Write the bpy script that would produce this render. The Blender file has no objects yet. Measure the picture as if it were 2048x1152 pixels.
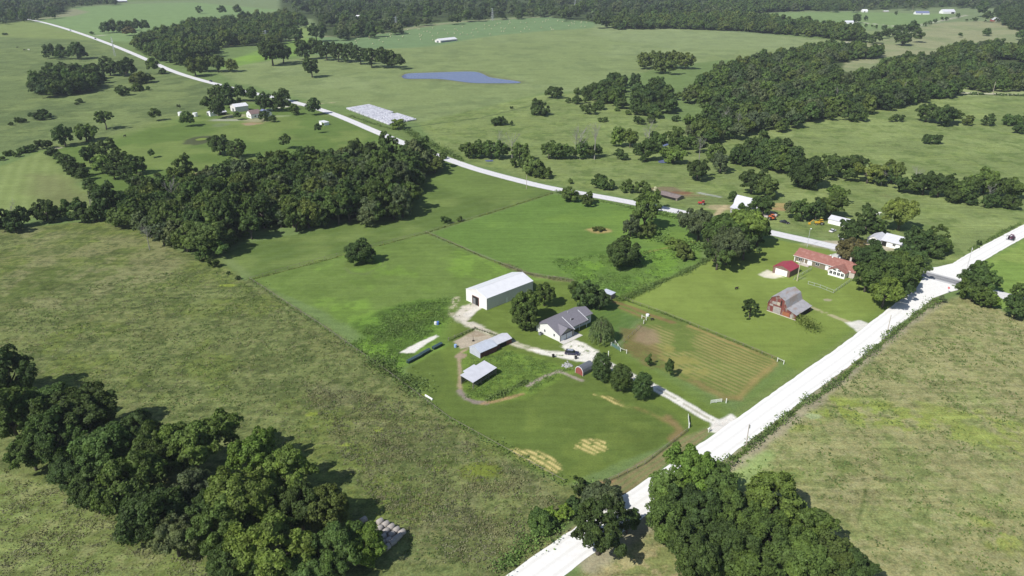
import bpy, math, random
import numpy as np
random.seed(11)
rng = np.random.default_rng(11)
R_ = math.radians
# ------------------------------------------------------------------ camera, sky, sun, exposure
CAM_H, PITCH, FPX = 120.0, 24.0, 1450.0          # metres, degrees below the horizon, focal length in 2048-wide pixels
SUN_AZ, SUN_EL = 43.0, 45.0                      # direction the light travels (from +X), elevation
scene = bpy.context.scene
cam_d = bpy.data.cameras.new("camera")
cam = bpy.data.objects.new("camera", cam_d)
scene.collection.objects.link(cam)
cam.location = (0, 0, CAM_H)
cam.rotation_euler = (R_(90 - PITCH), 0, 0)
cam_d.sensor_width = 36.0
cam_d.lens = FPX / 2048 * 36.0
cam_d.clip_start = 1.0
cam_d.clip_end = 20000
scene.camera = cam
world = bpy.data.worlds.new("World")
scene.world = world
world.use_nodes = True
wn = world.node_tree
sky = wn.nodes.new('ShaderNodeTexSky')
sky.sky_type = 'NISHITA'
sky.sun_disc = False
sky.sun_elevation = R_(SUN_EL)
sky.sun_rotation = R_(227)
sky.air_density = 1.0
sky.dust_density = 0.6
wn.links.new(sky.outputs[0], wn.nodes['Background'].inputs[0])
wn.nodes['Background'].inputs[1].default_value = 0.085
sun_d = bpy.data.lights.new("sun", 'SUN')
sun_d.energy = 4.6
sun_d.angle = R_(0.5)
sun_d.color = (1.0, 0.97, 0.92)
sun = bpy.data.objects.new("sun", sun_d)
scene.collection.objects.link(sun)
sun.rotation_euler = (R_(90 - SUN_EL), 0, R_(SUN_AZ - 90))
scene.view_settings.view_transform = 'Standard'
scene.view_settings.look = 'None'
scene.view_settings.exposure = 0.25
scene.view_settings.gamma = 1.0
scene.cycles.max_bounces = 5
scene.cycles.diffuse_bounces = 2
scene.cycles.glossy_bounces = 2
scene.cycles.transmission_bounces = 2
scene.cycles.transparent_max_bounces = 6
HAZE = 0.00007     # thin air between the camera and the far woods
KALB = 0.73      # display brightness of an albedo-1 horizontal surface is about 1/KALB

# ------------------------------------------------------------------ where a spot of the photograph lies on the land
CP, SP = math.cos(R_(PITCH)), math.sin(R_(PITCH))
def terr(y):
    t = max(0.0, y - 450.0)
    return 0.018 * t * t / (t + 250.0)
def terr_np(y):
    t = np.maximum(0.0, y - 450.0)
    return 0.018 * t * t / (t + 250.0)
def G(px, py, h=0.0):
    u = (px - 1024) / FPX; v = (py - 576) / FPX
    dy = CP - v * SP; dz = -SP - v * CP
    z = h
    for _ in range(40):
        t = (z - CAM_H) / dz
        z = .5 * z + .5 * (terr(dy * t) + h)
    return (u * t, dy * t, terr(dy * t))
def ppm(p):                                       # pixels (2048-wide) per metre at a world point
    return FPX / (p[1] * CP + (CAM_H - p[2]) * SP)
def W2(pts):
    return [G(*p)[:2] for p in pts]

C = scene.collection
# ------------------------------------------------------------------ helpers: objects
def tag(o, label=None, cat=None, group=None, kind=None):
    if label: o['label'] = label
    if cat: o['category'] = cat
    if group: o['group'] = group
    if kind: o['kind'] = kind
    return o
def empty(name, loc, rz=0.0, label=None, cat=None, group=None):
    o = bpy.data.objects.new(name, None)
    o.empty_display_size = 0.5
    C.objects.link(o)
    o.location = loc; o.rotation_euler = (0, 0, rz)
    return tag(o, label, cat, group)
def mesh_np(name, V, faces4=None, mats=(), faces3=None, smooth=False, midx=None):
    me = bpy.data.meshes.new(name)
    V = np.asarray(V, dtype=np.float32)
    nl = 0; loops = []; starts = []; tot = []
    if faces4 is not None and len(faces4):
        f = np.asarray(faces4, dtype=np.int32)
        loops.append(f.ravel()); starts.append(np.arange(len(f)) * 4); tot.append(np.full(len(f), 4)); nl = len(f) * 4
    if faces3 is not None and len(faces3):
        f = np.asarray(faces3, dtype=np.int32)
        loops.append(f.ravel()); starts.append(nl + np.arange(len(f)) * 3); tot.append(np.full(len(f), 3)); nl += len(f) * 3
    loops = np.concatenate(loops); starts = np.concatenate(starts); tot = np.concatenate(tot)
    me.vertices.add(len(V)); me.vertices.foreach_set('co', V.ravel())
    me.loops.add(len(loops)); me.loops.foreach_set('vertex_index', loops.astype(np.int32))
    me.polygons.add(len(starts)); me.polygons.foreach_set('loop_start', starts.astype(np.int32))
    try: me.polygons.foreach_set('loop_total', tot.astype(np.int32))
    except Exception: pass
    if midx is not None: me.polygons.foreach_set('material_index', np.asarray(midx, dtype=np.int32))
    if smooth: me.polygons.foreach_set('use_smooth', np.ones(len(starts), dtype=bool))
    for m in mats: me.materials.append(m)
    me.update(); me.validate()
    return me
def link(name, me, parent=None, loc=None):
    o = bpy.data.objects.new(name, me)
    C.objects.link(o)
    if parent is not None: o.parent = parent
    if loc is not None: o.location = loc
    return o
class MB:
    """collects polygons of any size, then builds one mesh object"""
    def __init__(s): s.v = []; s.f = []
    def add(s, vs, fs):
        b = len(s.v); s.v += [tuple(v) for v in vs]; s.f += [tuple(i + b for i in f) for f in fs]; return s
    def box(s, x0, x1, y0, y1, z0, z1):
        return s.add([(x0,y0,z0),(x1,y0,z0),(x1,y1,z0),(x0,y1,z0),(x0,y0,z1),(x1,y0,z1),(x1,y1,z1),(x0,y1,z1)],
                     [(0,3,2,1),(4,5,6,7),(0,1,5,4),(1,2,6,5),(2,3,7,6),(3,0,4,7)])
    def prism(s, prof, x0, x1, axis='x'):            # prof: (a, z) outline, extruded along x (a = y) or y (a = x)
        n = len(prof)
        if axis == 'x': vs = [(x0, a, z) for a, z in prof] + [(x1, a, z) for a, z in prof]
        else: vs = [(a, x0, z) for a, z in prof] + [(a, x1, z) for a, z in prof]
        fs = [tuple(range(n)), tuple(range(2 * n - 1, n - 1, -1))] + [(i, i + n, (i + 1) % n + n, (i + 1) % n) for i in range(n)]
        return s.add(vs, fs)
    def slab(s, p, t):                               # a quad p (4 points) thickened by t downwards
        a = [tuple(q) for q in p]; b = [(q[0], q[1], q[2] - t) for q in a]
        n = len(a)
        return s.add(a + b, [tuple(range(n)), tuple(range(2*n-1, n-1, -1))] + [(i, i + n, (i + 1) % n + n, (i + 1) % n) for i in range(n)])
    def tube(s, pts, rad, n=8):
        base = len(s.v); P = [np.array(p, float) for p in pts]
        if not hasattr(rad, '__len__'): rad = [rad] * len(P)
        for i, p in enumerate(P):
            d = P[min(i+1, len(P)-1)] - P[max(i-1, 0)]; d /= (np.linalg.norm(d) + 1e-9)
            a = np.cross(d, (0, 0, 1)) if abs(d[2]) < .95 else np.cross(d, (1, 0, 0))
            a /= np.linalg.norm(a); b = np.cross(d, a)
            for k in range(n):
                t = 2 * math.pi * k / n
                s.v.append(tuple(p + rad[i] * (math.cos(t) * a + math.sin(t) * b)))
        for i in range(len(P) - 1):
            for k in range(n):
                s.f.append((base+i*n+k, base+i*n+(k+1) % n, base+(i+1)*n+(k+1) % n, base+(i+1)*n+k))
        s.f.append(tuple(base + k for k in range(n)))
        s.f.append(tuple(base + (len(P)-1)*n + k for k in range(n-1, -1, -1)))
        return s
    def lathe(s, prof, c=(0, 0, 0), n=14, axis='z'):  # prof: (r, z)
        base = len(s.v)
        for r, z in prof:
            for k in range(n):
                t = 2*math.pi*k/n
                p = (r*math.cos(t), r*math.sin(t), z)
                if axis == 'y': p = (p[0], p[2], p[1])
                if axis == 'x': p = (p[2], p[0], p[1])
                s.v.append((c[0]+p[0], c[1]+p[1], c[2]+p[2]))
        for i in range(len(prof)-1):
            for k in range(n):
                s.f.append((base+i*n+k, base+i*n+(k+1) % n, base+(i+1)*n+(k+1) % n, base+(i+1)*n+k))
        s.f.append(tuple(base + k for k in range(n))); s.f.append(tuple(base+(len(prof)-1)*n+k for k in range(n-1,-1,-1)))
        return s
    def mesh(s, name, mat, smooth=False):
        me = bpy.data.meshes.new(name); me.from_pydata(s.v, [], s.f)
        for m in (mat if isinstance(mat, (list, tuple)) else [mat]): me.materials.append(m)
        if smooth: me.polygons.foreach_set('use_smooth', np.ones(len(me.polygons), dtype=bool))
        me.update()
        import bmesh
        bm = bmesh.new(); bm.from_mesh(me); bmesh.ops.recalc_face_normals(bm, faces=bm.faces); bm.to_mesh(me); bm.free()
        return me
    def build(s, name, mat, parent=None, smooth=False, label=None, loc=None):
        o = link(name, s.mesh(name, mat, smooth), parent, loc)
        if label: o['label'] = label
        return o
def dup(root, loc, rz=None, scale=None, label=None, group=None):
    r = root.copy(); C.objects.link(r); r.location = loc
    if rz is not None: r.rotation_euler = (0, 0, rz)
    if scale is not None: r.scale = scale
    if label: r['label'] = label
    if group: r['group'] = group
    for ch in list(root.children):
        c = ch.copy(); C.objects.link(c); c.parent = r
        for g in list(ch.children):
            d = g.copy(); C.objects.link(d); d.parent = c
    return r

# ------------------------------------------------------------------ helpers: materials
def lin(c): 
    c = np.asarray(c, float) / 255.0
    return np.where(c <= 0.04045, c / 12.92, ((c + 0.055) / 1.055) ** 2.4)
def A(*c):                                        # albedo of a surface that reads as this sRGB in full sun
    return tuple(np.minimum(lin(c) * KALB, 0.85))
def newmat(name):
    m = bpy.data.materials.new(name); m.use_nodes = True
    return m, m.node_tree.nodes, m.node_tree.links, m.node_tree.nodes['Principled BSDF']
def mat(name, col, rough=0.7, var=0.12, scale=2.0, metal=0.0, rib=None, bump=0.0, spec=0.3, stain=None):
    """plain painted / metal / wood material: base colour broken by noise; rib = (axis, period metres) gives real corrugation bump"""
    m, N, L, b = newmat(name)
    tc = N.new('ShaderNodeTexCoord')
    nz = N.new('ShaderNodeTexNoise'); nz.inputs['Scale'].default_value = scale; nz.inputs['Detail'].default_value = 5
    L.new(tc.outputs['Object'], nz.inputs['Vector'])
    mr = N.new('ShaderNodeMapRange'); mr.inputs[1].default_value = .3; mr.inputs[2].default_value = .7
    mr.inputs[3].default_value = 1 - var; mr.inputs[4].default_value = 1 + var
    L.new(nz.outputs[0], mr.inputs[0])
    vm = N.new('ShaderNodeVectorMath'); vm.operation = 'SCALE'; vm.inputs[0].default_value = col[:3]
    L.new(mr.outputs[0], vm.inputs[3])
    out = vm.outputs[0]
    if stain:
        n2 = N.new('ShaderNodeTexNoise'); n2.inputs['Scale'].default_value = stain[1]; n2.inputs['Detail'].default_value = 6
        mp = N.new('ShaderNodeMapping'); mp.inputs['Scale'].default_value = stain[3] if len(stain) > 3 else (1, 1, 1)
        L.new(tc.outputs['Object'], mp.inputs[0]); L.new(mp.outputs[0], n2.inputs['Vector'])
        m2 = N.new('ShaderNodeMapRange'); m2.inputs[1].default_value = stain[2]; m2.inputs[2].default_value = stain[2] + .12
        L.new(n2.outputs[0], m2.inputs[0])
        mx = N.new('ShaderNodeMix'); mx.data_type = 'RGBA'
        L.new(m2.outputs[0], mx.inputs[0]); L.new(out, mx.inputs[6]); mx.inputs[7].default_value = (*stain[0], 1)
        out = mx.outputs[2]
    L.new(out, b.inputs['Base Color'])
    b.inputs['Roughness'].default_value = rough; b.inputs['Metallic'].default_value = metal
    b.inputs['Specular IOR Level'].default_value = spec
    src = None
    if rib:
        sx = N.new('ShaderNodeSeparateXYZ'); L.new(tc.outputs['Object'], sx.inputs[0])
        mu = N.new('ShaderNodeMath'); mu.operation = 'MULTIPLY'; mu.inputs[1].default_value = 2*math.pi/rib[1]
        L.new(sx.outputs[rib[0]], mu.inputs[0])
        sn = N.new('ShaderNodeMath'); sn.operation = 'SINE'; L.new(mu.outputs[0], sn.inputs[0]); src = sn.outputs[0]
        bp = N.new('ShaderNodeBump'); bp.inputs['Strength'].default_value = .5; bp.inputs['Distance'].default_value = 0.04
        L.new(src, bp.inputs['Height']); L.new(bp.outputs[0], b.inputs['Normal'])
    elif bump:
        bp = N.new('ShaderNodeBump'); bp.inputs['Strength'].default_value = .6; bp.inputs['Distance'].default_value = bump
        L.new(nz.outputs[0], bp.inputs['Height']); L.new(bp.outputs[0], b.inputs['Normal'])
    return m
def leafmat(name, twoside=0.28, vscale=2.6, var=0.45, col=None):
    m, N, L, b = newmat(name)
    oi = N.new('ShaderNodeObjectInfo'); tc = N.new('ShaderNodeTexCoord')
    ad = N.new('ShaderNodeVectorMath'); ad.operation = 'ADD'
    sc = N.new('ShaderNodeVectorMath'); sc.operation = 'SCALE'; sc.inputs[0].default_value = (31, 17, 53)
    L.new(oi.outputs['Random'], sc.inputs[3]); L.new(tc.outputs['Object'], ad.inputs[0]); L.new(sc.outputs[0], ad.inputs[1])
    nz = N.new('ShaderNodeTexNoise'); nz.inputs['Scale'].default_value = vscale; nz.inputs['Detail'].default_value = 4
    nz.inputs['Roughness'].default_value = .65
    L.new(ad.outputs[0], nz.inputs['Vector'])
    mr = N.new('ShaderNodeMapRange'); mr.inputs[1].default_value = .32; mr.inputs[2].default_value = .68
    mr.inputs[3].default_value = 1 - var; mr.inputs[4].default_value = 1 + var
    nf = N.new('ShaderNodeTexNoise'); nf.inputs['Scale'].default_value = vscale*5.5; nf.inputs['Detail'].default_value = 2; L.new(ad.outputs[0], nf.inputs['Vector'])
    mf_ = N.new('ShaderNodeMath'); mf_.operation = 'MULTIPLY_ADD'; mf_.inputs[1].default_value = .8; L.new(nf.outputs[0], mf_.inputs[0])
    mg_ = N.new('ShaderNodeMath'); mg_.operation = 'SUBTRACT'; mg_.inputs[1].default_value = .4; L.new(nz.outputs[0], mg_.inputs[0]); L.new(mg_.outputs[0], mf_.inputs[2])
    L.new(mf_.outputs[0], mr.inputs[0])
    # hue drift: some clumps are yellower
    n2 = N.new('ShaderNodeTexNoise'); n2.inputs['Scale'].default_value = vscale * .6; L.new(ad.outputs[0], n2.inputs['Vector'])
    mx = N.new('ShaderNodeMix'); mx.data_type = 'RGBA'; mx.blend_type = 'MULTIPLY'
    m2 = N.new('ShaderNodeMapRange'); m2.inputs[1].default_value = .45; m2.inputs[2].default_value = .65; L.new(n2.outputs[0], m2.inputs[0])
    L.new(m2.outputs[0], mx.inputs[0]); mx.inputs[7].default_value = (1.13, 1.1, .9, 1)
    if col is None: L.new(oi.outputs['Color'], mx.inputs[6])
    else: mx.inputs[6].default_value = (*col, 1)
    vm = N.new('ShaderNodeVectorMath'); vm.operation = 'SCALE'
    L.new(mx.outputs[2], vm.inputs[0]); L.new(mr.outputs[0], vm.inputs[3])
    L.new(vm.outputs[0], b.inputs['Base Color'])
    b.inputs['Roughness'].default_value = .65; b.inputs['Specular IOR Level'].default_value = .2
    tr = N.new('ShaderNodeBsdfTranslucent')
    v2 = N.new('ShaderNodeVectorMath'); v2.operation = 'MULTIPLY'; v2.inputs[1].default_value = (1.3, 1.5, .7)
    L.new(vm.outputs[0], v2.inputs[0]); L.new(v2.outputs[0], tr.inputs['Color'])
    ms = N.new('ShaderNodeMixShader'); ms.inputs[0].default_value = twoside
    L.new(b.outputs[0], ms.inputs[1]); L.new(tr.outputs[0], ms.inputs[2])
    L.new(ms.outputs[0], N['Material Output'].inputs['Surface'])
    return m
M_LEAF = leafmat('foliage')
M_WEED = leafmat('weed_leaves', vscale=.25, var=.35)
M_BARK = mat('bark', (.10, .085, .07), .9, .25, 6)
M_DEAD = mat('dead_wood', (.25, .24, .215), .85, .2, 6)

# ------------------------------------------------------------------ the ground: fields painted by what grows there
def vnoise(x, y, s, seed=0):
    x = x / s + seed * 13.7; y = y / s - seed * 7.3
    ix = np.floor(x); iy = np.floor(y); fx = x - ix; fy = y - iy
    fx = fx*fx*(3-2*fx); fy = fy*fy*(3-2*fy)
    def h(a, b):
        v = np.sin(a*127.1 + b*311.7 + seed*74.7) * 43758.5453
        return v - np.floor(v)
    return (h(ix,iy)*(1-fx)+h(ix+1,iy)*fx)*(1-fy) + (h(ix,iy+1)*(1-fx)+h(ix+1,iy+1)*fx)*fy
def fbm(x, y, s, seed=0):
    return .5*vnoise(x,y,s,seed) + .3*vnoise(x,y,s*.45,seed+1) + .2*vnoise(x,y,s*.2,seed+2)
strips = [(-262, 262, 2, 10, 84, 2), (-700, -262, 4, 10, 330, 4), (262, 700, 4, 10, 330, 4), (-1000, -480, 4, 330, 600, 4), (480, 1000, 4, 330, 600, 4), (-262, 262, .5, 84, 330, .5), (-480, 480, 1.0, 330, 600, 1.5), (-900, 900, 2.5, 600, 1150, 4), (-2700, 2700, 8, 1150, 4200, 14)]
VX = []; VY = []; FC = []; off = 0
for x0, x1, dx, y0, y1, dy in strips:
    xs = np.linspace(x0, x1, int((x1-x0)/dx)+1); ys = np.linspace(y0, y1, int((y1-y0)/dy)+1)
    gx, gy = np.meshgrid(xs, ys); VX.append(gx.ravel()); VY.append(gy.ravel())
    nx, ny = len(xs), len(ys)
    i = (np.arange(ny-1)[:, None]*nx + np.arange(nx-1)[None]).ravel() + off
    FC.append(np.stack([i, i+1, i+nx+1, i+nx], 1)); off += nx*ny
GX = np.concatenate(VX); GY = np.concatenate(VY); FC = np.concatenate(FC)
GC = np.tile(np.array(A(118, 140, 84)), (len(GX), 1)); GT = np.full(len(GX), .45)
def _sel(P, m):
    P = np.array(P)
    return np.nonzero((GX > P[:,0].min()-m) & (GX < P[:,0].max()+m) & (GY > P[:,1].min()-m) & (GY < P[:,1].max()+m))[0]
def _segd(x, y, P, closed):
    d = np.full(len(x), 1e9); n = len(P)
    for i in range(n if closed else n-1):
        ax, ay = P[i]; bx, by = P[(i+1) % n]; vx, vy = bx-ax, by-ay
        t = np.clip(((x-ax)*vx + (y-ay)*vy) / (vx*vx+vy*vy+1e-9), 0, 1)
        d = np.minimum(d, np.hypot(x-ax-t*vx, y-ay-t*vy))
    return d
def inside(x, y, P):
    c = np.zeros(len(x), bool); n = len(P)
    for i in range(n):
        ax, ay = P[i]; bx, by = P[(i+1) % n]
        if ay == by: continue
        c ^= ((ay > y) != (by > y)) & (x < (bx-ax)*(y-ay)/(by-ay)+ax)
    return c
def _mix(I, m, rgb, tex):
    if rgb[1] > rgb[0] + 4 and rgb[2] < rgb[1] - 25: rgb = (rgb[0] + min(18, max(4, (rgb[1]-rgb[0]-4)*.8)), rgb[1] + 9, rgb[2] + 8)      # summer grass, a little drier
    c = np.array(A(*rgb)); GC[I] = GC[I]*(1-m[:,None]) + c*m[:,None]
    if tex is not None: GT[I] = GT[I]*(1-m) + tex*m
def ss(v): v = np.clip(v, 0, 1); return v*v*(3-2*v)
def paint(pts, rgb, soft=1.2, namp=1.5, ns=6, a=1.0, tex=None, stripe=None, patch=None, seed=3, world=False):
    P = pts if world else W2(pts); I = _sel(P, soft+namp+2); x, y = GX[I], GY[I]
    d = _segd(x, y, P, True); d = np.where(inside(x, y, P), d, -d) + namp*2*(fbm(x, y, ns, seed)-.5)
    m = ss((d+soft)/(2*soft))*a
    if stripe:
        th = R_(stripe[0]); q = (-math.sin(th)*x + math.cos(th)*y) + .9*vnoise(x, y, 7, 5)
        s = .5+.5*np.sin(2*math.pi*q/stripe[1]); s = ss((s-.5)*stripe[3]+.5) if len(stripe) > 3 else s
        m = m*(1-stripe[2]+stripe[2]*s)
    if patch:
        m = m*ss((fbm(x, y, patch[0], seed+9)-patch[1])/patch[2])
    _mix(I, m, rgb, tex)
def stroke(pts, rgb, w, soft=.5, namp=.4, ns=3, a=1.0, tex=None, patch=None, seed=5):
    P = W2(pts); I = _sel(P, w+soft+namp+1); x, y = GX[I], GY[I]
    d = w/2 - _segd(x, y, P, False) + namp*2*(fbm(x, y, ns, seed)-.5)
    m = ss((d+soft)/(2*soft))*a
    if patch: m = m*ss((fbm(x, y, patch[0], seed+9)-patch[1])/patch[2])
    _mix(I, m, rgb, tex)
def spot(px, py, rx, ry, rgb, a=1.0, soft=.35, tex=None, seed=2, th=0, ns=None):
    cx, cy, _ = G(px, py); I = np.nonzero((abs(GX-cx) < (rx+ry)*1.6) & (abs(GY-cy) < (rx+ry)*1.6))[0]
    c, s = math.cos(R_(th)), math.sin(R_(th)); dx, dy = GX[I]-cx, GY[I]-cy
    r = np.hypot((c*dx+s*dy)/rx, (-s*dx+c*dy)/ry) + .7*(fbm(GX[I], GY[I], ns or (rx+ry)*.35, seed)-.5)
    _mix(I, ss((1-r)/soft+.5)*a, rgb, tex)
def patches(pts, rgb, s, thr, width, a, seed, tex=None):
    paint(pts, rgb, 3, 3, 8, a, tex, patch=(s, thr, width), seed=seed)
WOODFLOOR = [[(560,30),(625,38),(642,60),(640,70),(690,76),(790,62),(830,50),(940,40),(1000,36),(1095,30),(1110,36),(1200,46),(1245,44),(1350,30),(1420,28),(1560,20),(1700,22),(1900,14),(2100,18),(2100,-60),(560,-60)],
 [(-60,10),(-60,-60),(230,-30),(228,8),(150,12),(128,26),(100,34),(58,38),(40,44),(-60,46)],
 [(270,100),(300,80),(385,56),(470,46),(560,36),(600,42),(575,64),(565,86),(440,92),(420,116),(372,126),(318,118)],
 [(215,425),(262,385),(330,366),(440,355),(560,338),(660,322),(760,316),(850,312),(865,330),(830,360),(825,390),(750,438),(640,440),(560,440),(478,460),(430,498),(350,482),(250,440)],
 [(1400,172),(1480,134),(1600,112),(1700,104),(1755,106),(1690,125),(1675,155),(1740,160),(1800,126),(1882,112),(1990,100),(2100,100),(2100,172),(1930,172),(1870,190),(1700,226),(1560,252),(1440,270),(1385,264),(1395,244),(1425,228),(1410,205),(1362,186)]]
# --- far land
paint([(-400,15),(700,-5),(2500,-5),(2500,60),(700,80),(-400,80)], (112,135,92), 20, 10, 60, tex=.3)
paint([(-300,45),(60,42),(145,63),(190,80),(-300,98)], (124,142,82), 6, 4, 30, tex=.15)
paint([(60,40),(135,16),(250,8),(390,5),(560,20),(480,35),(380,45),(300,62),(262,85),(200,80),(140,60)], (112,146,92), 6, 4, 30, tex=.1)
paint([(55,41),(120,18),(150,17),(176,24),(150,32),(85,38)], (146,150,116), 4, 4, 20, tex=.3)
# big mottled pasture at the left
LP = [(-400,98),(0,74),(190,80),(300,125),(440,172),(540,200),(420,215),(300,250),(180,285),(80,300),(-400,320)]
paint(LP, (100,124,76), 6, 4, 30, tex=.7)
patches(LP, (122,140,84), 60, .45, .2, .6, 21); patches(LP, (78,104,62), 16, .52, .1, .6, 22)
MD = [(60,305),(180,285),(300,250),(430,212),(560,205),(620,212),(700,243),(840,298),(800,330),(650,340),(480,345),(330,360),(240,400),(120,330)]
paint(MD, (88,120,58), 4, 3, 20, tex=.15)
patches(MD, (116,138,74), 45, .5, .2, .7, 23)
stroke([(110,290),(180,284),(260,262),(330,240),(420,222)], (124,140,82), 16, 8, 4, 10, .7)
paint([(-300,320),(0,332),(85,303),(105,315),(150,365),(205,400),(160,430),(0,440),(-300,450)], (118,138,78), 3, 2, 8, tex=.3)
paint([(-100,340),(0,336),(80,306),(120,345),(140,372),(40,425),(-100,430)], (142,158,96), 3, 2, 8, a=.6, stripe=(118,7,.8))
paint([(60,350),(130,350),(180,395),(120,420),(60,390)], (120,118,84), 8, 5, 12, a=.5)
# middle pastures above the highway
CPST = [(590,118),(690,98),(800,90),(1000,70),(1190,52),(1340,55),(1700,82),(1640,100),(1500,115),(1350,130),(1260,150),(1190,182),(1090,185),(1000,207),(840,246),(700,215),(620,200),(470,165),(430,140),(520,120)]
paint(CPST, (124,143,90), 5, 4, 30, tex=.5)
patches(CPST, (140,154,104), 90, .5, .2, .5, 31); patches(CPST, (98,122,78), 22, .56, .1, .5, 32)
paint([(1180,48),(1500,66),(1700,84),(1600,100),(1350,100),(1180,70)], (142,154,108), 15, 10, 40, a=.4)
paint([(600,72),(700,76),(790,64),(940,43),(1090,33),(1200,42),(1185,56),(1090,62),(1000,70),(930,80),(860,95),(780,97),(690,100),(640,110),(590,105)], (104,138,92), 6, 4, 30, tex=.1)
paint([(800,97),(880,90),(1000,70),(1090,62),(1190,56),(1190,60),(1000,80),(870,100),(800,104)], (120,142,90), 5, 4, 30, a=.6)
stroke([(640,72),(700,74),(790,62),(860,50),(940,42),(1020,37),(1100,33)], (158,156,122), 14, 6, 4, 20, .8)
paint([(430,140),(470,118),(520,100),(560,92),(600,75),(640,75),(600,110),(540,120)], (108,146,70), 5, 4, 20, tex=.1)
spot(498,117,22,28,(118,160,66),.8); paint([(560,70),(620,48),(640,60),(610,80)], (120,150,85), 5, 5, 20)
stroke([(430,98),(480,88),(540,86),(600,78)], (168,165,125), 6, 2, 3, 12, .7)
GP = [(838,246),(1000,208),(1100,186),(1190,186),(1340,240),(1500,262),(1700,222),(1850,195),(2300,180),(2300,480),(2010,470),(1900,540),(1700,490),(1500,446),(1300,402),(1100,368),(960,332),(890,308)]
paint(GP, (116,138,82), 3, 3, 14, tex=.75)
patches(GP, (138,158,96), 40, .5, .2, .65, 41); patches(GP, (80,112,54), 9, .54, .1, .55, 42); patches(GP, (128,150,84), 7, .56, .1, .5, 43)
stroke([(755,262),(840,252),(960,236),(1060,212),(1110,196)], (78,98,60), 2.6, 1.2, 1, 6, .8)
stroke([(700,232),(780,262),(860,292),(900,306)], (98,122,66), 14, 4, 4, 8, .6)
stroke([(1640,330),(1700,365),(1780,395),(1850,415)], (124,112,86), 3, 1.5, 2, 6, .5, patch=(20,.45,.15))
paint([(1660,142),(1640,104),(1700,92),(1760,78),(1830,58),(1880,45),(1960,42),(2300,60),(2300,90),(1990,84),(1900,88),(1860,112),(1800,110),(1760,118),(1740,150),(1690,150)], (156,160,120), 5, 5, 25, tex=.5)
patches([(1660,142),(1640,104),(1880,45),(2300,60),(2300,90),(1900,88),(1740,150)], (120,138,92), 50, .5, .15, .6, 44)
paint([(1480,32),(1560,25),(1700,24),(1900,28),(1880,42),(1800,60),(1725,58),(1640,48),(1500,38)], (112,145,90), 6, 4, 30, tex=.1)
paint([(1725,62),(1800,60),(1790,76),(1700,88),(1720,72)], (128,148,96), 5, 4, 20)
paint([(1410,12),(1440,6),(1570,3),(1550,9),(1480,12)], (170,168,128), 8, 6, 30)
paint([(1855,180),(1930,172),(2300,172),(2300,190),(1880,192)], (158,166,112), 4, 3, 12, tex=.4)
stroke([(803,153),(812,146),(850,144),(905,142),(955,141),(980,153),(1005,156),(1046,164)], (118,120,88), 7, 3, 3, 10, .7); stroke([(803,156),(835,160),(880,160),(910,164),(945,169),(1000,169),(1040,168)], (128,128,94), 5, 2.5, 2, 10, .6)
# --- fields round the farm
J1 = [(425,518),(500,485),(600,468),(700,445),(800,435),(850,360),(895,318),(960,340),(1105,380),(1100,388),(850,466),(500,560)]
paint(J1, (84,114,54), 1.5, 1, 6, tex=.2, stripe=(43,9,.25))
patches(J1, (112,138,74), 30, .55, .2, .6, 51)
paint([(850,340),(900,325),(1100,380),(1000,400),(880,380)], (104,134,68), 6, 3, 12, a=.6)
paint([(425,518),(450,505),(490,540),(540,575),(500,560)], (118,136,84), 2, 1, 5, a=.7)
J2 = [(500,560),(850,467),(960,515),(1060,550),(1140,562),(1150,600),(1100,700),(1000,690),(900,700),(860,720),(800,735),(760,690),(700,650),(620,610)]
paint(J2, (98,130,62), 1.2, 1, 6, tex=.25, stripe=(43,6,.12))
patches(J2, (108,150,60), 22, .46, .2, .75, 52); patches(J2, (86,118,54), 10, .55, .12, .6, 53)
J3 = [(862,466),(1105,388),(1380,434),(1400,500),(1405,522),(1250,600),(1140,562),(1060,548)]
paint(J3, (92,130,60), 1.2, 1, 6, tex=.3)
patches(J3, (108,146,64), 30, .5, .2, .6, 54)
J3b = [(1100,520),(1200,500),(1300,500),(1380,480),(1400,515),(1250,596),(1140,556)]
paint(J3b, (104,152,56), 4, 3, 8, a=.7, tex=.9, patch=(12,.42,.2)); paint(J3b, (72,112,44), 2, 2, 5, a=.6, patch=(7,.56,.1), seed=8)
J2b = [(700,650),(760,620),(840,600),(900,600),(890,650),(860,690),(800,740),(740,700)]
paint(J2b, (92,136,52), 3, 3, 8, a=.9, tex=.9); paint(J2b, (62,96,40), 2, 2, 5, a=.75, patch=(7,.5,.12), seed=12)
paint([(700,690),(740,680),(800,730),(810,760),(770,745)], (112,160,58), 2, 2, 5, a=.8, tex=.8)
LW = [(430,520),(490,560),(560,600),(640,650),(700,692),(760,735),(800,762),(850,800),(900,840),(1000,895),(1080,945),(1130,968),(1180,1000),(1130,1060),(1010,1160),(900,1300),(-700,1300),(-700,460),(0,458),(130,448),(200,440),(290,460),(350,500)]
paint(LW, (119,126,74), 1.5, 2, 6, tex=1)
patches(LW, (126,130,80), 22, .5, .2, .35, 61); patches(LW, (100,122,54), 28, .52, .12, .6, 62); patches(LW, (80,92,50), 5, .53, .08, .55, 63)
patches([(600,760),(800,800),(1100,980),(1150,1050),(1000,1150),(850,1100),(700,950)], (132,132,98), 12, .5, .12, .45, 64)
patches([(0,450),(330,480),(400,560),(0,640)], (150,150,108), 14, .5, .12, .5, 65); patches([(0,530),(200,540),(330,520),(200,620),(0,640)], (78,104,48), 12, .5, .1, .7, 66)
patches(LW, (146,148,102), 2.4, .6, .08, .4, 67); patches(LW, (70,84,44), 1.8, .58, .06, .6, 68)
stroke([(500,560),(560,600),(640,650),(700,692),(760,735)], (122,124,84), 2.2, 1.2, 1.2, 4, .6, tex=1)
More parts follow.
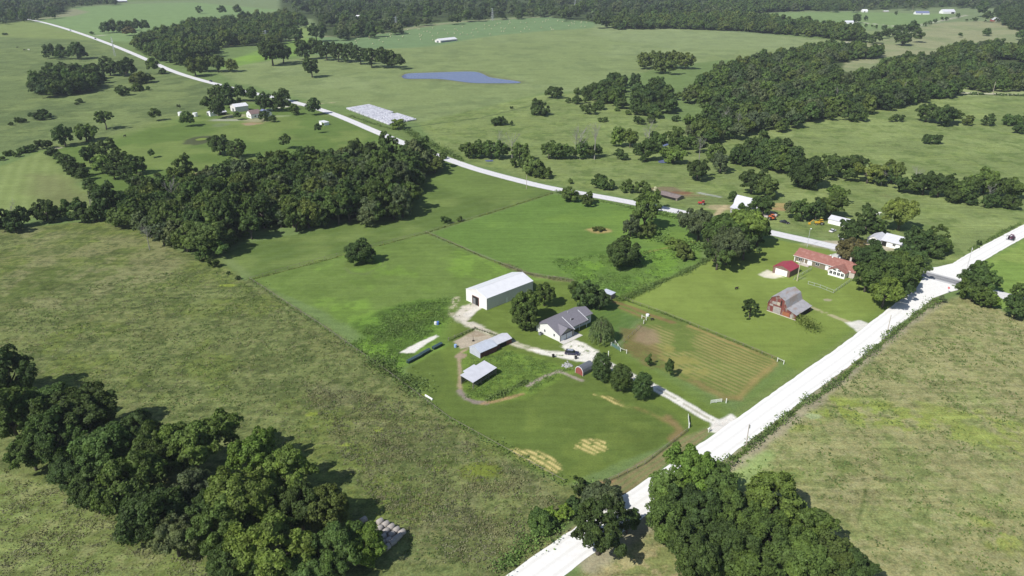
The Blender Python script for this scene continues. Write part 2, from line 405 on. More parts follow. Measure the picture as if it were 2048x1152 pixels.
for q in ((455,571,3.5,1.4),(625,828,2,1),(757,860,1.4,1.2),(850,790,1.6,1),(872,938,1.3,.8),(965,940,4,2.4),(690,890,1.6,.8)):
    spot(q[0], q[1], q[2], q[3], (140,164,66), .75, tex=.8)
spot(962,942,6,4,(104,116,44),.7)
LB = [(-400,935),(0,935),(130,985),(250,1040),(330,1085),(420,1110),(440,1200),(-400,1250)]
paint(LB, (124,136,78), 1.5, 2, 5, tex=1)
patches(LB, (152,156,108), 5, .52, .12, .55, 71); patches(LB, (96,112,58), 2.2, .58, .06, .6, 73); patches(LB, (96,118,58), 6, .52, .1, .6, 72)
# right rough field
RW = [(1925,590),(1870,612),(1800,660),(1720,735),(1620,815),(1500,900),(1430,955),(1300,1050),(1180,1130),(1100,1250),(2500,1300),(2500,700),(2048,640)]
paint(RW, (156,157,108), 1.2, 1.2, 5, tex=1)
patches(RW, (162,164,112), 20, .48, .15, .7, 81); patches(RW, (130,146,84), 14, .5, .14, .6, 82); patches(RW, (98,116,64), 3.2, .58, .07, .5, 83); patches(RW, (168,166,122), 2.2, .58, .06, .5, 84)
patches(RW, (98,116,66), 1.5, .64, .05, .6, 87)
for p, c, a in (([(1640,790),(1780,800),(1900,840),(1840,870),(1720,850),(1640,830)], (138,158,74), .8), ([(1830,800),(1960,820),(2048,850),(2048,920),(1900,880)], (142,158,76), .7),
             ([(1600,690),(1760,690),(1740,740),(1650,730)], (120,136,74), .6), ([(1560,830),(1650,800),(1720,800),(1700,830),(1560,870)], (136,154,72), .7),
             ([(1650,920),(1700,915),(1722,950),(1680,960)], (112,128,70), .8), ([(1500,940),(1600,920),(1620,960),(1500,990)], (112,134,70), .7), ([(1940,1030),(2048,1060),(2048,1110),(1980,1090)], (142,156,70), .7)):
    paint(p, c, 2, 2.5, 6, a, 1, patch=(4,.4,.15))
paint([(1455,960),(1500,905),(1545,905),(1540,930),(1500,965),(1455,985)], (140,170,104), 1.5, 1.5, 5, a=.85, tex=.5)
spot(1625,832,2.2,1.6,(160,182,132),.8)
stroke([(1730,980),(1728,1000),(1716,1045)], (92,110,60), .5, .3, .3, 3, .8)
paint([(1130,1250),(1180,1150),(1260,1100),(1330,1090),(1400,1140),(1420,1200)], (172,166,120), 1.5, 1.5, 4, tex=.9)
patches([(1180,1200),(1180,1150),(1260,1100),(1330,1090),(1400,1140),(1420,1200)], (116,130,72), 3, .5, .1, .8, 86)
NE = [(1925,590),(1990,612),(2048,630),(2300,700),(2300,430),(2048,480),(1960,528),(1930,550)]
paint(NE, (112,148,70), 1.5, 1.5, 5, tex=.4); patches(NE, (138,166,86), 12, .48, .15, .6, 85)
# neighbour's lawn, farm lawn, paddocks
paint([(1255,600),(1410,524),(1500,485),(1540,476),(1690,506),(1850,540),(1860,575),(1722,655),(1600,745),(1560,722),(1225,600)], (114,141,66), 1, .8, 6, tex=.08)
patches([(1255,600),(1410,524),(1540,476),(1850,540),(1722,655),(1560,722)], (126,154,74), 18, .48, .2, .55, 91)
FL = [(1130,565),(1250,600),(1240,640),(1220,690),(1450,830),(1440,846),(1130,966),(1080,945),(900,840),(810,740),(900,690),(900,640),(935,615),(1050,560)]
paint(FL, (92,120,52), 1, .8, 5, tex=.15)
patches(FL, (104,134,62), 9, .5, .2, .6, 92)
paint([(1160,600),(1240,605),(1290,628),(1262,650),(1235,690),(1180,668)], (78,116,54), .8, .5, 4, a=.9, stripe=(40,2.6,.35), tex=.05)
PD = [(812,738),(880,700),(925,800),(960,815),(1050,800),(1150,745),(1200,745),(1350,830),(1395,858),(1130,966),(1000,890),(880,822)]
paint(PD, (86,114,52), 1, .8, 5, tex=.25); patches(PD, (104,130,60), 12, .5, .2, .6, 93)
paint([(925,700),(1010,700),(1100,720),(1150,745),(1050,795),(960,810),(925,790)], (98,134,56), 1, .8, 4, a=.9, tex=.8)
patches([(925,700),(1010,700),(1100,720),(1150,745),(1050,795),(960,810),(925,790)], (74,104,46), 3, .52, .1, .7, 94)
paint([(1220,700),(1450,832),(1560,765),(1735,655),(1850,575),(1760,620),(1570,722),(1470,820),(1250,700)], (100,130,60), 2.5, 1, 4, a=.7, tex=.12)
stroke([(1800,628),(1722,662),(1560,772),(1470,835)], (116,134,72), 3.4, .8, .6, 4, .7)
# the striped hay plot
HPl = [(1228,604),(1262,612),(1330,628),(1390,650),(1560,716),(1545,745),(1478,800),(1450,800),(1330,745),(1245,700),(1250,670),(1285,640),(1240,622)]
paint(HPl, (100,124,60), .8, .6, 4, tex=.2)
paint([(1300,650),(1400,655),(1545,718),(1530,745),(1470,790),(1340,735),(1300,700)], (168,158,102), 1.2, 1, 5, a=.8, stripe=(-47,1.9,1,1.3), patch=(9,.30,.25))
paint([(1380,660),(1545,718),(1530,745),(1430,715)], (172,156,100), 1, 1, 5, a=.6, stripe=(-47,1.9,1,1.5))
paint([(1240,655),(1300,665),(1318,700),(1350,745),(1300,735),(1245,700)], (134,112,78), 1.2, 1, 4, a=.75, stripe=(-47,1.7,.45), patch=(5,.3,.2))
paint([(1275,650),(1310,660),(1320,685),(1295,690),(1268,680)], (160,140,112), 1.5, 1, 4, a=.8)
paint([(1330,690),(1380,705),(1420,745),(1390,760),(1340,730),(1318,715)], (158,154,88), 1.2, 1, 3, a=.8, patch=(4,.3,.2))
stroke([(1350,745),(1400,768),(1450,795),(1480,795)], (156,138,92), 3, 1.5, 1.2, 4, .7, patch=(5,.3,.2))
stroke([(1478,795),(1510,760),(1550,728),(1545,715),(1450,680),(1380,653)], (168,150,96), 1.8, 1.2, .8, 3, .85)
stroke([(1228,603),(1262,614),(1300,630),(1345,645)], (144,118,82), 2.0, .8, .8, 3, .75); stroke([(1240,615),(1290,636)], (150,122,86), 1.3, .6, .6, 3, .7)
stroke([(1250,600),(1330,628),(1450,676),(1560,722)], (84,112,52), .9, .4, .4, 2, .9, tex=.8)
# bleached hay strips
for q in ([(1150,880),(1185,874),(1215,884),(1212,900),(1190,910),(1152,896)], [(1020,898),(1060,900),(1100,910),(1125,940),(1108,948),(1060,925),(1035,915)], [(1190,788),(1215,793),(1240,806),(1262,818),(1230,808)]):
    paint(q, (222,204,136), .6, 1, 2.5, a=1, stripe=(-47,1.6,.8,1.8), patch=(1.6,.27,.2), tex=.3)
stroke([(1215,795),(1265,812),(1330,840),(1360,858)], (148,140,84), 1.6, 1, .8, 3, .7, patch=(4,.35,.2))
stroke([(1335,835),(1350,848),(1362,862),(1345,880)], (150,128,90), 2.2, 1, .8, 3, .8)
paint([(1150,1000),(1200,968),(1280,925),(1370,872),(1430,850),(1400,885),(1330,930),(1240,1000)], (148,136,98), .8, .6, 3, a=.95, stripe=(43,1.6,.6), tex=.5)
stroke([(1200,972),(1290,928),(1375,862)], (92,96,62), .5, .3, .2, 2, .9)
paint([(1178,975),(1200,962),(1230,962),(1200,985)], (176,140,104), .8, .6, 3, a=.8)
# lawn edge / tracks
stroke([(500,560),(600,532),(720,500),(850,467),(960,433),(1105,387)], (116,124,76), 1.3, .8, .6, 4, .7, tex=.7)
stroke([(853,466),(900,482),(960,512),(1010,532),(1060,550)], (120,124,80), 1.2, .6, .6, 4, .7, tex=.7)
stroke([(1010,530),(1050,546),(1090,555),(1140,562)], (132,124,92), 3.4, 1.4, 1.4, 4, .7, tex=1)
stroke([(690,535),(700,546),(730,548),(765,532),(768,515)], (110,120,72), 1.2, .8, .5, 4, .6)
spot(1197,461,5.8,4.5,(182,162,108),.9,.4)
spot(722,527,8,6,(84,108,52),.6)
stroke([(1290,505),(1340,494),(1400,480)], (148,146,84), 1.5, .8, .8, 4, .8)
# bare ground, gravel aprons
paint([(907,683),(952,660),(985,673),(1000,690),(942,695),(921,698)], (196,184,162), .6, .6, 3, tex=.3)
patches([(907,683),(952,660),(985,673),(942,695),(921,698)], (168,150,124), 3, .52, .15, .7, 95)
stroke([(935,697),(922,705),(917,714),(920,740),(919,770),(922,785)], (176,158,130), 1.2, .5, .5, 2, .95)
stroke([(919,782),(932,797),(950,804),(972,806)], (158,146,136), 2.0, .5, .5, 2, .95); stroke([(965,807),(1000,800),(1045,788)], (186,158,116), 1.4, .6, .6, 2, .85)
spot(922,712,2,1.8,(170,152,130),.9)
stroke([(1056,771),(1085,755),(1118,742),(1163,761)], (172,162,148), 1.5, .5, .5, 2, .95)
GRV = (240,236,226)
paint([(799,705),(812,707),(828,706),(850,690),(877,673),(872,670),(835,685)], GRV, .4, .5, 2, a=.95, tex=.1)
paint([(925,650),(903,632),(925,612),(955,605),(966,612),(948,622),(942,640),(965,652),(985,665),(960,660)], (228,220,204), 1, 1.2, 3, a=.95, patch=(3.5,.22,.15), tex=.3)
stroke([(903,630),(908,608),(915,595)], (214,204,176), 2, 1, 1, 3, .8, patch=(2.5,.35,.15))
stroke([(960,611),(935,630)], (236,230,218), 3.2, .6, .5, 3, .95)
stroke([(940,652),(985,668),(1015,682),(1060,698),(1110,708)], (222,214,192), 2.8, .8, .8, 2.5, .9, patch=(2,.25,.2)); stroke([(1000,675),(1060,697),(1100,708)], (110,130,72), .7, .4, .5, 2, .6)
paint([(1120,692),(1148,680),(1165,684),(1190,698),(1208,712),(1195,724),(1150,722),(1080,708),(1060,698),(1110,702),(1132,702)], (244,240,228), .6, .7, 2.5, a=1, patch=(1.6,.18,.2), tex=.2)
paint([(1095,690),(1120,692),(1135,703),(1110,704),(1080,698)], (98,124,60), .6, .5, 2, a=.5)
DRV = [(1190,715),(1240,742),(1290,765),(1350,797),(1410,833),(1450,852)]
stroke(DRV, (246,242,232), 3.4, .4, .3, 2, .95); stroke(DRV, (158,156,120), .7, .3, .3, 2, .7, patch=(2,.3,.2))
paint([(1425,845),(1440,838),(1462,828),(1480,840),(1440,870),(1418,862)], GRV, .6, .5, 2)
stroke([(1615,612),(1660,630),(1700,645),(1730,652)], (196,186,150), 2.2, .6, .5, 2, .8, patch=(2.5,.3,.2)); paint([(1690,645),(1722,640),(1745,650),(1715,664)], GRV, .6, .5, 2, a=.9)
paint([(1518,549),(1535,540),(1550,544),(1568,554),(1550,557),(1528,555)], (236,230,208), .8, .9, 2.5, a=.95)
spot(1656,600,1.6,1.2,(176,168,140),.9); spot(1605,556,1.5,1.5,(150,160,110),.5)
stroke([(2070,452),(1990,492),(1925,530)], (178,162,120), 2.5, 1, .8, 3, .7)
# verges of the roads, yards over the highway
stroke([(1180,1130),(1300,1042),(1440,945),(1620,808),(1720,722),(1810,648),(1880,600)], (172,164,138), 4.6, 1.4, 1.0, 3, .85, tex=.5)
stroke([(1010,1170),(1105,1098),(1180,1045)], (160,146,112), 3, 1, .6, 3, .8)
for x, y, rx, ry, c in ((1445,415,9,5,(180,168,132)),(1330,380,10,7,(138,124,100)),(1385,393,9,4,(150,132,100)),(1365,386,7,3,(142,104,84)),(1400,400,18,8,(112,128,76)),(1560,410,6,4,(186,166,112)),
                       (1560,418,5,3,(180,150,110)),(1680,490,15,6,(206,196,172)),(1720,494,16,5,(216,206,186)),(1735,488,9,4,(206,196,170)),(1745,488,8,4,(196,182,150)),(1690,498,8,4,(226,222,214))):
    spot(x, y, rx, ry, c, .85, .5)
stroke([(1450,412),(1432,430)], (206,190,150), 3, 1, .8, 3, .9)
paint([(1590,480),(1640,482),(1690,500),(1680,510),(1640,500)], (110,132,66), 1, 1, 4, a=.2)
paint([(1652,512),(1680,505),(1700,515),(1690,532),(1650,520)], (226,224,220), .8, .4, 3, a=1)
paint([(375,350),(400,343),(460,340),(500,335),(460,350),(400,360)], (178,158,118), 3, 4, 8, a=.85)
spot(110,296,5,3,(186,180,160),.8); spot(397,281,10,14,(84,88,66),.85,.3); 
for x, y, rx, ry, c in ((520,240,12,7,(176,170,140)),(470,232,10,8,(190,182,150)),(505,247,9,4,(180,150,120)),(455,240,16,4,(190,190,175)),(560,232,8,4,(160,166,120)),(440,250,7,7,(120,130,90)),(500,249,5,4,(176,150,128))):
    spot(x, y, rx, ry, c, .7, .5)
stroke([(610,210),(590,211),(560,215),(532,220)], (228,222,208), 3.4, 1, .5, 4, .95); stroke([(610,204),(640,207),(668,205)], (196,184,150), 2.5, 1, .8, 4, .7)
stroke([(0,72),(60,68),(138,63)], (158,158,116), 3, 2, 2, 10, .7); stroke([(170,70),(205,71)], (206,200,184), 4, 2, 1, 8, .8)
stroke([(1400,112),(1500,108)], (150,150,110), 3, 1, 1, 6, .3)
for a in ([(1670,88),(1710,82),(1740,77)], [(1775,70),(1840,50),(1880,42),(1935,30)], [(1715,44),(1740,47),(1812,55)], [(1895,182),(1930,186),(2048,190)]):
    stroke(a, (214,208,190), 5, 2, 1, 10, .95)
stroke([(1400,386),(1440,394)], (188,190,190), 2.4, .8, .8, 4, .7)
spot(1650,107,9,12,(178,160,120),.7); spot(1040,166,14,6,(110,122,84),.6)

for wp in WOODFLOOR: paint(wp, (70,84,48), 3, 2, 8, tex=.8)  # ground under the woods painted darker, so gaps between crowns look dense
gm, N, L, b = newmat('grassland')
at = N.new('ShaderNodeAttribute'); at.attribute_name = 'Col'; tx = N.new('ShaderNodeAttribute'); tx.attribute_name = 'Tex'
ge = N.new('ShaderNodeNewGeometry')
def noise(scale, det=3, rough=.6):
    n = N.new('ShaderNodeTexNoise'); n.inputs['Scale'].default_value = scale; n.inputs['Detail'].default_value = det; n.inputs['Roughness'].default_value = rough
    L.new(ge.outputs['Position'], n.inputs['Vector']); return n.outputs[0]
def math_(op, a, b_, clamp=False):
    n = N.new('ShaderNodeMath'); n.operation = op; n.use_clamp = clamp
    for i, v in enumerate((a, b_)):
        if isinstance(v, (int, float)): n.inputs[i].default_value = v
        else: L.new(v, n.inputs[i])
    return n.outputs[0]
nA, nB, nC, nD = noise(.045, 4), noise(.33, 4, .7), noise(1.9, 5, .8), noise(.9, 3, .7)
amp = math_('ADD', math_('MULTIPLY', tx.outputs['Fac'], 1.2), .5)
mpg = N.new('ShaderNodeMapping'); mpg.inputs['Rotation'].default_value = (0, 0, R_(-43)); mpg.inputs['Scale'].default_value = (.035, .5, 1)
L.new(ge.outputs['Position'], mpg.inputs[0]); nS = N.new('ShaderNodeTexNoise'); nS.inputs['Scale'].default_value = 1.0; nS.inputs['Detail'].default_value = 3; L.new(mpg.outputs[0], nS.inputs['Vector'])
v = math_('ADD', math_('MULTIPLY', math_('SUBTRACT', nB, .5), .7), math_('MULTIPLY', math_('SUBTRACT', nC, .5), 1.6))
v = math_('ADD', v, math_('MULTIPLY', math_('SUBTRACT', nS.outputs[0], .5), .55))
v = math_('ADD', math_('MULTIPLY', v, amp), math_('MULTIPLY', math_('SUBTRACT', nA, .5), .5))
fac = math_('MAXIMUM', math_('ADD', v, 1.0), .35)
vm = N.new('ShaderNodeVectorMath'); vm.operation = 'SCALE'; L.new(at.outputs['Color'], vm.inputs[0]); L.new(fac, vm.inputs[3])
mx = N.new('ShaderNodeMix'); mx.data_type = 'RGBA'; mx.blend_type = 'MULTIPLY'; mx.inputs[7].default_value = (1.1, 1.0, .95, 1)
mr = N.new('ShaderNodeMapRange'); mr.inputs[1].default_value = .42; mr.inputs[2].default_value = .66; L.new(nD, mr.inputs[0])
L.new(math_('MULTIPLY', mr.outputs[0], tx.outputs['Fac'], True), mx.inputs[0]); L.new(vm.outputs[0], mx.inputs[6])
L.new(mx.outputs[2], b.inputs['Base Color']); b.inputs['Roughness'].default_value = .95; b.inputs['Specular IOR Level'].default_value = .05
bp = N.new('ShaderNodeBump'); bp.inputs['Distance'].default_value = .55
L.new(math_('MULTIPLY', tx.outputs['Fac'], .4), bp.inputs['Strength']); L.new(math_('ADD', nC, nB), bp.inputs['Height']); L.new(bp.outputs[0], b.inputs['Normal'])
GV = np.stack([GX, GY, terr_np(GY) + .0], 1)
gme = mesh_np('ground', GV, FC, [gm])
ca = gme.color_attributes.new('Col', 'FLOAT_COLOR', 'POINT')
ca.data.foreach_set('color', np.concatenate([GC, np.ones((len(GX), 1))], 1).astype(np.float32).ravel())
ta = gme.attributes.new('Tex', 'FLOAT', 'POINT'); ta.data.foreach_set('value', GT.astype(np.float32))
ground = tag(link('ground', gme), 'rolling green pasture and hay fields', kind='structure')
mo = mat('outer_land', A(92, 116, 74), .95, .3, .004)
o = MB().add([(-9000,-3000,-1.2),(9000,-3000,-1.2),(9000,9000,-1.2),(-9000,9000,-1.2)], [(0,1,2,3)]).build('ground', mo)
tag(o, 'distant farmland beyond the fields', kind='structure')
del GV

# ------------------------------------------------------------------ roads and water
def resample(P, step):
    out = [P[0]]
    for a, b in zip(P, P[1:]):
        d = math.dist(a, b); n = max(1, int(d/step))
        for i in range(1, n+1): out.append((a[0]+(b[0]-a[0])*i/n, a[1]+(b[1]-a[1])*i/n))
    return out
def smoothline(P, it=2):
    for _ in range(it):
        Q = [P[0]]
        for a, b in zip(P, P[1:]): Q += [(.75*a[0]+.25*b[0], .75*a[1]+.25*b[1]), (.25*a[0]+.75*b[0], .25*a[1]+.75*b[1])]
        P = Q + [P[-1]]
    return P
def strip(name, P, w, m, z, jit=0.0, label=None, kind='structure', offs=0.0):
    P = resample(smoothline(P), 2.0); V = []; F = []; uv = []
    for i, p in enumerate(P):
        a = P[max(0, i-1)]; c = P[min(len(P)-1, i+1)]; dx, dy = c[0]-a[0], c[1]-a[1]; n = math.hypot(dx, dy) or 1
        nx, ny = -dy/n, dx/n
        for k, s in enumerate((-1, -.5, 0, .5, 1)):
            j = (random.uniform(-jit, jit) if abs(s) == 1 else 0)
            q = s*w/2 + j + offs; x, y = p[0]+nx*q, p[1]+ny*q
            V.append((x, y, terr(y)+z)); uv.append((s*.5+.5, i*2.0))
        if i: 
            for k in range(4): F.append((5*i-5+k, 5*i-4+k, 5*i+1+k, 5*i+k))
    me = mesh_np(name, V, F, [m]); u = me.uv_layers.new(name='UVMap')
    li = np.zeros(len(me.loops), dtype=np.int32); me.loops.foreach_get('vertex_index', li)
    u.data.foreach_set('uv', np.array(uv, dtype=np.float32)[li].ravel())
    return tag(link(name, me), label, kind=kind)
def roadmat(name, c1, c2, tracks, tcol, nscale=.8, grain=.12):
    m, N, L, b = newmat(name)
    uv = N.new('ShaderNodeUVMap'); sp = N.new('ShaderNodeSeparateXYZ'); L.new(uv.outputs[0], sp.inputs[0])
    ge = N.new('ShaderNodeNewGeometry'); nz = N.new('ShaderNodeTexNoise'); nz.inputs['Scale'].default_value = nscale; nz.inputs['Detail'].default_value = 6
    L.new(ge.outputs['Position'], nz.inputs['Vector'])
    mx = N.new('ShaderNodeMix'); mx.data_type = 'RGBA'; mx.inputs[6].default_value = (*c1, 1); mx.inputs[7].default_value = (*c2, 1)
    mr = N.new('ShaderNodeMapRange'); mr.inputs[1].default_value = .35; mr.inputs[2].default_value = .65; L.new(nz.outputs[0], mr.inputs[0]); L.new(mr.outputs[0], mx.inputs[0])
    out = mx.outputs[2]
    for t, wd, st in tracks:
        a = N.new('ShaderNodeMath'); a.operation = 'SUBTRACT'; L.new(sp.outputs[0], a.inputs[0]); a.inputs[1].default_value = t
        c = N.new('ShaderNodeMath'); c.operation = 'ABSOLUTE'; L.new(a.outputs[0], c.inputs[0])
        d = N.new('ShaderNodeMapRange'); d.inputs[1].default_value = wd; d.inputs[2].default_value = wd*.3; d.inputs[3].default_value = 0; d.inputs[4].default_value = st
        L.new(c.outputs[0], d.inputs[0])
        m2 = N.new('ShaderNodeMix'); m2.data_type = 'RGBA'; L.new(d.outputs[0], m2.inputs[0]); L.new(out, m2.inputs[6]); m2.inputs[7].default_value = (*tcol, 1); out = m2.outputs[2]
    L.new(out, b.inputs['Base Color']); b.inputs['Roughness'].default_value = .9; b.inputs['Specular IOR Level'].default_value = .15
    bp = N.new('ShaderNodeBump'); bp.inputs['Strength'].default_value = grain; bp.inputs['Distance'].default_value = .05; L.new(nz.outputs[0], bp.inputs['Height']); L.new(bp.outputs[0], b.inputs['Normal'])
    return m
M_GRAV = roadmat('pale_limestone_gravel', (.77,.76,.73), (.72,.70,.67), [(.16,.07,.6),(.5,.07,.55),(.86,.07,.6)], (.64,.62,.58))
M_ASPH = roadmat('bleached_chip_seal', (.60,.59,.59), (.68,.67,.67), [(.5,.06,.8),(.27,.05,.4),(.73,.05,.4),(.04,.10,.9),(.96,.10,.9)], (.50,.49,.49))
M_ASPH2 = roadmat('asphalt_patch', (.20,.20,.21), (.26,.26,.27), [(.5,.03,.7),(.05,.12,.9),(.95,.12,.9)], (.5,.5,.5))
GR1 = [(960,1240),(1062,1155),(1263,1014),(1395,924),(1495,852),(1610,768),(1722,688),(1785,635),(1858,580),(1888,560)]
g0, g1 = W2(GR1[:2]); far0 = (g0[0]+(g0[0]-g1[0])*12, g0[1]+(g0[1]-g1[1])*12)
strip('gravel_road', [far0]+W2(GR1), 8.4, M_GRAV, .05, .16, 'wide pale gravel road running diagonally past the farm')
GR2 = [(1880,562),(1905,545),(1940,521),(2000,487),(2048,462),(2120,424),(2250,360)]
strip('gravel_road', W2(GR2), 7.8, M_GRAV, .054, .15, 'pale gravel road beyond the crossing with the highway')
mb = MB()
for q in ([(1800,628),(1822,592),(1846,556),(1862,552),(1905,572),(1923,578),(1897,585),(1862,598),(1822,632)], [(1840,538),(1875,534),(1900,528),(1932,522),(1918,540),(1914,551),(1932,563),(1900,566),(1850,548)]):
    w = [G(*p) for p in q]; c = np.mean(w, 0)
    mb.add([(c[0], c[1], .060)] + [(p[0], p[1], .060) for p in w], [(0, i+1, (i+1) % len(w)+1) for i in range(len(w))])
tag(mb.build('gravel_road', M_GRAV), 'flared gravel corner where the road meets the highway', kind='structure')
HW = [(40,36),(70,41),(100,48),(140,60),(190,77),(245,98),(300,122),(345,143),(400,160),(440,170),(500,185),(560,197),(610,210),(660,225),(700,241),(760,267),(830,296),(900,320),(950,338),(1020,357),(1100,377),(1200,393),(1300,412),(1385,429),(1460,446),(1540,465),(1685,497),(1760,517),(1845,547),(1917,566),(1995,588),(2048,602),(2140,627)]
strip('highway', W2(HW), 7.8, M_ASPH, .066, .1, 'two-lane pale highway crossing the fields')
strip('highway', W2([(1762,518),(1800,531),(1845,547),(1880,556),(1917,566),(1940,572)]), 6.4, M_ASPH2, .074, .05, 'dark asphalt stretch of the highway at the gravel crossing')
def flat(name, pts, m, z, label, kind='structure'):
    w = [G(*p) for p in pts]; P = smoothline([(p[0], p[1]) for p in w] + [(w[0][0], w[0][1])], 2)[:-1]
    me = bpy.data.meshes.new(name); me.from_pydata([(x, y, terr(np.mean([p[1] for p in P]))+z) for x, y in P], [], [tuple(range(len(P)))]); me.materials.append(m)
    return tag(link(name, me), label, kind=kind)
mw, N, L, b = newmat('pond_water')
b.inputs['Base Color'].default_value = (.12, .14, .26, 1); b.inputs['Roughness'].default_value = .22; b.inputs['Specular IOR Level'].default_value = .5
nz = N.new('ShaderNodeTexNoise'); nz.inputs['Scale'].default_value = .5; nz.inputs['Detail'].default_value = 4
ge = N.new('ShaderNodeNewGeometry'); L.new(ge.outputs['Position'], nz.inputs['Vector'])
bp = N.new('ShaderNodeBump'); bp.inputs['Strength'].default_value = .5; bp.inputs['Distance'].default_value = .4; L.new(nz.outputs[0], bp.inputs['Height']); L.new(bp.outputs[0], b.inputs['Normal'])
POND = [(803,153),(812,147),(850,146),(905,144),(950,143),(966,148),(978,155),(1000,158),(1044,164),(1038,167),(1000,167),(945,167),(910,162),(880,158),(835,158),(807,158)]
w = W2(POND); ym = np.mean([p[1] for p in w])
for i in range(1): pass
def waterpoly(name, pts, lift, label, m=mw):
    w = [G(*p) for p in pts]; P = smoothline([(p[0], p[1]) for p in w] + [(w[0][0], w[0][1])], 2)[:-1]
    me = bpy.data.meshes.new(name); me.from_pydata([(x, y, terr(y)+lift) for x, y in P], [], [tuple(range(len(P)))]); me.materials.append(m); 
    return tag(link(name, me), label, kind='structure')
c = G(920,155)
waterpoly('pond', POND, .25, 'blue farm pond in the upper pasture')
for q, l in (([(1317,322),(1330,319),(1342,323),(1330,327),(1316,326)], 'small blue creek pool under the trees by the road'), ([(1322,290),(1334,286),(1345,283),(1338,290),(1325,294)], 'blue glimpse of the creek higher up'),
             ([(970,321),(985,320),(988,323),(972,324)], 'thin blue strip of creek below the dark bushes'), ([(1366,279),(1384,276),(1384,280),(1368,282)], 'narrow blue strip of creek at the wood edge')):
    waterpoly('creek', q, .2, l)
waterpoly('pond', [(390,280),(398,277),(412,276),(416,278),(408,281),(394,282)], .2, 'tiny algae green pond on the farmhouse meadow', mat('algae_water', A(132,150,44), .5, .1, .3))
# ------------------------------------------------------------------ trees
def unit(v): return v / (np.linalg.norm(v, axis=1, keepdims=True) + 1e-9)
PHI = (1 + 5**.5)/2
ICO_V = unit(np.array([(-1,PHI,0),(1,PHI,0),(-1,-PHI,0),(1,-PHI,0),(0,-1,PHI),(0,1,PHI),(0,-1,-PHI),(0,1,-PHI),(PHI,0,-1),(PHI,0,1),(-PHI,0,-1),(-PHI,0,1)], float))
ICO_F = np.array([(0,11,5),(0,5,1),(0,1,7),(0,7,10),(0,10,11),(1,5,9),(5,11,4),(11,10,2),(10,7,6),(7,1,8),(3,9,4),(3,4,2),(3,2,6),(3,6,8),(3,8,9),(4,9,5),(2,4,11),(6,2,10),(8,6,7),(9,8,1)])
def puffs(kind, n, asp, r):
    """centres and radii of the leaf masses of one crown, in a unit crown centred on 0"""
    P = []; Rd = []
    for i in range(n):
        d = r.normal(size=3); d /= np.linalg.norm(d)
        rad = r.uniform(.22, .4)
        if kind == 'round':
            if i < n*.75:
                z = -.8 + 1.75*(i+.5)/(n*.75); w = math.sqrt(max(0, 1-min(1, z*z))); a = i*2.4 + r.uniform(-.4, .4); d = np.array([w*math.cos(a), w*math.sin(a), z])
            p = d*r.uniform(.55, .76); rad = r.uniform(.24, .38)
        elif kind == 'oak':
            d[2] = abs(d[2])*.9 if r.random() < .6 else -abs(d[2])*.75
            p = d*r.uniform(.4, .92); rad = r.uniform(.2, .36)
        elif kind == 'tall':
            z = -.85 + 1.72*(i+.5)/n; w = .80*math.sqrt(max(.03, 1-((z+.2)/1.22)**2)); a = i*2.4
            p = np.array([w*math.cos(a)*r.uniform(.55, 1), w*math.sin(a)*r.uniform(.55, 1), z]); rad = r.uniform(.28, .4)
        elif kind == 'neat':
            z = -.82 + 1.68*(i+.5)/n; w = .74*math.sqrt(max(.03, 1-((z+.22)/1.2)**2)); a = i*2.4
            p = np.array([w*math.cos(a), w*math.sin(a), z]); rad = r.uniform(.27, .33)
        elif kind == 'bush':
            d[2] = abs(d[2]) if r.random() < .6 else -abs(d[2])*.5
            p = d*r.uniform(.5, .8); p[2] = max(p[2], -.72); rad = r.uniform(.2, .36)
        elif kind == 'vase':
            z = r.uniform(-.9, .8); w = .25 + .6*((z+.9)/1.7)**.7; a = r.uniform(0, 6.28)
            p = np.array([w*math.cos(a)*r.uniform(.3, 1), w*math.sin(a)*r.uniform(.3, 1), z]); rad = r.uniform(.18, .3)
        elif kind == 'layer':
            z = r.choice([-.55, -.1, .3, .65]) + r.uniform(-.08, .08); w = {True: .85, False: .6}[z < .4]; a = r.uniform(0, 6.28); q = math.sqrt(r.random())
            p = np.array([w*q*math.cos(a), w*q*math.sin(a), z]); rad = r.uniform(.16, .28)
        else:
            p = d*r.uniform(.3, .9); rad = r.uniform(.14, .28)
        P.append(p); Rd.append(rad)
    P = np.array(P); Rd = np.array(Rd)
    if kind in ('round', 'oak', 'bush'):            # no crown is a ball: lean, gaps and stray limbs
        ph = r.uniform(0, 6.28, 3); an = np.arctan2(P[:,1], P[:,0])
        P *= (1 + .13*np.sin(2*an+ph[0]) + .09*np.sin(3*an+ph[1]) + .06*np.sin(5*an+ph[2]))[:, None]; P[:, :2] += r.normal(0, .07, 2)*(P[:, 2:3]+.5)
    P[:, 2] *= asp
    return P, Rd
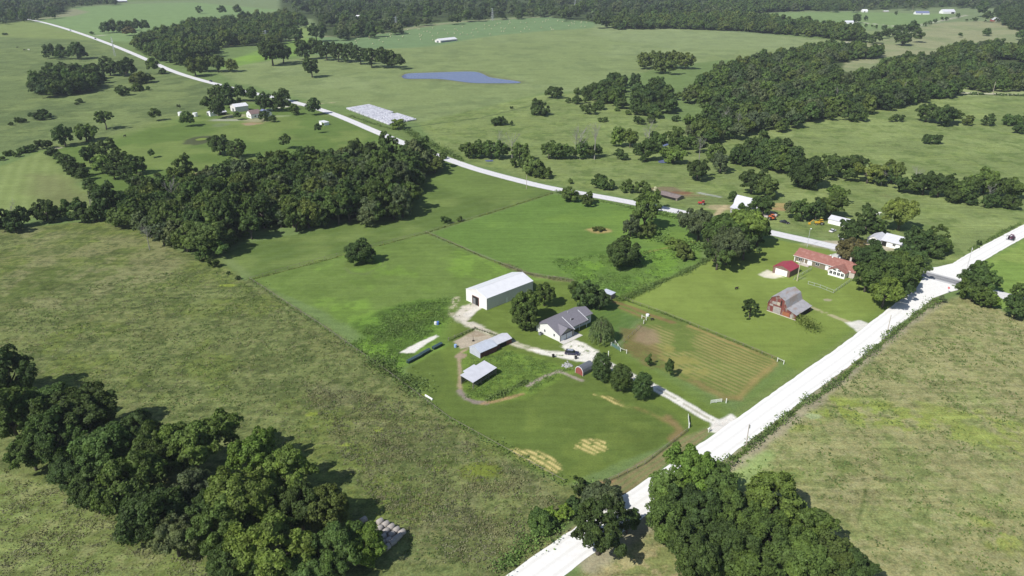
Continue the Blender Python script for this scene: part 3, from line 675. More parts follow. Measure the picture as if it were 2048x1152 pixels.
def crown_arrays(kind, n_puff, n_leaf, leaf, asp, seed, cores=True, sub=0):
    r = np.random.default_rng(seed)
    P, Rd = puffs(kind, n_puff, asp, r); P0, R0 = P, Rd
    if sub:                                        # smaller leaf masses growing out of the big ones, dark gaps between
        CP_, CR_ = [], []
        for p, q in zip(P0, R0):
            for _ in range(sub):
                d = r.normal(size=3); d /= np.linalg.norm(d); d = d*.8 + p/(np.linalg.norm(p)+.3)*.7; d /= np.linalg.norm(d); c_ = p + d*q*r.uniform(.6, .95)
                if not any(np.linalg.norm(c_-p2) < q2*.5 for p2, q2 in zip(P0, R0) if p2 is not p): CP_.append(c_); CR_.append(q*r.uniform(.3, .52))
        P, Rd = np.array(CP_), np.array(CR_)
    k = r.choice(len(P), n_leaf*2, p=Rd**2/np.sum(Rd**2))
    d = unit(r.normal(size=(n_leaf*2, 3))); d[:, 2] = np.where(d[:, 2] < -.35, -d[:, 2], d[:, 2])
    c = P[k] + d*(Rd[k]*r.uniform(.8, 1.12, n_leaf*2))[:, None]
    keep = np.ones(len(c), bool)
    for p, q in zip(P, Rd): keep &= ~(np.linalg.norm(c-p, axis=1) < q*.74)
    c, d = c[keep][:n_leaf], d[keep][:n_leaf]; n = len(c)
    nr = unit(d*.75 + unit(c)*.3 + r.normal(size=(n, 3))*.55)
    t = unit(np.cross(nr, r.normal(size=(n, 3)))); bt = np.cross(nr, t)
    s = leaf*r.uniform(.6, 1.3, n)[:, None]*.5; s2 = s*r.uniform(.55, 1, n)[:, None]
    V = np.stack([c - t*s - bt*s2*.6, c + t*s*.5 - bt*s2, c + t*s + bt*s2*.6, c - t*s*.5 + bt*s2], 1).reshape(-1, 3)
    F4 = np.arange(n*4).reshape(-1, 4); F3 = np.zeros((0, 3), int)
    if cores:
        VV = [V]; F = []; b = len(V)
        for p, q in zip(P0, R0):
            VV.append(p + ICO_V*q*(.62 if sub else .70)*r.uniform(.85, 1.12, (12, 1))); F.append(ICO_F + b); b += 12
        V = np.concatenate(VV); F3 = np.concatenate(F)
    return V, F4, F3
def trunk_mb(seed, sparse=False):                 # unit trunk: 1 high, for a crown of radius 1; limbs rise into the crown
    r = random.Random(seed); m = MB()
    m.tube([(0,0,-.05),(.02,.01,.3),(-.02,.03,.62),(.03,0,1.0)], [.10,.072,.06,.03], 8)
    for i in range(6 if not sparse else 10):
        a = i*1.05*(1 if not sparse else .63)+r.uniform(-.3,.3); z = r.uniform(.42,.7); l = r.uniform(.4,.62)
        m.tube([(0,0,z),(math.cos(a)*l*.5,math.sin(a)*l*.5,z+.16),(math.cos(a)*l,math.sin(a)*l,z+r.uniform(.26,.5))], [.045,.03,.012], 5)
    return m
LODS = {'hi': (34, 15000, .074, 9), 'mid': (24, 4600, .12, 5), 'low': (17, 900, .22, 0)}
PROT = {}
def proto(kind, lod, var, asp):
    key = (kind, lod, var, asp)
    if key not in PROT:
        n, nl, lf, sb = LODS[lod]
        if kind == 'neat': sb = 0; n = int(n*1.6); lf *= .9
        if kind == 'sparse': n = int(n*1.1); nl = int(nl*.75)
        V, F4, F3 = crown_arrays(kind, n, nl, lf, asp, hash((kind == 'oak', kind == 'tall', var, lod == 'hi')) % 9973 + var*31, cores=(kind != 'sparse'), sub=sb)
        PROT[key] = mesh_np(kind + '_crown', V, F4, [M_LEAF], F3)
    return PROT[key]
TRUNK = [trunk_mb(i).mesh('trunk', M_BARK, True) for i in range(3)]
TRUNK_S = trunk_mb(9, True).mesh('trunk', M_BARK, True)
WHOLE = {}
def whole(kind, lod, var, asp, clear):            # crown and trunk as one mesh, for trees too small or too packed to show the trunk
    key = (kind, lod, var, asp, clear)
    if key not in WHOLE:
        n, nl, lf, sb = LODS[lod]
        V, F4, F3 = crown_arrays(kind, n, nl, lf, asp, 500+var*17+len(kind), sub=sb)
        V = V + np.array([0, 0, clear+asp]); T = TRUNK[var % 3]
        tv = np.array([v.co[:] for v in T.vertices])*np.array([1, 1, clear+asp]); tf = [tuple(p.vertices) for p in T.polygons]
        q = np.array([f for f in tf if len(f) == 4]) + len(V)
        me = mesh_np(kind + '_tree', np.concatenate([V, tv]), np.concatenate([F4, q]), [M_LEAF, M_BARK], F3,
                     midx=np.concatenate([np.zeros(len(F4)), np.ones(len(q)), np.zeros(len(F3))]))
        WHOLE[key] = me
    return WHOLE[key]
TONE = {'dark': (.058,.097,.029), 'mid': (.078,.128,.034), 'olive': (.098,.138,.037), 'light': (.116,.178,.042), 'bright': (.135,.220,.042), 'grey': (.094,.128,.062), 'russet': (.14,.14,.065), 'yg': (.150,.188,.044), 'deep': (.047,.079,.028), 'dry': (.185,.185,.105), 'weed': (.12,.175,.052), 'lush': (.135,.215,.055)}
def jcol(t):
    c = TONE[t]; f = random.uniform(.85, 1.18); g = random.uniform(.97, 1.12)
    return (c[0]*f*g, c[1]*f, c[2]*f/g, 1)
ALLT = []                                          # everything that grows as a tree or bush: dict per plant
def T(cx, cy, w, asp=.85, clear=.2, kind='round', tone='mid', label=None, cat='tree', group=None, name=None, solo=True):
    """crown centred at photo pixel (cx, cy), w pixels wide; placed in the world at its real size"""
    z = 3.0; w *= 1.06 if w > 45 else 1.18
    for _ in range(4):
        p = G(cx, cy, z); Rr = w/ppm((p[0], p[1], p[2]+z))/2
        z = Rr*(asp*(.92 if kind != 'bush' else .7) + clear)
    ALLT.append(dict(x=p[0], y=p[1], z=p[2], R=Rr, asp=asp, clear=clear, kind=kind, tone=tone, label=label, cat=cat, group=group, name=name, w=w, solo=solo))
def bush(cx, cy, w, asp=.6, tone='mid', label=None, group=None):
    T(cx, cy, w, asp, -.12, 'bush', tone, label, 'bush', group, 'bush')
def row(lst, label, group, tone='mid', kind='round', asp=.9, clear=.2, cat='tree', name=None, ordinal=True):
    ORD = ['first','second','third','fourth','fifth','sixth','seventh','eighth','ninth','tenth','eleventh','twelfth','thirteenth','fourteenth']
    for i, q in enumerate(lst):
        lb = label.replace('#', ORD[i]) if ordinal and '#' in label else label
        T(q[0], q[1], q[2], q[3] if len(q) > 3 else asp, clear, kind, q[4] if len(q) > 4 else tone, lb, cat, group, name)
def wood(poly, w_m, label, group, tones=('dark','mid','mid','olive','grey'), h=7.0, gap=.72, kinds=('round','oak','tall','oak'), asp=(.75,1.05), maxn=900, thin=.30, holes=()):
    """fills a stand of trees: poly is the outline of its canopy in the photograph, w_m the usual crown width in metres"""
    P = [G(a, b, h)[:2] for a, b in poly]; xs = [p[0] for p in P]; ys = [p[1] for p in P]
    PA = np.array(P); step = w_m*gap; pts = []; row_ = 0; y = min(ys)
    while y < max(ys):
        x = min(xs) + (row_ % 2)*step/2
        while x < max(xs): pts.append((x+random.uniform(-.3,.3)*step, y+random.uniform(-.3,.3)*step)); x += step
        y += step*.87; row_ += 1
    pts = np.array(pts); k = inside(pts[:,0], pts[:,1], P); pts = pts[k]
    for hp in holes: pts = pts[~inside(pts[:,0], pts[:,1], [G(a, b, h*.6)[:2] for a, b in hp])]
    if len(pts) > maxn: print('wood capped', label, len(pts)); pts = pts[rng.permutation(len(pts))[:maxn]]
    for x, y in pts:
        if w_m > 9 and fbm(np.array([x]), np.array([y]), 70, 17)[0] < thin: continue
        D = w_m*random.uniform(.72, 1.36); z = terr(y)
        ALLT.append(dict(x=x, y=y, z=z, R=D/2, asp=random.choice(asp), clear=random.uniform(.1,.35), kind=random.choice(kinds), tone=random.choice(tones),
                         label=label, cat='tree', group=group, name=None, w=D*ppm((x, y, z+5)), solo=False))
# ---- foreground, bottom left wood (each crown placed)
g = 'big trees of the near left wood'
for cx, cy, w, a, t, l in ((18,752,92,.95,'dark','dark tree at the left edge, topmost of the near left wood'),(22,838,105,1,'mid','tree at the left picture edge below the topmost dark one'),
    (62,905,70,1,'mid','lower crown at the left end of the near wood'),(92,812,92,.9,'mid','left of two crowns with the shadow on the field behind them'),(168,822,112,.9,'dark','right of two crowns with the shadow on the field behind them'),
    (112,880,95,1,'mid','crown in the middle of the leftmost clump of the near wood'),(140,945,70,1,'dark','lowest crown of the leftmost clump of the near wood'),(205,905,105,1,'mid','broad crown just right of the gap clump in the near left wood'),
    (278,872,84,.9,'dark','small dark crown on the field side of the near left wood'),(385,893,118,.95,'light','rounded sunlit crown high on the field side of the near left wood'),(318,905,105,.95,'mid','crown between the small dark one and the rounded sunlit one'),
    (255,975,125,1,'mid','broad green crown in the lower left middle of the near wood'),(190,985,80,1,'dark','crown on the lower left rim of the near wood'),(300,1030,115,.9,'dark','dark crown on the lower rim of the near wood above the mown corner'),
    (500,912,84,1,'bright','bright rounded tree standing out on the field side of the near wood'),(575,958,100,.9,'light','sunlit crown right of the bright rounded tree'),(385,985,82,1,'grey','grey green feathery tree in the middle of the near wood'),
    (350,1075,85,.9,'grey','grey green tree on the lower rim of the near wood'),(485,1000,130,.95,'light','large sunlit crown in the centre of the near wood'),(440,1058,110,1,'mid','crown below the large sunlit one in the near wood'),
    (600,1015,95,1,'dark','dark crown right of the large sunlit one'),(655,1020,88,1,'olive','olive crown near the right tip of the near wood'),(548,1105,135,.8,'light','wide crown on the bottom edge of the picture in the near wood'),
    (668,1105,100,.9,'mid','crown beside the stacked bales at the bottom'),(728,1090,78,1,'bright','bright green tree overhanging the stacked bales'),(470,1130,90,.8,'dark','crown at the bottom edge left of the wide one'),(400,1025,70,1,'dark','low dark tree in a gap of the near wood'),(620,1150,90,.8,'mid','crown cut by the bottom edge near the bales')):
    T(cx, cy, w, a, .25, random.choice(['round','oak']), t, l, group=g)
# ---- foreground, bottom right cluster
g = 'big trees at the bottom beside the gravel road'
for cx, cy, w, a, t, l in ((1390,948,92,.95,'bright','sunlit tree at the road edge, topmost of the bottom right cluster'),(1345,985,76,.9,'light','tree leaning over the gravel road left of the topmost one'),(1432,968,80,.95,'mid','crown right of the topmost tree beside the rough field'),
    (1335,1045,85,1,'mid','lower left crown of the bottom right cluster'),(1400,1030,100,.95,'dark','dark crown in the left middle of the bottom right cluster'),(1385,1105,105,1,'dark','lowest left crown of the bottom right cluster'),
    (1470,1030,95,.9,'mid','crown in the centre of the bottom right cluster'),(1545,1010,112,.9,'light','broad sunlit crown on the field side of the bottom right cluster'),(1460,1095,100,1,'dark','dark low crown in the middle of the bottom right cluster'),
    (1540,1075,105,.9,'mid','crown below the broad sunlit one in the bottom right cluster'),(1610,1060,90,.9,'mid','crown on the right slope of the bottom right cluster'),(1600,1120,105,.8,'mid','crown near the bottom edge in the bottom right cluster'),
    (1665,1110,90,.8,'olive','crown near the right tip of the bottom right cluster'),(1715,1140,70,.9,'dark','small dark tree at the right tip of the bottom right cluster'),(1500,1140,100,.8,'mid','crown cut by the bottom edge in the bottom right cluster')):
    T(cx, cy, w, a, .22, random.choice(['round','oak']), t, l, group=g)
T(1200,1055,128,.72,.35,'sparse','dark','sparse dark tree with bare branches showing, hanging over the gravel road'); T(1255,1040,60,.8,.3,'sparse','dark','thin crown right of the sparse tree over the gravel road')
T(1158,972,38,.9,.1,'sparse','dark','small dark tree at the corner of the paddock near the road', name='small_tree')
bush(1200,1000,80,.55,'grey','loose grey green bush just above the sparse road tree'); bush(1127,1030,34,.8,'bright','bright yellow green bush left of the gravel road')
bush(1085,1050,62,.6,'mid','wide bush on the bank left of the gravel road'); bush(1098,1033,34,.8,'bright','bright bush on top of the wide bank bush'); bush(1150,1015,40,.6,'dark','dark bush between the bright one and the corner tree')
# ---- farm trees
T(1047,615,61,1.0,.12,'round','mid','large leafy tree between the white barn and the grey roofed house'); T(1050,642,38,.9,.05,'round','mid','lower leafy limbs left of the grey roofed house')
T(1089,589,38,1,.2,'round','mid','round tree at the right corner of the white barn'); T(1172,592,56,.95,.02,'round','dark','dark spreading tree behind the grey roofed house'); T(1200,600,36,.9,.1,'round','deep','very dark tree beside the small loafing shed'); T(1155,580,32,.9,.2,'round','mid','left shoulder tree of the dark group behind the house')
T(1203,661,50,1.0,.05,'willow','light','weeping willow on the lawn beside the grey roofed house')
T(1204,736,33,1.55,.08,'neat','dark','tall oval tree beside the small red barn shed, leftmost of three along the drive'); T(1243,757,36,1.2,.25,'neat','dark','middle of three ornamental trees along the drive'); T(1286,773,34,1.35,.2,'neat','dark','rightmost of three ornamental trees along the drive')
T(1298,722,14,1.25,.45,'round','mid','smaller of two young trees in the striped hay plot'); T(1339,737,19,1.6,.3,'neat','mid','taller of two young trees in the striped hay plot')
T(1501,617,34,.75,.3,'layer','dark','lone layered tree on the lawn left of the old red barn'); bush(722,512,60,.82,'dark','round dark bush tree alone in the meadow left of the white barn')
bush(1243,515,78,.75,'dark','round dark bush tree alone in the rough meadow before the big road tree'); bush(892,442,18,.9,'dark','larger of two small bushes on the meadow fence line'); bush(919,440,13,.7,'mid','smaller of two small bushes on the meadow fence line')
bush(1138,393,34,.8,'mid','left of two bushes below the highway bend'); bush(1175,402,32,.85,'mid','right of two bushes below the highway bend'); bush(1197,459,22,.4,'olive','low shrub clump in a bare tan ring in the meadow')
bush(407,514,26,.85,'mid','left of two round bushes on the corner of the rough field'); bush(427,528,20,1,'mid','right of two round bushes on the corner of the rough field'); bush(457,547,7,1,'dark','tiny bush on the rough field fence line, upper'); bush(475,557,10,.8,'dark','tiny bush on the rough field fence line, lower')
T(1290,425,58,1.15,.1,'oak','mid','very tall tree at the highway standing above the meadow'); T(1300,400,36,1,.2,'oak','light','light topped crown behind the very tall highway tree'); T(1262,455,36,.9,.1,'round','grey','grey green tree at the foot of the very tall one'); bush(1290,466,38,.75,'olive','olive bush in front of the very tall highway tree')
g = 'large tree group left of the brick ranch lawn'
for cx, cy, w, a, t, l in ((1400,448,64,.8,'grey','leftmost grey green crown of the large group beside the highway'),(1446,460,66,.9,'mid','second crown from the left in the large group beside the highway'),(1492,452,70,.9,'light','tallest sunlit crown of the large group beside the highway'),
    (1518,462,52,.9,'mid','rightmost crown of the large group beside the highway'),(1458,492,70,.85,'grey','middle front crown of the large group beside the highway'),(1436,512,54,.8,'dark','front crown with hanging limbs over the lawn'),(1425,480,50,.8,'mid','low crown at the left front of the large group'),(1490,492,54,.8,'dark','dark crown at the right front of the large group')):
    T(cx, cy, w, a, .3, 'oak', t, l, group=g)
bush(1366,509,40,.65,'olive','olive bush at the left foot of the large tree group'); bush(1352,492,40,.4,'light','low light green bush between the meadow and the large tree group')
T(1491,424,24,1,.2,'round','mid','small crown in front of the white gambrel barn'); T(1527,413,36,.95,.15,'round','mid','tree at the right corner of the white gambrel barn'); T(1467,396,17,.9,.1,'round','dark','small dark tree at the left corner of the white gambrel barn')
T(1505,364,50,.9,.1,'round','dark','dark tree behind the white gambrel barn'); T(1536,377,46,.85,.1,'oak','olive','olive tree behind the right end of the white gambrel barn')
T(1576,422,22,1.2,.05,'tall','grey','slim grey green evergreen in the row by the vehicles'); T(1604,421,36,1,.05,'round','mid','green tree in the row by the vehicles'); T(1634,421,34,1,.05,'round','dark','dark tree in the row left of the long white shed'); T(1664,412,44,.9,.1,'oak','mid','spreading tree above the long white shed'); T(1680,392,34,.8,.1,'sparse','light','pale feathery tree behind the long white shed')
T(1702,463,50,.9,.15,'oak','dark','dark tree over the parked truck beside the white house'); T(1735,438,44,.95,.2,'oak','dark','dark tree behind the left end of the white house'); T(1754,452,32,.9,.1,'round','mid','small tree between the white house and the pasture')
T(1804,427,60,.95,.25,'oak','yg','tall yellow green tree behind the white house'); T(1831,482,54,.95,.1,'round','dark','dark tree at the right end of the white house'); T(1826,512,50,.9,.1,'oak','dark','dark tree between the white house and the crossing')
T(1877,474,46,.9,.2,'sparse','mid','open crowned tree right of the dark tree by the crossing'); T(1862,494,46,.85,.1,'round','dark','low dark tree near the crossing verge'); T(1884,492,34,.8,.1,'round','mid','low tree with shadow on the crossing verge')
T(1707,503,64,.55,.15,'round','russet','russet flowering tree behind the red roofed house')
g = 'tree group at the end of the red roofed house'
for cx, cy, w, a, t, l in ((1752,524,68,.85,'dark','dark crown behind the red roofed house end'),(1795,532,62,.9,'mid','top crown of the group beside the gravel road'),(1826,534,48,.95,'mid','crown of the group closest to the crossing'),(1735,556,58,.85,'mid','left front crown touching the red roofed house'),
    (1772,556,74,.9,'mid','large centre crown of the group beside the gravel road'),(1822,560,38,.9,'olive','olive crown drooping over the gravel road'),(1770,586,60,.85,'light','light front crown lowest on the lawn'),(1800,580,46,.8,'dark','dark crown between the light one and the gravel road')):
    T(cx, cy, w, a, .2, 'oak', t, l, group=g)
g = 'trees at the right of the crossing'
for cx, cy, w, a, t, l in ((1950,553,48,.9,'dark','left crown of the clump right of the crossing'),(1976,563,46,.9,'mid','right crown of the clump right of the crossing'),(1962,537,32,.8,'mid','top crown of the clump right of the crossing'),(1948,582,48,.8,'mid','front left crown of the clump right of the crossing'),(1966,594,40,.8,'mid','front crown of the clump right of the crossing'),(1984,602,28,.9,'bright','small bright bush tree in front of the clump right of the crossing'),
    (2040,582,32,.9,'mid','tree at the right picture edge over the highway'),(2034,614,52,.85,'dark','dark tree at the right picture edge below the highway')):
    T(cx, cy, w, a, .1, 'round', t, l, group=g)
bush(1958,487,10,1.2,'dark','little upright shrub on the verge of the upper gravel road'); bush(1885,600,14,1,'grey','small grey shrub below the stop sign')
# ---- middle distance
T(622,133,30,1.05,.25,'round','dark','lone round tree on the pale pasture left of the pond')
row([(603,101,26),(628,98,27),(652,101,28),(676,104,28),(697,106,26),(720,109,28),(742,115,28),(762,117,27),(782,119,24),(800,122,24)], '# tree from the left in the dark row above the pond', 'dark row of trees above the pond', 'dark', 'round', 1.05, .2)
row([(1289,122,26),(1308,118,28),(1330,120,28),(1351,118,30),(1373,121,28),(1318,132,24),(1345,134,26)], '# tree of the grove in the upper right pasture', 'grove in the upper right pasture', 'olive', 'round', .9, .2)
T(1194,42,21,.95,.3,'round','dark','left of two trees at the edge of the far hay field'); T(1215,41,21,.85,.35,'round','dark','right of two trees at the edge of the far hay field')
T(796,236,27,.55,.9,'layer','light','flat topped tree beside the white wrapped bales')
for q in ((1108,188,30,.85,'dark','bush tree leftmost above the scrub in the creek pasture'),(1154,185,15,.8,'mid','small bush below the pond tail'),(1136,203,12,.8,'dark','little bush right of the leftmost bush tree'),(1154,203,20,.8,'mid','second little bush in the creek pasture scrub'),(1171,202,12,.9,'mid','third little bush in the creek pasture scrub'),
    (1178,222,24,.8,'dark','round bush lowest in the creek pasture scrub'),(1164,215,10,.9,'dark','tiny bush against the lowest round bush'),(1197,214,24,.7,'mid','wide bush right of the lowest round bush'),(1077,222,38,.7,'dark','large lone bush left of the scrub in the creek pasture'),
    (998,246,28,.55,'dark','wide low bush in the pasture right of the wrapped bales'),(1023,248,9,1,'dark','tiny bush beside the wide low bush'),(1023,216,7,.8,'dark','tiny shrub on the pasture fence line'),(1234,220,12,.6,'mid','small low bush right of the scrub'),(1256,227,12,.7,'mid','small bush near the wood edge'),(1206,241,18,.5,'mid','low pair of bushes below the scrub'),
    (1278,243,20,.8,'dark','round bush at the foot of the wood'),(1301,241,18,.8,'mid','round bush beside the wood foot'),(1350,239,16,.7,'dark','round bush under the wood edge')):
    bush(*q)
row([(937,301,30),(958,299,32),(982,300,34),(1008,305,24),(1039,304,31)], '# tree from the left in the clump above the highway bend', 'clump above the highway bend', 'mid', 'round', .85, .1)
row([(1098,301,30),(1114,302,30),(1128,305,22),(1141,308,20),(1164,303,26),(1180,304,24),(1194,303,20)], '# crown from the left in the creek row with dead trees', 'creek row with dead trees', 'mid', 'round', .9, .1)
row([(1237,275,26),(1261,275,28)], '# pale green creek tree right of the dead trees', 'pale creek trees', 'light', 'oak', 1, .3)
for q in ((1242,312,26,.8,'dark','dark bush under the pale creek trees'),(1277,303,26,.9,'dark','bush right of the pale creek trees'),(1062,338,54,.65,'olive','large vine covered bush just above the highway'),(1036,328,26,.8,'mid','bush on the left shoulder of the vine covered one'),(1084,350,32,.6,'mid','bush on the right foot of the vine covered one'),
    (1141,364,11,.9,'mid','tiny bush above the highway near the vine covered bush'),(1206,369,46,.6,'mid','wide bush above the highway left of a pair'),(1254,377,27,.85,'mid','left bush of a pair above the highway'),(1285,379,29,.8,'mid','right bush of a pair above the highway'),(1864,282,30,.65,'dark','lone dark bush on the right pasture'),
    (1710,233,44,.62,'dark','wide dark bush in front of the wood on the right pasture'),(1783,240,13,.9,'mid','small bush beside a larger one on the right pasture'),(1797,238,20,.8,'dark','larger bush of a small pair on the right pasture'),(1938,245,22,.8,'olive','pale low bush on the right pasture'),(1977,244,27,.75,'dark','round bush between the pale one and the edge'),
    (2020,243,32,.7,'mid','bush near the right picture edge'),(2038,260,26,.75,'dark','dark bush low at the right picture edge'),(2044,244,20,.7,'mid','bush touching the right picture edge'),(1673,388,34,.6,'light','pale bush in the pasture above the long white shed')):
    bush(*q)
T(1855,226,38,.8,.05,'round','dark','left crown of the twin bush trees on the right pasture'); T(1892,232,46,.75,.05,'round','dark','middle crown of the twin bush trees on the right pasture'); T(1910,236,26,.7,.0,'round','mid','small right crown beside the twin bush trees')
T(1396,340,42,.75,.1,'round','dark','round tree alone above the yard of the gambrel barn'); T(1430,305,34,.85,.1,'round','mid','tree by the dead trunk near the creek'); T(1442,326,38,.8,.15,'oak','grey','pale spreading tree above the barn yard')
T(1616,347,66,.85,.05,'round','dark','very large round tree in the right pasture hedge')
row([(1668,332,42),(1693,330,38),(1715,330,34),(1738,344,52,.8,'yg'),(1765,346,40,.8,'mid'),(1786,345,44,.8,'olive'),(1802,366,34),(1850,368,44),(1880,372,44),(1922,382,38,.9,'mid'),(1945,372,36),(1972,362,50,.9,'light'),(2004,376,40),(2034,376,46,.9,'mid')], '# tree from the left in the long hedge across the right pasture', 'long hedge of trees across the right pasture', 'dark', 'oak', .85, .1)
row([(1660,350,24),(1700,352,26),(1760,362,24),(1825,378,26),(1905,392,30),(1940,398,26),(1985,402,30),(2020,405,30)], 'low tree at the foot of the long hedge across the right pasture', 'low trees under the long hedge', 'dark', 'round', .8, 0)
wood([(1462,318),(1480,300),(1505,288),(1540,284),(1570,294),(1598,308),(1600,325),(1580,338),(1540,334),(1500,324)], 8.5, 'tree of the rounded grove in the right pasture', 'rounded grove in the right pasture', ('dark','mid'), 4)
row([(1350,273,32),(1352,292,30),(1347,311,42,.6,'light'),(1312,285,36),(1292,303,38),(1375,285,28),(1400,292,26)], '# creek side tree near the blue creek pools', 'creek side trees at the pools', 'mid', 'oak', .85, .1)
# ---- left middle
T(309,227,21,.95,.3,'round','mid','tree halfway along the meadow ridge at the left'); T(357,213,9,.9,.3,'round','grey','tiny grey tree on the ridge at the left'); T(208,236,33,.55,.7,'layer','mid','flat topped tall stemmed tree in the left pasture')
T(126,271,35,.95,.15,'round','dark','round dark tree left of a low one in the left pasture'); T(170,267,38,.65,.1,'oak','mid','low spreading tree beside the round dark one'); T(374,238,24,.85,.3,'vase','mid','vase shaped tree below the far white farmhouse')
bush(88,291,26,.75,'dark','dark bush at the top corner of the mown left field')
row([(103,308,22),(118,316,22),(128,324,22),(139,331,26),(152,340,34),(165,352,22),(178,372,22),(188,384,20)], 'tree of the hedge right of the mown left field', 'hedge right of the mown left field', 'dark', 'round', .8, .0)
row([(15,308,18,.6),(34,311,14,.6),(50,302,24,.5),(64,297,20,.5),(2,318,14,.6)], 'low bush of the hedge above the mown left field', 'low hedge above the mown left field', 'mid', 'bush', .6, -.1, 'bush', 'bush')
row([(176,309,28),(190,302,27),(209,300,32,1.1),(205,328,34,.9,'light'),(236,320,36),(226,342,30),(270,329,36,.85,'mid'),(250,350,30)], '# tree of the dark clump between the hedge and the central wood', 'dark clump left of the meadow', 'dark', 'round', .9, .15)
T(303,308,13,1,.1,'tall','mid','tiny pointed tree alone on the left meadow'); T(438,290,38,.85,.1,'round','dark','left of two joined trees on the meadow below the tiny pond'); T(471,297,34,.9,.1,'round','dark','right of two joined trees on the meadow below the tiny pond'); T(423,284,16,.8,.1,'round','grey','small grey tree beside the tiny green pond')
T(572,283,24,1,.1,'round','dark','lone round tree on the meadow below the far farmhouse'); T(636,258,13,1.1,.1,'round','dark','small tree below the little white run-in shed')
row([(414,206,24),(432,190,30),(434,216,26,1.2),(453,187,26),(455,199,24),(478,187,24),(502,189,20),(527,203,30),(567,189,22),(558,205,24,1.1),(574,207,15,1,'mid'),(588,219,17,.9,'mid'),(626,214,24)], '# tree from the left around the far white farmhouse', 'yard trees of the far farmhouse', 'dark', 'round', .95, .25)
row([(479,203,10,1.2),(474,233,15,.8,'mid'),(528,233,20,.7),(544,238,15,.7,'mid')], '# low yard tree close to the far farmhouse walls', 'low yard trees at the far farmhouse', 'dark', 'round', .8, .05)
for q in ((84,233,38,.45,'dark','wide dark bush alone in the left pasture'),(41,242,18,.6,'dark','left bush beside the wide dark one'),(22,249,9,.7,'dark','tiny bush near the left edge'),(160,203,14,.6,'dark','scrubby low bush in the left pasture'),(154,208,8,.6,'dark','scrub below the scrubby low bush'),
    (243,185,25,.75,'dark','round bush left of a low row by the highway'),(262,180,10,.7,'mid','first bush of a low row by the highway'),(274,178,22,.55,'mid','second bush of a low row by the highway'),(296,178,10,.7,'mid','third bush of a low row by the highway'),(284,161,40,.5,'olive','wide olive bush near the highway'),(325,145,16,.6,'dark','bush touching the highway verge'),(184,67,8,.8,'dark','bush beside the far end of the highway'),(10,69,9,.5,'dark','tiny bush at the far left fence')):
    bush(*q)
T(305,133,21,1.1,.2,'oak','mid','roadside tree over the far highway'); T(217,132,33,.9,.15,'round','dark','left of two dark trees left of the far highway'); T(250,134,33,.8,.15,'round','dark','right of two dark trees left of the far highway')
row([(99,105,22),(120,101,18),(118,110,16),(131,110,16),(152,102,30),(168,110,14)], '# tree of the ragged clump in the far left pasture', 'ragged clump in the far left pasture', 'dark', 'round', .85, .1)
row([(209,55,17),(224,54,17),(241,54,18),(257,51,16),(257,61,22,.6,'russet'),(272,52,19),(289,52,18)], '# tree of the short row beyond the highway', 'short row of trees beyond the highway', 'dark', 'round', .95, .2)
row([(388,133,32),(412,128,26),(434,126,28),(463,130,22),(400,128,24)], '# tree at the foot of the hill wood', 'trees at the foot of the hill wood', 'olive', 'round', .85, .25)
row([(543,104,40),(565,107,28),(530,98,26),(607,44,17),(631,64,28),(590,70,28),(575,72,20),(444,20,15),(398,19,12),(475,20,16)], '# lone tree around the hill wood and the far green field', 'lone trees around the hill wood', 'dark', 'round', .95, .25)
row([(1806,77,28),(1835,73,24),(1826,61,26)], '# big tree on the pale slope at the upper right', 'three trees on the pale upper right slope', 'dark', 'round', .85, .05)
row([(1922,70,12),(1974,66,15),(2044,72,20)], '# round bush on the pale slope at the upper right', 'round bushes on the pale upper right slope', 'mid', 'round', .7, 0)
row([(1734,77,16),(1751,78,20),(1770,70,16),(1782,67,16),(1793,63,16),(1803,60,15),(1744,84,12),(1850,49,8),(1860,46,8),(1870,43,8),(1885,38,9),(1894,38,8),(1916,32,8),(1946,40,8),(1952,40,8),(1933,41,6),(1970,42,5)], 'tree of the line along the far upper right road', 'line of trees along the far upper right road', 'dark', 'round', .8, 0)
row([(1714,38,15),(1732,37,8),(1732,51,6),(1744,53,5),(1752,54,7),(1768,58,12),(1792,27,6),(1996,40,11),(1976,35,18),(1965,22,22)], 'tree scattered round the far upper right farms', 'scattered trees round the far farms', 'dark', 'round', .9, .05)
# ---- the woods
wood([(205,412),(230,392),(262,372),(330,352),(440,340),(560,322),(660,306),(760,300),(850,296),(882,312),(870,325),(833,345),(835,380),(800,412),(750,430),(700,418),(660,420),(640,432),(590,425),(560,430),(520,425),(500,430),(478,450),(458,475),(430,490),(395,485),(350,472),(300,448),(250,430),(200,422)], 10.6, 'tree of the big central wood left of the highway', 'trees of the central wood', ('dark','dark','mid','olive','mid','grey'), 8, .72, kinds=('oak','round','oak','tall'), thin=0)
row([(8,440,44),(45,436,26,1.2),(92,424,50,.8),(152,418,36,1,'mid'),(166,432,30),(190,428,30),(120,432,24),(28,452,30)], '# tree from the left in the hedge behind the rough field', 'hedge behind the rough field', 'dark', 'round', .85, .05)
T(500,450,44,1,.25,'oak','mid','tree with visible trunk left of a wide one before the central wood'); T(590,438,52,.85,.15,'oak','mid','wide tree standing forward of the central wood'); T(372,480,58,.85,.05,'round','olive','rounded olive tree at the lower tip of the central wood'); T(410,470,42,.95,.1,'oak','light','lighter tree beside the rounded olive one'); T(680,405,34,1.2,.2,'tall','olive','upright tree before the central wood'); T(745,400,62,.95,.25,'oak','mid','large tree at the right front of the central wood'); T(560,432,40,.9,.2,'oak','grey','grey green tree left of the wide one')
wood([(66,172),(78,155),(105,146),(140,140),(175,140),(205,150),(206,160),(180,172),(140,180),(90,186),(70,182)], 11, 'tree of the oval grove in the left pasture', 'oval grove in the left pasture', ('dark','deep','mid'), 6)
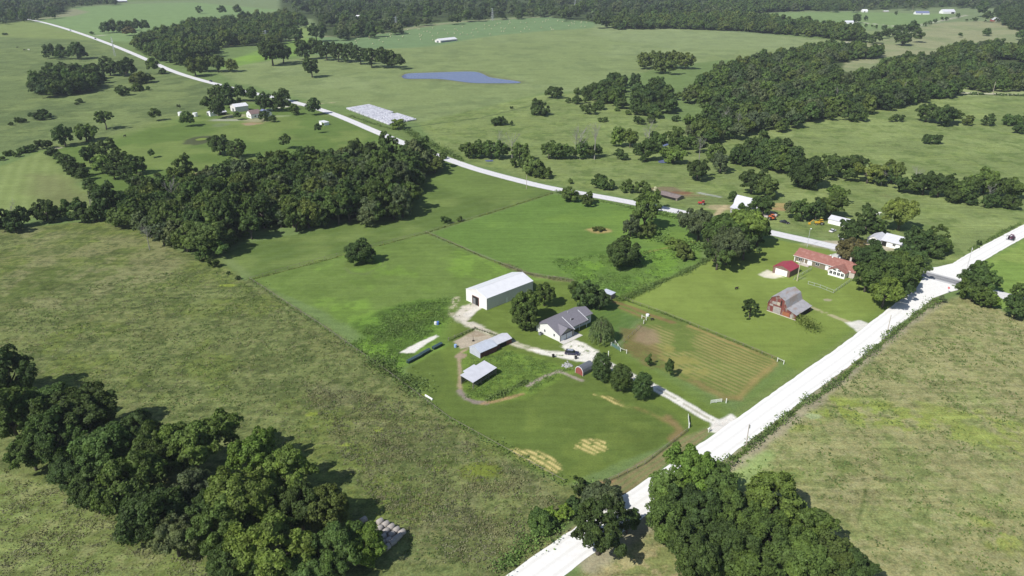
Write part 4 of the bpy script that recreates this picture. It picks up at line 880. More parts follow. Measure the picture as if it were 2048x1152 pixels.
wood([(262,88),(285,78),(330,60),(385,46),(470,36),(560,27),(605,30),(602,42),(575,55),(568,80),(520,80),(440,84),(432,92),(420,106),(372,118),(345,120),(318,112),(302,100),(270,92)], 13, 'tree of the hill wood beyond the highway', 'trees of the hill wood', ('dark','mid','olive'), 8, .72)
wood([(-60,0),(-60,-30),(230,-14),(228,4),(150,8),(128,20),(100,30),(58,34),(40,40),(-60,42)], 15, 'tree of the wood at the upper left corner', 'wood at the upper left corner', ('dark','mid','grey'), 8, .74)
wood([(560,8),(625,20),(642,36),(640,62),(690,68),(790,54),(830,42),(940,32),(1000,28),(1095,22),(1110,28),(1200,36),(1245,34),(1350,24),(1480,22),(1560,12),(1700,14),(1900,6),(2100,10),(2100,-40),(560,-40)], 16, 'tree of the great far wood along the top', 'great far wood along the top', ('dark','deep','mid','grey'), 13, .74, maxn=5000, holes=([(1400,16),(1436,5),(1580,0),(1566,10),(1480,16)], [(868,48),(905,38),(900,30),(862,34)]))
wood([(1225,40),(1350,28),(1480,30),(1560,40),(1640,46),(1725,55),(1724,70),(1650,62),(1500,50),(1350,44),(1230,46)], 14, 'tree of the far tree line above the pale pasture', 'far tree line above the pale pasture', ('dark','mid','olive'), 12, .7)
wood([(1420,12),(1700,2),(1700,14),(1560,16),(1480,22),(1410,24)], 15, 'tree of the far tree line above the pale pasture', 'far tree line above the pale pasture', ('dark','mid'), 8, .72)
wood([(1390,158),(1420,142),(1480,118),(1530,110),(1600,97),(1640,86),(1700,90),(1768,97),(1762,106),(1700,114),(1662,130),(1668,146),(1700,152),(1740,146),(1762,122),(1800,112),(1850,114),(1882,98),(1920,92),(1990,85),(2100,88),(2100,165),(1930,166),(1900,178),(1870,182),(1800,196),(1700,214),(1640,224),(1560,242),(1500,252),(1440,262),(1400,266),(1378,256),(1388,240),(1420,224),(1404,200),(1362,184),(1345,170)], 11.5, 'tree of the great wood across the right', 'trees of the great right wood', ('dark','mid','mid','olive','grey','deep'), 9.5, .74, kinds=('oak','round','oak','tall'), maxn=1400, holes=([(1648,132),(1668,120),(1700,114),(1762,108),(1752,128),(1738,154),(1700,160),(1668,152)], [(1935,140),(2000,112),(2060,118),(2060,132),(1990,136)], [(1478,190),(1520,186),(1530,200),(1490,206)]))
wood([(1165,185),(1190,168),(1235,152),(1262,160),(1285,172),(1310,158),(1345,185),(1350,235),(1310,222),(1268,215),(1225,196),(1180,190)], 9.5, 'tree of the scrub wood left of the great right wood', 'scrub wood in the creek pasture', ('dark','dark','mid'), 7, .85, holes=([(1250,150),(1268,165),(1266,240),(1244,205)],))
wood([(1990,22),(2100,8),(2100,60),(2020,50)], 16, 'tree of the dark stand at the upper right corner', 'stand at the upper right corner', ('dark','deep'), 8, .72)
# ---- build them: the ones that show largest are objects of their own, the smallest far ones are one mass
POSW = {}
for t in ALLT:
    t['tone'] = t['tone']
    if not t['solo']:
        POSW.setdefault(t['group'], []).append(t)
ADJ = {'dark': 'dark green', 'mid': 'green', 'olive': 'olive green', 'grey': 'grey green', 'deep': 'very dark', 'light': 'light green'}
for g_, L_ in POSW.items():
    ar = sorted(t['R'] for t in L_); ax = sorted(t['x']/t['y'] for t in L_); ay = sorted(t['y'] for t in L_); n_ = len(L_)
    for t in L_:
        fx = ax.index(t['x']/t['y'])/n_; fy = ay.index(t['y'])/n_
        a_ = ['left end','left half','middle','right half','right end'][int(fx*4.99)]; b_ = ['front edge','front','back','far edge'][int(fy*3.99)]
        t['label'] = '%s %s %s tree at the %s, %s, of the %s' % (['small', 'mid-sized', 'large'][int(ar.index(t['R'])/n_*2.99)], {'tall': 'upright', 'round': 'rounded', 'oak': 'spreading'}.get(t['kind'], ''), ADJ[t['tone']], b_, a_, g_.replace('trees of the ', ''))
trees_ = sorted([t for t in ALLT if t['cat'] == 'tree' and t['kind'] != 'willow'], key=lambda t: -t['w']*(1.35 if t['solo'] else 1))
indiv = trees_[:299]; far = trees_[299:]
print('trees', len(trees_), 'smallest individual', indiv[-1]['w'], 'largest of mass', max(t['w'] for t in far))
BUSH_ = [t for t in ALLT if t['cat'] == 'bush'] + [t for t in ALLT if t['kind'] == 'willow']
def asp_q(a): return min((.6, .8, .95, 1.15, 1.45), key=lambda q: abs(q-a))
for i, t in enumerate(indiv + BUSH_):
    lod = 'hi' if t['w'] > 62 else ('mid' if t['w'] > 19 else 'low')
    k = t['kind']; var = random.randrange(3) if lod != 'hi' else random.randrange(2); R = t['R']; aq = asp_q(t['asp']); fa = t['asp']/aq
    nm = t['name'] or {'willow': 'willow_tree', 'bush': 'bush'}.get(k, 'tree')
    hc = R*(t['asp'] + t['clear']); rz = random.uniform(0, 6.28)
    if k == 'willow': continue
    if t['solo'] and t['cat'] == 'tree' and t['w'] > 17:
        r0 = empty(nm, (t['x'], t['y'], t['z']), rz, t['label'], t['cat'], t['group'])
        ex = random.uniform(.88, 1.16); c = link('crown', proto(k, lod, var, aq), r0, (0, 0, hc)); c.scale = (R*ex, R/ex, R*fa); c.color = jcol(t['tone'])
        tr = link('trunk', TRUNK_S if k == 'sparse' else TRUNK[var], r0, (0, 0, 0)); tr.scale = (R*.9, R*.9, max(hc, 1.0))
    elif k == 'bush':
        o = link('bush', proto('bush', lod, var, aq), None, (t['x'], t['y'], t['z'] + hc*.92)); o.scale = (R, R*random.uniform(.85, 1.1), R*fa); o.rotation_euler = (0, 0, rz)
        o.color = jcol(t['tone']); tag(o, t['label'], 'bush', t['group'])
    else:
        k2 = k if k in ('round', 'oak', 'tall') else 'round'
        o = link(nm, whole(k2, lod, var, min((.8, .95, 1.15), key=lambda q: abs(q-t['asp'])), .2), None, (t['x'], t['y'], t['z'])); ex = random.uniform(.88, 1.16); o.scale = (R*ex, R/ex, R*random.uniform(.85, 1.2)); o.rotation_euler = (0, 0, rz)
        o.color = jcol(t['tone']); tag(o, t['label'], t['cat'], t['group'])
# the mass of small far trees
FARP = []; MIDP = []
for v in range(6):
    V, F4, F3 = crown_arrays(['round', 'oak', 'tall'][v % 3], 9, 150, .36, .9, 900+v)
    FARP.append((V + np.array([0, 0, 1.05]), F4, F3))
    V, F4, F3 = crown_arrays(['round', 'oak', 'tall'][v % 3], 15, 560, .25, .95, 950+v)
    MIDP.append((V + np.array([0, 0, 1.15]), F4, F3))
for nm in ('distant_trees',):
    VV = []; A4 = []; A3 = []; CC = []; b0 = 0
    for t in far:
        V, F4, F3 = (MIDP if t['w'] > 15 else FARP)[random.randrange(6)]; a = random.uniform(0, 6.28); ca, sa = math.cos(a), math.sin(a)
        W = V*t['R']; W = np.stack([W[:,0]*ca-W[:,1]*sa+t['x'], W[:,0]*sa+W[:,1]*ca+t['y'], W[:,2]*(t['asp']/.93*random.uniform(.92,1.12))+t['z']], 1)
        VV.append(W); A4.append(F4+b0); A3.append(F3+b0); b0 += len(W); CC.append(np.tile(jcol(t['tone']), (len(W), 1)))
    mf = leafmat('far_foliage', vscale=.12, var=.25)
    nn = mf.node_tree; ac = nn.nodes.new('ShaderNodeAttribute'); ac.attribute_name = 'Col'
    for l in list(nn.links):
        if l.from_socket.name == 'Color' and l.from_node.type == 'OBJECT_INFO': tgt = l.to_socket; nn.links.remove(l); nn.links.new(ac.outputs['Color'], tgt); break
    me = mesh_np(nm, np.concatenate(VV), np.concatenate(A4), [mf], np.concatenate(A3))
    a_ = me.color_attributes.new('Col', 'FLOAT_COLOR', 'POINT'); a_.data.foreach_set('color', np.concatenate(CC).astype(np.float32).ravel())
    tag(link(nm, me), 'mass of distant dark green woodland trees', 'woodland', kind='stuff')
# weeping willow
for t in [t for t in ALLT if t['kind'] == 'willow']:
    R = t['R']; r0 = empty('willow_tree', (t['x'], t['y'], 0), 0, t['label'], 'tree'); V = []; r = random.Random(4); H = 2.15*R
    for i in range(300):
        a = r.uniform(0, 6.28); q = math.sqrt(r.random()); sx, sy = math.cos(a)*q*R*.82, math.sin(a)*q*R*.82; z0 = H*(.98-.38*q*q)*r.uniform(.85, 1.02)
        z1 = max(.3, z0 - r.uniform(.35, .75)*H*(.25+.75*q)); n = 9
        for k in range(n):
            f = k/n; z = z0*(1-f)+z1*f; o_ = 1+.22*math.sin(min(1, f*1.6)*1.57); cx, cy = sx*o_+r.uniform(-.15,.15), sy*o_+r.uniform(-.15,.15); an = a+r.uniform(-1.2,1.2)+1.57; w_ = r.uniform(.12,.24); hh = (z0-z1)/n*.75
            dx, dy = math.cos(an)*w_, math.sin(an)*w_
            V += [(cx-dx, cy-dy, z+hh*.3), (cx+dx*.7, cy+dy*.7, z+hh*.5), (cx+dx+.1*math.cos(a), cy+dy+.1*math.sin(a), z-hh*.6), (cx-dx*.6+.1*math.cos(a), cy-dy*.6+.1*math.sin(a), z-hh*.5)]
    V = np.array(V); c = link('crown', mesh_np('willow_crown', V, np.arange(len(V)).reshape(-1, 4), [leafmat('willow_leaves', .3, .9, .3)]), r0); c.color = (.12, .165, .065, 1)
    tr = link('trunk', TRUNK[0], r0); tr.scale = (R, R, H*.8)
# dead grey trees standing in the creek rows and the woods
def dead_tree(px, py, hpx, label, spread=.35, seed=0):
    p = G(px, py); H = hpx/ppm(p)*1.02; r = random.Random(seed+int(px)); r0 = empty('dead_tree', p, r.uniform(0, 6), label, 'dead tree')
    MB().tube([(0,0,-.2),(.1,.05,H*.4),(-.1,.1,H*.75),(0,0,H)], [H*.022,H*.016,H*.01,H*.003], 6).build('trunk', M_DEAD, r0)
    m = MB()
    def br(p0, d, l, rad, dep):
        q = [p0[i]+d[i]*l for i in range(3)]; mid = [p0[i]+d[i]*l*.5+r.uniform(-.05,.05)*l for i in range(3)]
        m.tube([p0, mid, q], [rad, rad*.7, rad*.4], 4)
        if dep:
            for _ in range(3):
                dd = [d[i]+r.uniform(-.6,.6) for i in range(3)]; dd[2] += .25; n = math.sqrt(sum(x*x for x in dd)); br(q if r.random() < .6 else mid, [x/n for x in dd], l*.6, rad*.5, dep-1)
    for i in range(9):
        z = H*r.uniform(.3,.85); a = r.uniform(0,6.28); d = (math.cos(a)*spread*2, math.sin(a)*spread*2, 1); n = math.sqrt(sum(x*x for x in d)); br((0,0,z), [x/n for x in d], H*.24, H*.008, 3)
    m.build('branches', M_DEAD, r0)
for q in ((998,318,46,'left bare grey tree in the clump above the highway bend',.4),(1024,318,50,'bare grey tree second in the clump above the highway bend',.45),(1160,318,58,'broad bare grey tree in the creek row',.5),(1151,316,50,'leaning bare grey tree beside the broad one in the creek row',.35),(1189,319,58,'thin pale dead trunk at the right of the creek row',.12),
    (1296,305,52,'bare grey tree among the creek side trees',.4),(1398,322,42,'dead tree at the left edge of the rounded grove',.3),(1447,266,40,'pale dead trunk at the lower left of the great right wood',.2),(1475,262,34,'second pale dead trunk at the lower left of the great right wood',.25),(1825,385,44,'bare pale tree in the long pasture hedge',.3),(1762,372,36,'grey bare tree in the long pasture hedge',.4),
    (1642,212,26,'grey dead tree in the front of the great right wood',.4),(1672,212,30,'grey twiggy tree in the front of the great right wood',.4),(1690,214,24,'grey snag right of the twiggy tree in the great right wood',.2),(1806,198,28,'slim dead trunk in the right of the great right wood',.12),
    (1975,402,30,'grey twiggy tree low in the right pasture hedge',.5),(350,420,52,'grey bare tree in the left of the central wood',.4),(300,500,46,'grey bare tree at the lower rim of the central wood',.4),(32,452,44,'bare grey tree behind the rough field at the left edge',.35),(185,430,36,'bare thin tree behind the rough field by the central wood',.3),(375,370,30,'bare grey tree on the upper rim of the central wood',.4)):
    dead_tree(q[0], q[1], q[2], q[3], q[4])
# ---- hedges, brush and weeds: uncountable growth along fences and in the rough grass
def brush(pts, w, h, per_m, name, label, tone='mid', leaf=.5, z0=0.0):
    P = resample(W2(pts), 1.0); n = int(len(P)*per_m); V = []
    i = rng.integers(0, len(P), n); base = np.array(P)[i]; hump = vnoise(base[:,0], base[:,1], 5.5, 4); hump = np.clip((hump-.22)*1.9, .08, 1.2)
    c = np.stack([base[:,0]+rng.normal(0, w*.3, n)*(.4+hump), base[:,1]+rng.normal(0, w*.3, n)*(.4+hump), z0+rng.random(n)**.7*h*hump], 1)
    nr = unit(np.stack([rng.normal(0,.6,n), rng.normal(0,.6,n), rng.uniform(.2,1,n)], 1)); t = unit(np.cross(nr, rng.normal(size=(n,3)))); bt = np.cross(nr, t)
    s = leaf*rng.uniform(.5,1.3,n)[:,None]*.5
    V = np.stack([c-t*s-bt*s*.6, c+t*s*.5-bt*s, c+t*s+bt*s*.6, c-t*s*.5+bt*s], 1).reshape(-1,3); V[:,2] += terr_np(V[:,1])
    o = link(name, mesh_np(name, V, np.arange(len(V)).reshape(-1,4), [M_WEED])); o.color = (*TONE[tone], 1)
    return tag(o, label, 'brush', kind='stuff')
brush([(1400,965),(1440,940),(1490,902),(1530,870),(1570,838),(1600,812),(1640,790),(1680,760),(1720,722),(1760,690),(1800,655),(1850,618),(1885,598)], 2.6, 1.9, 45, 'hedge_brush', 'ragged brush along the right ditch of the gravel road', 'weed', .42)
brush([(1000,1140),(1050,1095),(1100,1060),(1140,1030),(1170,1000),(1180,975)], 4.5, 2.2, 70, 'hedge_brush', 'green brush on the bank left of the gravel road', 'lush', .4)
brush([(1240,602),(1280,585),(1330,560),(1365,548),(1400,528),(1430,512)], 3.0, 1.6, 60, 'hedge_brush', 'thick brush line between the meadow and the mown lawn', 'weed', .42)
brush([(1248,600),(1330,629),(1450,677),(1565,724)], .8, .6, 14, 'fence_weeds', 'thin weeds on the fence line between plot and lawn', 'weed', .3)
brush([(500,558),(560,602),(640,652),(700,695),(770,740),(830,785),(900,840),(1000,895),(1080,945),(1125,968)], 3.2, .8, 15, 'fence_weeds', 'weeds on the fence line beside the big rough field', 'weed', .4)
brush([(500,560),(640,524),(850,467),(1000,420),(1104,387)], 1.2, .7, 12, 'fence_weeds', 'thin weedy fence line across the upper meadow', 'yg', .4)
brush([(853,466),(960,512),(1010,532)], 1.0, .6, 10, 'fence_weeds', 'thin weedy line down to the white barn', 'yg', .4)
brush([(1015,534),(1060,549),(1100,556),(1145,563)], 3.2, 1.0, 30, 'fence_weeds', 'tall brownish weeds behind the white barn', 'dry', .35)
brush([(740,690),(790,660),(850,628),(885,640)], 9, .9, 90, 'weed_patch', 'rank weeds on the mounds left of the white barn', 'weed', .32)
brush([(770,640),(800,625),(850,612),(895,600)], 8, .9, 90, 'weed_patch', 'weeds over the upper mounds left of the white barn', 'lush', .32)
brush([(750,720),(780,745),(810,760),(830,780)], 6, 1.7, 80, 'weed_patch', 'dark brush at the paddock corner by the rough field', 'weed', .5)
brush([(975,800),(1000,790),(1030,775),(1050,765)], 3.0, 1.2, 70, 'weed_patch', 'weeds inside the paddock fence below the open shed', 'weed', .4)
brush([(900,682),(925,670),(950,657),(980,667),(1006,679)], .8, .9, 22, 'fence_weeds', 'weeds along the rail of the dirt pen', 'weed', .35)
brush([(1605,645),(1615,655),(1625,662)], 3, 2.6, 160, 'shrub_patch', 'scraggly shrubs at the right corner of the old red barn', 'yg', .42)
brush([(815,262),(840,280),(870,296),(905,312),(925,322)], 5, 2.6, 45, 'hedge_brush', 'low scrub between the highway and the creek pasture', 'weed', .7)
brush([(700,232),(740,246),(775,256),(800,262)], 2.5, 1.2, 14, 'hedge_brush', 'thin scrub below the white wrapped bales', 'weed', .6)
brush([(1190,400),(1240,410),(1300,425),(1340,432),(1380,440)], 4, 1.2, 40, 'hedge_brush', 'verge weeds below the highway beside the meadow', 'lush', .6)
brush([(1120,385),(1150,392)], 4, 1.0, 50, 'hedge_brush', 'weeds at the meadow corner below the highway', 'weed', .6)
brush([(1300,470),(1340,488),(1380,488),(1400,500)], 10, 2.0, 60, 'weed_patch', 'lush weeds under the highway trees', 'lush', .7)
brush([(2040,448),(2005,466),(1970,485),(1938,502)], 1.5, 1.0, 22, 'fence_weeds', 'thin brush on the upper ditch of the far gravel road', 'weed', .5)
brush([(1800,182),(1900,188),(1960,190),(2048,192)], 4, 2.4, 8, 'hedge_brush', 'hedge dots along the far pale lane at the right', 'dark', 1.4)
def tufts(poly, n, name, label, tone, s=.55, h=.35, clump=(6,.5)):
    P = W2(poly); PA = np.array(P); x = rng.uniform(PA[:,0].min(), PA[:,0].max(), n*3); y = rng.uniform(PA[:,1].min(), PA[:,1].max(), n*3)
    k = inside(x, y, P) & (fbm(x, y, clump[0], 33) + rng.normal(0, .12, len(x)) > clump[1]); x, y = x[k][:n], y[k][:n]; m = len(x)
    K = 4; c = np.stack([np.repeat(x, K)+rng.normal(0,.3,m*K), np.repeat(y, K)+rng.normal(0,.3,m*K), np.repeat(rng.uniform(.1, h, m), K)*rng.uniform(.5,1.2,m*K)], 1); q = m*K
    nr = unit(np.stack([rng.normal(0,.7,q), rng.normal(0,.7,q), rng.uniform(.2,1,q)], 1)); t = unit(np.cross(nr, rng.normal(size=(q,3)))); bt = np.cross(nr, t); sz = s*rng.uniform(.4,1.1,q)[:,None]*.5
    V = np.stack([c-t*sz-bt*sz*.5, c+t*sz*.5-bt*sz, c+t*sz+bt*sz*.5, c-t*sz*.5+bt*sz], 1).reshape(-1,3); V[:,2] += terr_np(V[:,1])
    o = link(name, mesh_np(name, V, np.arange(len(V)).reshape(-1,4), [M_WEED])); o.color = (*TONE[tone], 1)
    tag(o, label, 'weeds', kind='stuff')
NF = [(0,600),(430,530),(700,700),(1000,900),(1130,1000),(1000,1140),(820,1140),(700,950),(350,840),(0,700)]
tufts(NF, 9000, 'tall_weeds', 'scattered green weeds in the big rough field', 'weed', .4, .25, (9,.56))
tufts(NF, 5000, 'dry_grass', 'pale dry grass heads in the big rough field', 'dry', .4, .25, (5,.5)) if 'dry' in TONE else None
tufts([(600,760),(800,800),(1100,980),(1150,1050),(1000,1150),(850,1100),(700,950)], 7000, 'dry_grass', 'bleached trampled grass in the lower part of the big rough field', 'dry', .38, .22, (7,.5))
tufts([(0,935),(130,985),(250,1040),(330,1085),(420,1110),(440,1200),(0,1200)], 3500, 'dry_grass', 'pale dry grass in the corner below the near wood', 'dry', .34, .2, (5,.5))
tufts([(1940,600),(1700,750),(1450,950),(1600,980),(1760,1150),(2100,1152),(2100,650)], 5000, 'tall_weeds', 'scattered weeds in the rough field right of the gravel road', 'weed', .45, .35, (7,.6))
tufts([(1100,520),(1300,500),(1390,490),(1390,520),(1250,590),(1150,560)], 3000, 'tall_weeds', 'lush weed clumps in the meadow behind the white barn', 'lush', .5, .35, (9,.54))
tufts([(700,690),(760,735),(790,735),(800,700),(865,662),(890,610),(800,610),(740,650)], 2600, 'tall_weeds', 'lush weeds around the mounds by the white barn', 'lush', .4, .3, (6,.47))
tufts([(930,800),(1060,780),(1150,740),(1010,700),(940,720)], 1300, 'tall_weeds', 'weeds in the paddock around the open shed', 'lush', .32, .22, (4,.52))
# ------------------------------------------------------------------ buildings
TH = 43.0                                            # the compass grid that roads, fences and barns follow
M_WMET = mat('white_metal_siding', (.74,.73,.71), .5, .03, .6, rib=(1,.3)); M_WMETX = mat('white_metal_wall', (.66,.63,.62), .5, .04, .6, rib=(0,.3))
M_WROOF = mat('white_metal_roof', (.71,.71,.73), .38, .04, .5, rib=(0,.35)); M_TRIM = mat('white_trim', (.78,.78,.76), .6, .04)
M_DARK = mat('black_and_painted_shade', (.015,.014,.013), .9, .2); M_GLASS = mat('window_glass', (.02,.025,.03), .12, .1, spec=.6); M_RED = mat('red_brown_post', (.16,.06,.05), .7)  # the near-black serves dark parts and the painted shade in openings
M_SHIN = mat('grey_shingles', (.185,.175,.20), .85, .10, 3.0, bump=.03, stain=((.17,.16,.18), 1.2, .52)); M_SID = mat('cream_siding', (.72,.71,.68), .7, .03, 1, rib=(2,.22)); M_TAN = mat('tan_gable', (.30,.29,.24), .8, .08)
M_GARD = mat('pale_garage_door', (.58,.62,.68), .5, .03, 1, rib=(2,.5)); M_CONC = mat('concrete_slab', (.55,.53,.49), .9, .08, 1.5); M_GUT = mat('white_gutter', (.75,.75,.75), .5, .02)
M_GALV = mat('galvanised_sheet', (.50,.53,.60), .42, .08, .7, rib=(0,.3)); M_GALVW = mat('galvanised_wall', (.46,.48,.54), .5, .08, .7, rib=(1,.3)); M_MAROON = mat('maroon_boards', (.14,.055,.05), .85, .25, 2, rib=(0,.3))
M_LILAC = mat('pale_sheet_roof', (.57,.57,.61), .45, .06, .6, rib=(0,.4)); M_WOOD = mat('weathered_wood', (.22,.19,.16), .9, .25, 2); M_GREYR = mat('dark_grey_metal', (.13,.14,.16), .45, .08, 1, rib=(0,.35))
M_REDW = mat('red_painted_boards', (.27,.07,.055), .8, .1, 1.5, rib=(1,.25)); M_BARN = mat('flaking_red_boards', (.175,.055,.045), .9, .3, 1.2, rib=(1,.3), stain=((.24,.21,.19), .9, .54, (1,1,.45)))
M_RUSTR = mat('rusting_galvanised_roof', (.36,.35,.36), .6, .12, .8, rib=(0,.45), stain=((.33,.27,.24), .55, .5, (.5,1,1))); M_GPLANK = mat('grey_planks', (.33,.30,.28), .9, .25, 2, rib=(1,.3)); M_ORNG = mat('orange_worn_boards', (.30,.11,.055), .9, .2, 2)
M_REDR = mat('red_metal_roof', (.33,.05,.07), .45, .08, .8, rib=(0,.4)); M_BROWN = mat('brown_siding', (.19,.13,.10), .8, .1, 1, rib=(2,.25)); M_TERRA = mat('faded_red_shingles', (.27,.12,.095), .85, .12, 2.5, bump=.03, stain=((.32,.16,.13), .8, .5))
M_TAUPE = mat('taupe_siding', (.20,.17,.12), .8, .1, 1, rib=(2,.22)); M_WHITE = mat('white_paint', (.80,.80,.79), .5, .03); M_STONE = mat('pale_stone', (.48,.43,.38), .9, .15, 3)
M_BRROOF = mat('brown_shingles', (.20,.14,.13), .85, .12, 1.5); M_BLUER = mat('blue_grey_roof', (.16,.18,.30), .6, .1, 1); M_POLE = mat('weathered_pole', (.40,.35,.29), .9, .2, 2); M_STEEL = mat('galvanised_steel', (.45,.47,.48), .5, .1)
def roof_sheet(mb, prof, x0, x1, ov=.35, t=.12, axis='x', ovx=.3):
    """prof: outline (a, z) of the roof from eave to eave; both ends run on past the wall by ov"""
    P = [tuple(p) for p in prof]
    def ext(p, q):
        d = math.hypot(p[0]-q[0], p[1]-q[1]); return (p[0]+(p[0]-q[0])/d*ov, p[1]+(p[1]-q[1])/d*ov)
    P[0] = ext(prof[0], prof[1]); P[-1] = ext(prof[-1], prof[-2])
    for a, b in zip(P, P[1:]):                          # each slope a slab; slabs butt at the ridge
        q = [(a[0], a[1]), (b[0], b[1]), (b[0], b[1]+t), (a[0], a[1]+t)]
        mb.prism(q, x0-ovx, x1+ovx, axis)
    return mb
def shell(root, prof, L, wm, rm, x0=0.0, axis='x', ov=.35, gable_mat=None, roofname='roof', ovx=.3, base=0.0):
    w = MB().prism([(prof[0][0], base)] + [(a, z-.012) for a, z in prof] + [(prof[-1][0], base)], x0, x0+L, axis).build('wall', wm, root)
    r = roof_sheet(MB(), prof, x0, x0+L, ov, axis=axis, ovx=ovx).build(roofname, rm, root)
    return w, r
def opening(root, name, face, a0, a1, z0, z1, m, at=0.0, proud=.05, label=None):
    b = MB()
    if face == 'x0': b.box(at-proud, at+.03, a0, a1, z0, z1)
    elif face == 'x1': b.box(at-.03, at+proud, a0, a1, z0, z1)
    elif face == 'y0': b.box(a0, a1, at-proud, at+.03, z0, z1)
    else: b.box(a0, a1, at-.03, at+proud, z0, z1)
    return b.build(name, m, root, label=label)
def window(root, face, a0, a1, z0, z1, at=0.0, panes=1):
    f = opening(root, 'window', face, a0-.1, a1+.1, z0-.1, z1+.1, M_TRIM, at, .06)
    w = (a1-a0)/panes
    for k in range(panes):
        opening(f, 'pane', face, a0+k*w+(.05 if k else 0), a0+(k+1)*w-(.05 if k < panes-1 else 0), z0, z1, M_GLASS, at, .085)
    return f
def bld(name, px, py, th, label, cat, h=0.0, group=None):
    return empty(name, G(px, py, h), R_(th), label, cat, group)
# 1 the long white metal barn
b = bld('metal_barn', 973.9, 620.3, TH, 'long white metal barn with an open doorway, biggest building of the near farm', 'barn')
shell(b, [(0,4.8),(6.15,6.7),(12.3,4.8)], 24.6, M_WMETX, M_WROOF, ov=.12, ovx=.1)
opening(b, 'gable_wall', 'x0', 0.02, 12.28, 0, 4.75, M_WMET, 0, .035)
dw = opening(b, 'doorway', 'x0', 4.6, 8.4, 0, 3.5, M_DARK, 0, .07);  # flat near-black panel: interior shade painted on, no hole cut
opening(dw, 'door_post', 'x0', 4.5, 4.75, 0, 3.6, M_RED, 0, .16); opening(dw, 'door_post', 'x0', 8.3, 8.5, 0, 3.6, M_RED, 0, .16); opening(dw, 'lintel', 'x0', 4.76, 8.29, 3.4, 3.62, M_RED, 0, .13)
opening(dw, 'sliding_door', 'x0', 6.6, 8.1, 0, 2.6, mat('grey_sheet', (.16,.16,.17), .7), 0, .1)
opening(b, 'side_door', 'y0', 9.8, 10.8, 0, 2.1, M_WHITE, 0, .06); opening(b, 'corner_trim', 'y0', 0, .18, 0, 4.7, mat('grey_trim', (.25,.26,.27), .6), 0, .05); opening(b, 'corner_trim', 'y0', 24.4, 24.6, 0, 4.7, bpy.data.materials['grey_trim'], 0, .05)
MB().box(-.15, 24.75, 6.0, 6.3, 6.83, 6.88).build('ridge_cap', M_GUT, b)
# 2 the ranch house with the grey roof
b = bld('ranch_house', 1119.5, 684, TH, 'white ranch house with grey shingle roof and double garage on the near farm', 'house')
RZ, RY, SL = 5.1, 6.1, (5.1-2.6)/6.1
def zr(y): return RZ - SL*abs(y-RY)
MB().prism([(0,0),(0,2.58),(RY,RZ-.02),(11.6,zr(11.6)-.02),(11.6,0)], 0, 7.2).prism([(3.0,0),(3.0,zr(1.3)-.1),(RY,RZ-.02),(11.6,zr(11.6)-.02),(11.6,0)], 7.21, 15.6).prism([(2.9,0),(2.9,zr(2.9)-.02),(RY,RZ-.02),(10.9,zr(10.9)-.02),(10.9,0)], 15.61, 19.6).build('wall', M_SID, b)
r = MB()
roof_sheet(r, [(0,2.6),(RY,RZ),(11.6,zr(11.6))], 0, 7.2, .45, ovx=0.0).v
roof_sheet(r, [(1.1,zr(1.1)),(RY,RZ),(11.6,zr(11.6))], 7.205, 15.6, .45, ovx=0.0); roof_sheet(r, [(2.7,zr(2.7)),(RY,RZ),(10.9,zr(10.9))], 15.605, 20.0, .45, ovx=0.0); roof_sheet(r, [(0,2.6),(RY,RZ),(11.6,zr(11.6))], -.4, -.005, .45, ovx=0.0)
rf = r.build('roof', M_SHIN, b)
def slopestrip(x0, x1, y0, y1): 
    return MB().add([(x0,y0,zr(y0)+.14),(x1,y0,zr(y0)+.14),(x1,y1,zr(y1)+.14),(x0,y1,zr(y1)+.14),(x0,y0,zr(y0)+.10),(x1,y0,zr(y0)+.10),(x1,y1,zr(y1)+.10),(x0,y1,zr(y1)+.10)], [(0,1,2,3),(4,7,6,5),(0,4,5,1),(1,5,6,2),(2,6,7,3),(3,7,4,0)])
slopestrip(7.12, 7.34, -.4, RY-.1).build('flashing', M_GUT, rf); slopestrip(15.52, 15.72, .8, RY-.1).build('flashing', M_GUT, rf)
MB().lathe([(.08,0),(.08,.9)], (9.0, 3.4, zr(3.4)+.1), 8).build('vent_pipe', M_STEEL, rf); MB().lathe([(.1,0),(.1,.7)], (12, 7.6, zr(7.6)+.1), 8).build('vent_pipe', M_STEEL, rf)
MB().box(9.7, 10.6, 3.3, 3.75, zr(3.5)+.1, zr(3.5)+.3).build('skylight', M_DARK, rf)
dg = MB(); 
for s in (0, 1):
    xs = (.1, 3.4) if s == 0 else (3.4, 6.7); za, zb = (2.62, 4.35) if s == 0 else (4.35, 2.62)
    dg.add([(xs[0],-.5,za+.0),(xs[1],-.5,zb),(xs[1],(4.6 if s == 0 else .6),zb),(xs[0],(.6 if s == 0 else 4.6),za)] + [(xs[0],-.5,za+.14),(xs[1],-.5,zb+.14),(xs[1],(4.6 if s == 0 else .6),zb+.14),(xs[0],(.6 if s == 0 else 4.6),za+.14)],
           [(3,2,1,0),(4,5,6,7),(0,1,5,4),(1,2,6,5),(2,3,7,6),(3,0,4,7)])
dg.build('gable_roof', M_SHIN, b)
MB().prism([(.35,2.6),(3.4,4.2),(6.45,2.6)], -.12, -.02, 'y').build('gable', M_TAN, b)
opening(b, 'garage_door', 'y0', .5, 3.15, 0.05, 2.25, M_GARD); opening(b, 'garage_door', 'y0', 3.55, 6.2, 0.05, 2.25, M_GARD); opening(b, 'door_surround', 'y0', .1, 7.0, 0, 2.5, mat('taupe_trim', (.22,.21,.20), .7), 0, .03)
for a in (2.4, 7.0): window(b, 'x0', a, a+.6, 1.2, 2.2)
for a, c in ((8.4, 9.6), (12.6, 14.2)): window(b, 'y0', a, c, .9, 2.1, 3.0, 2)
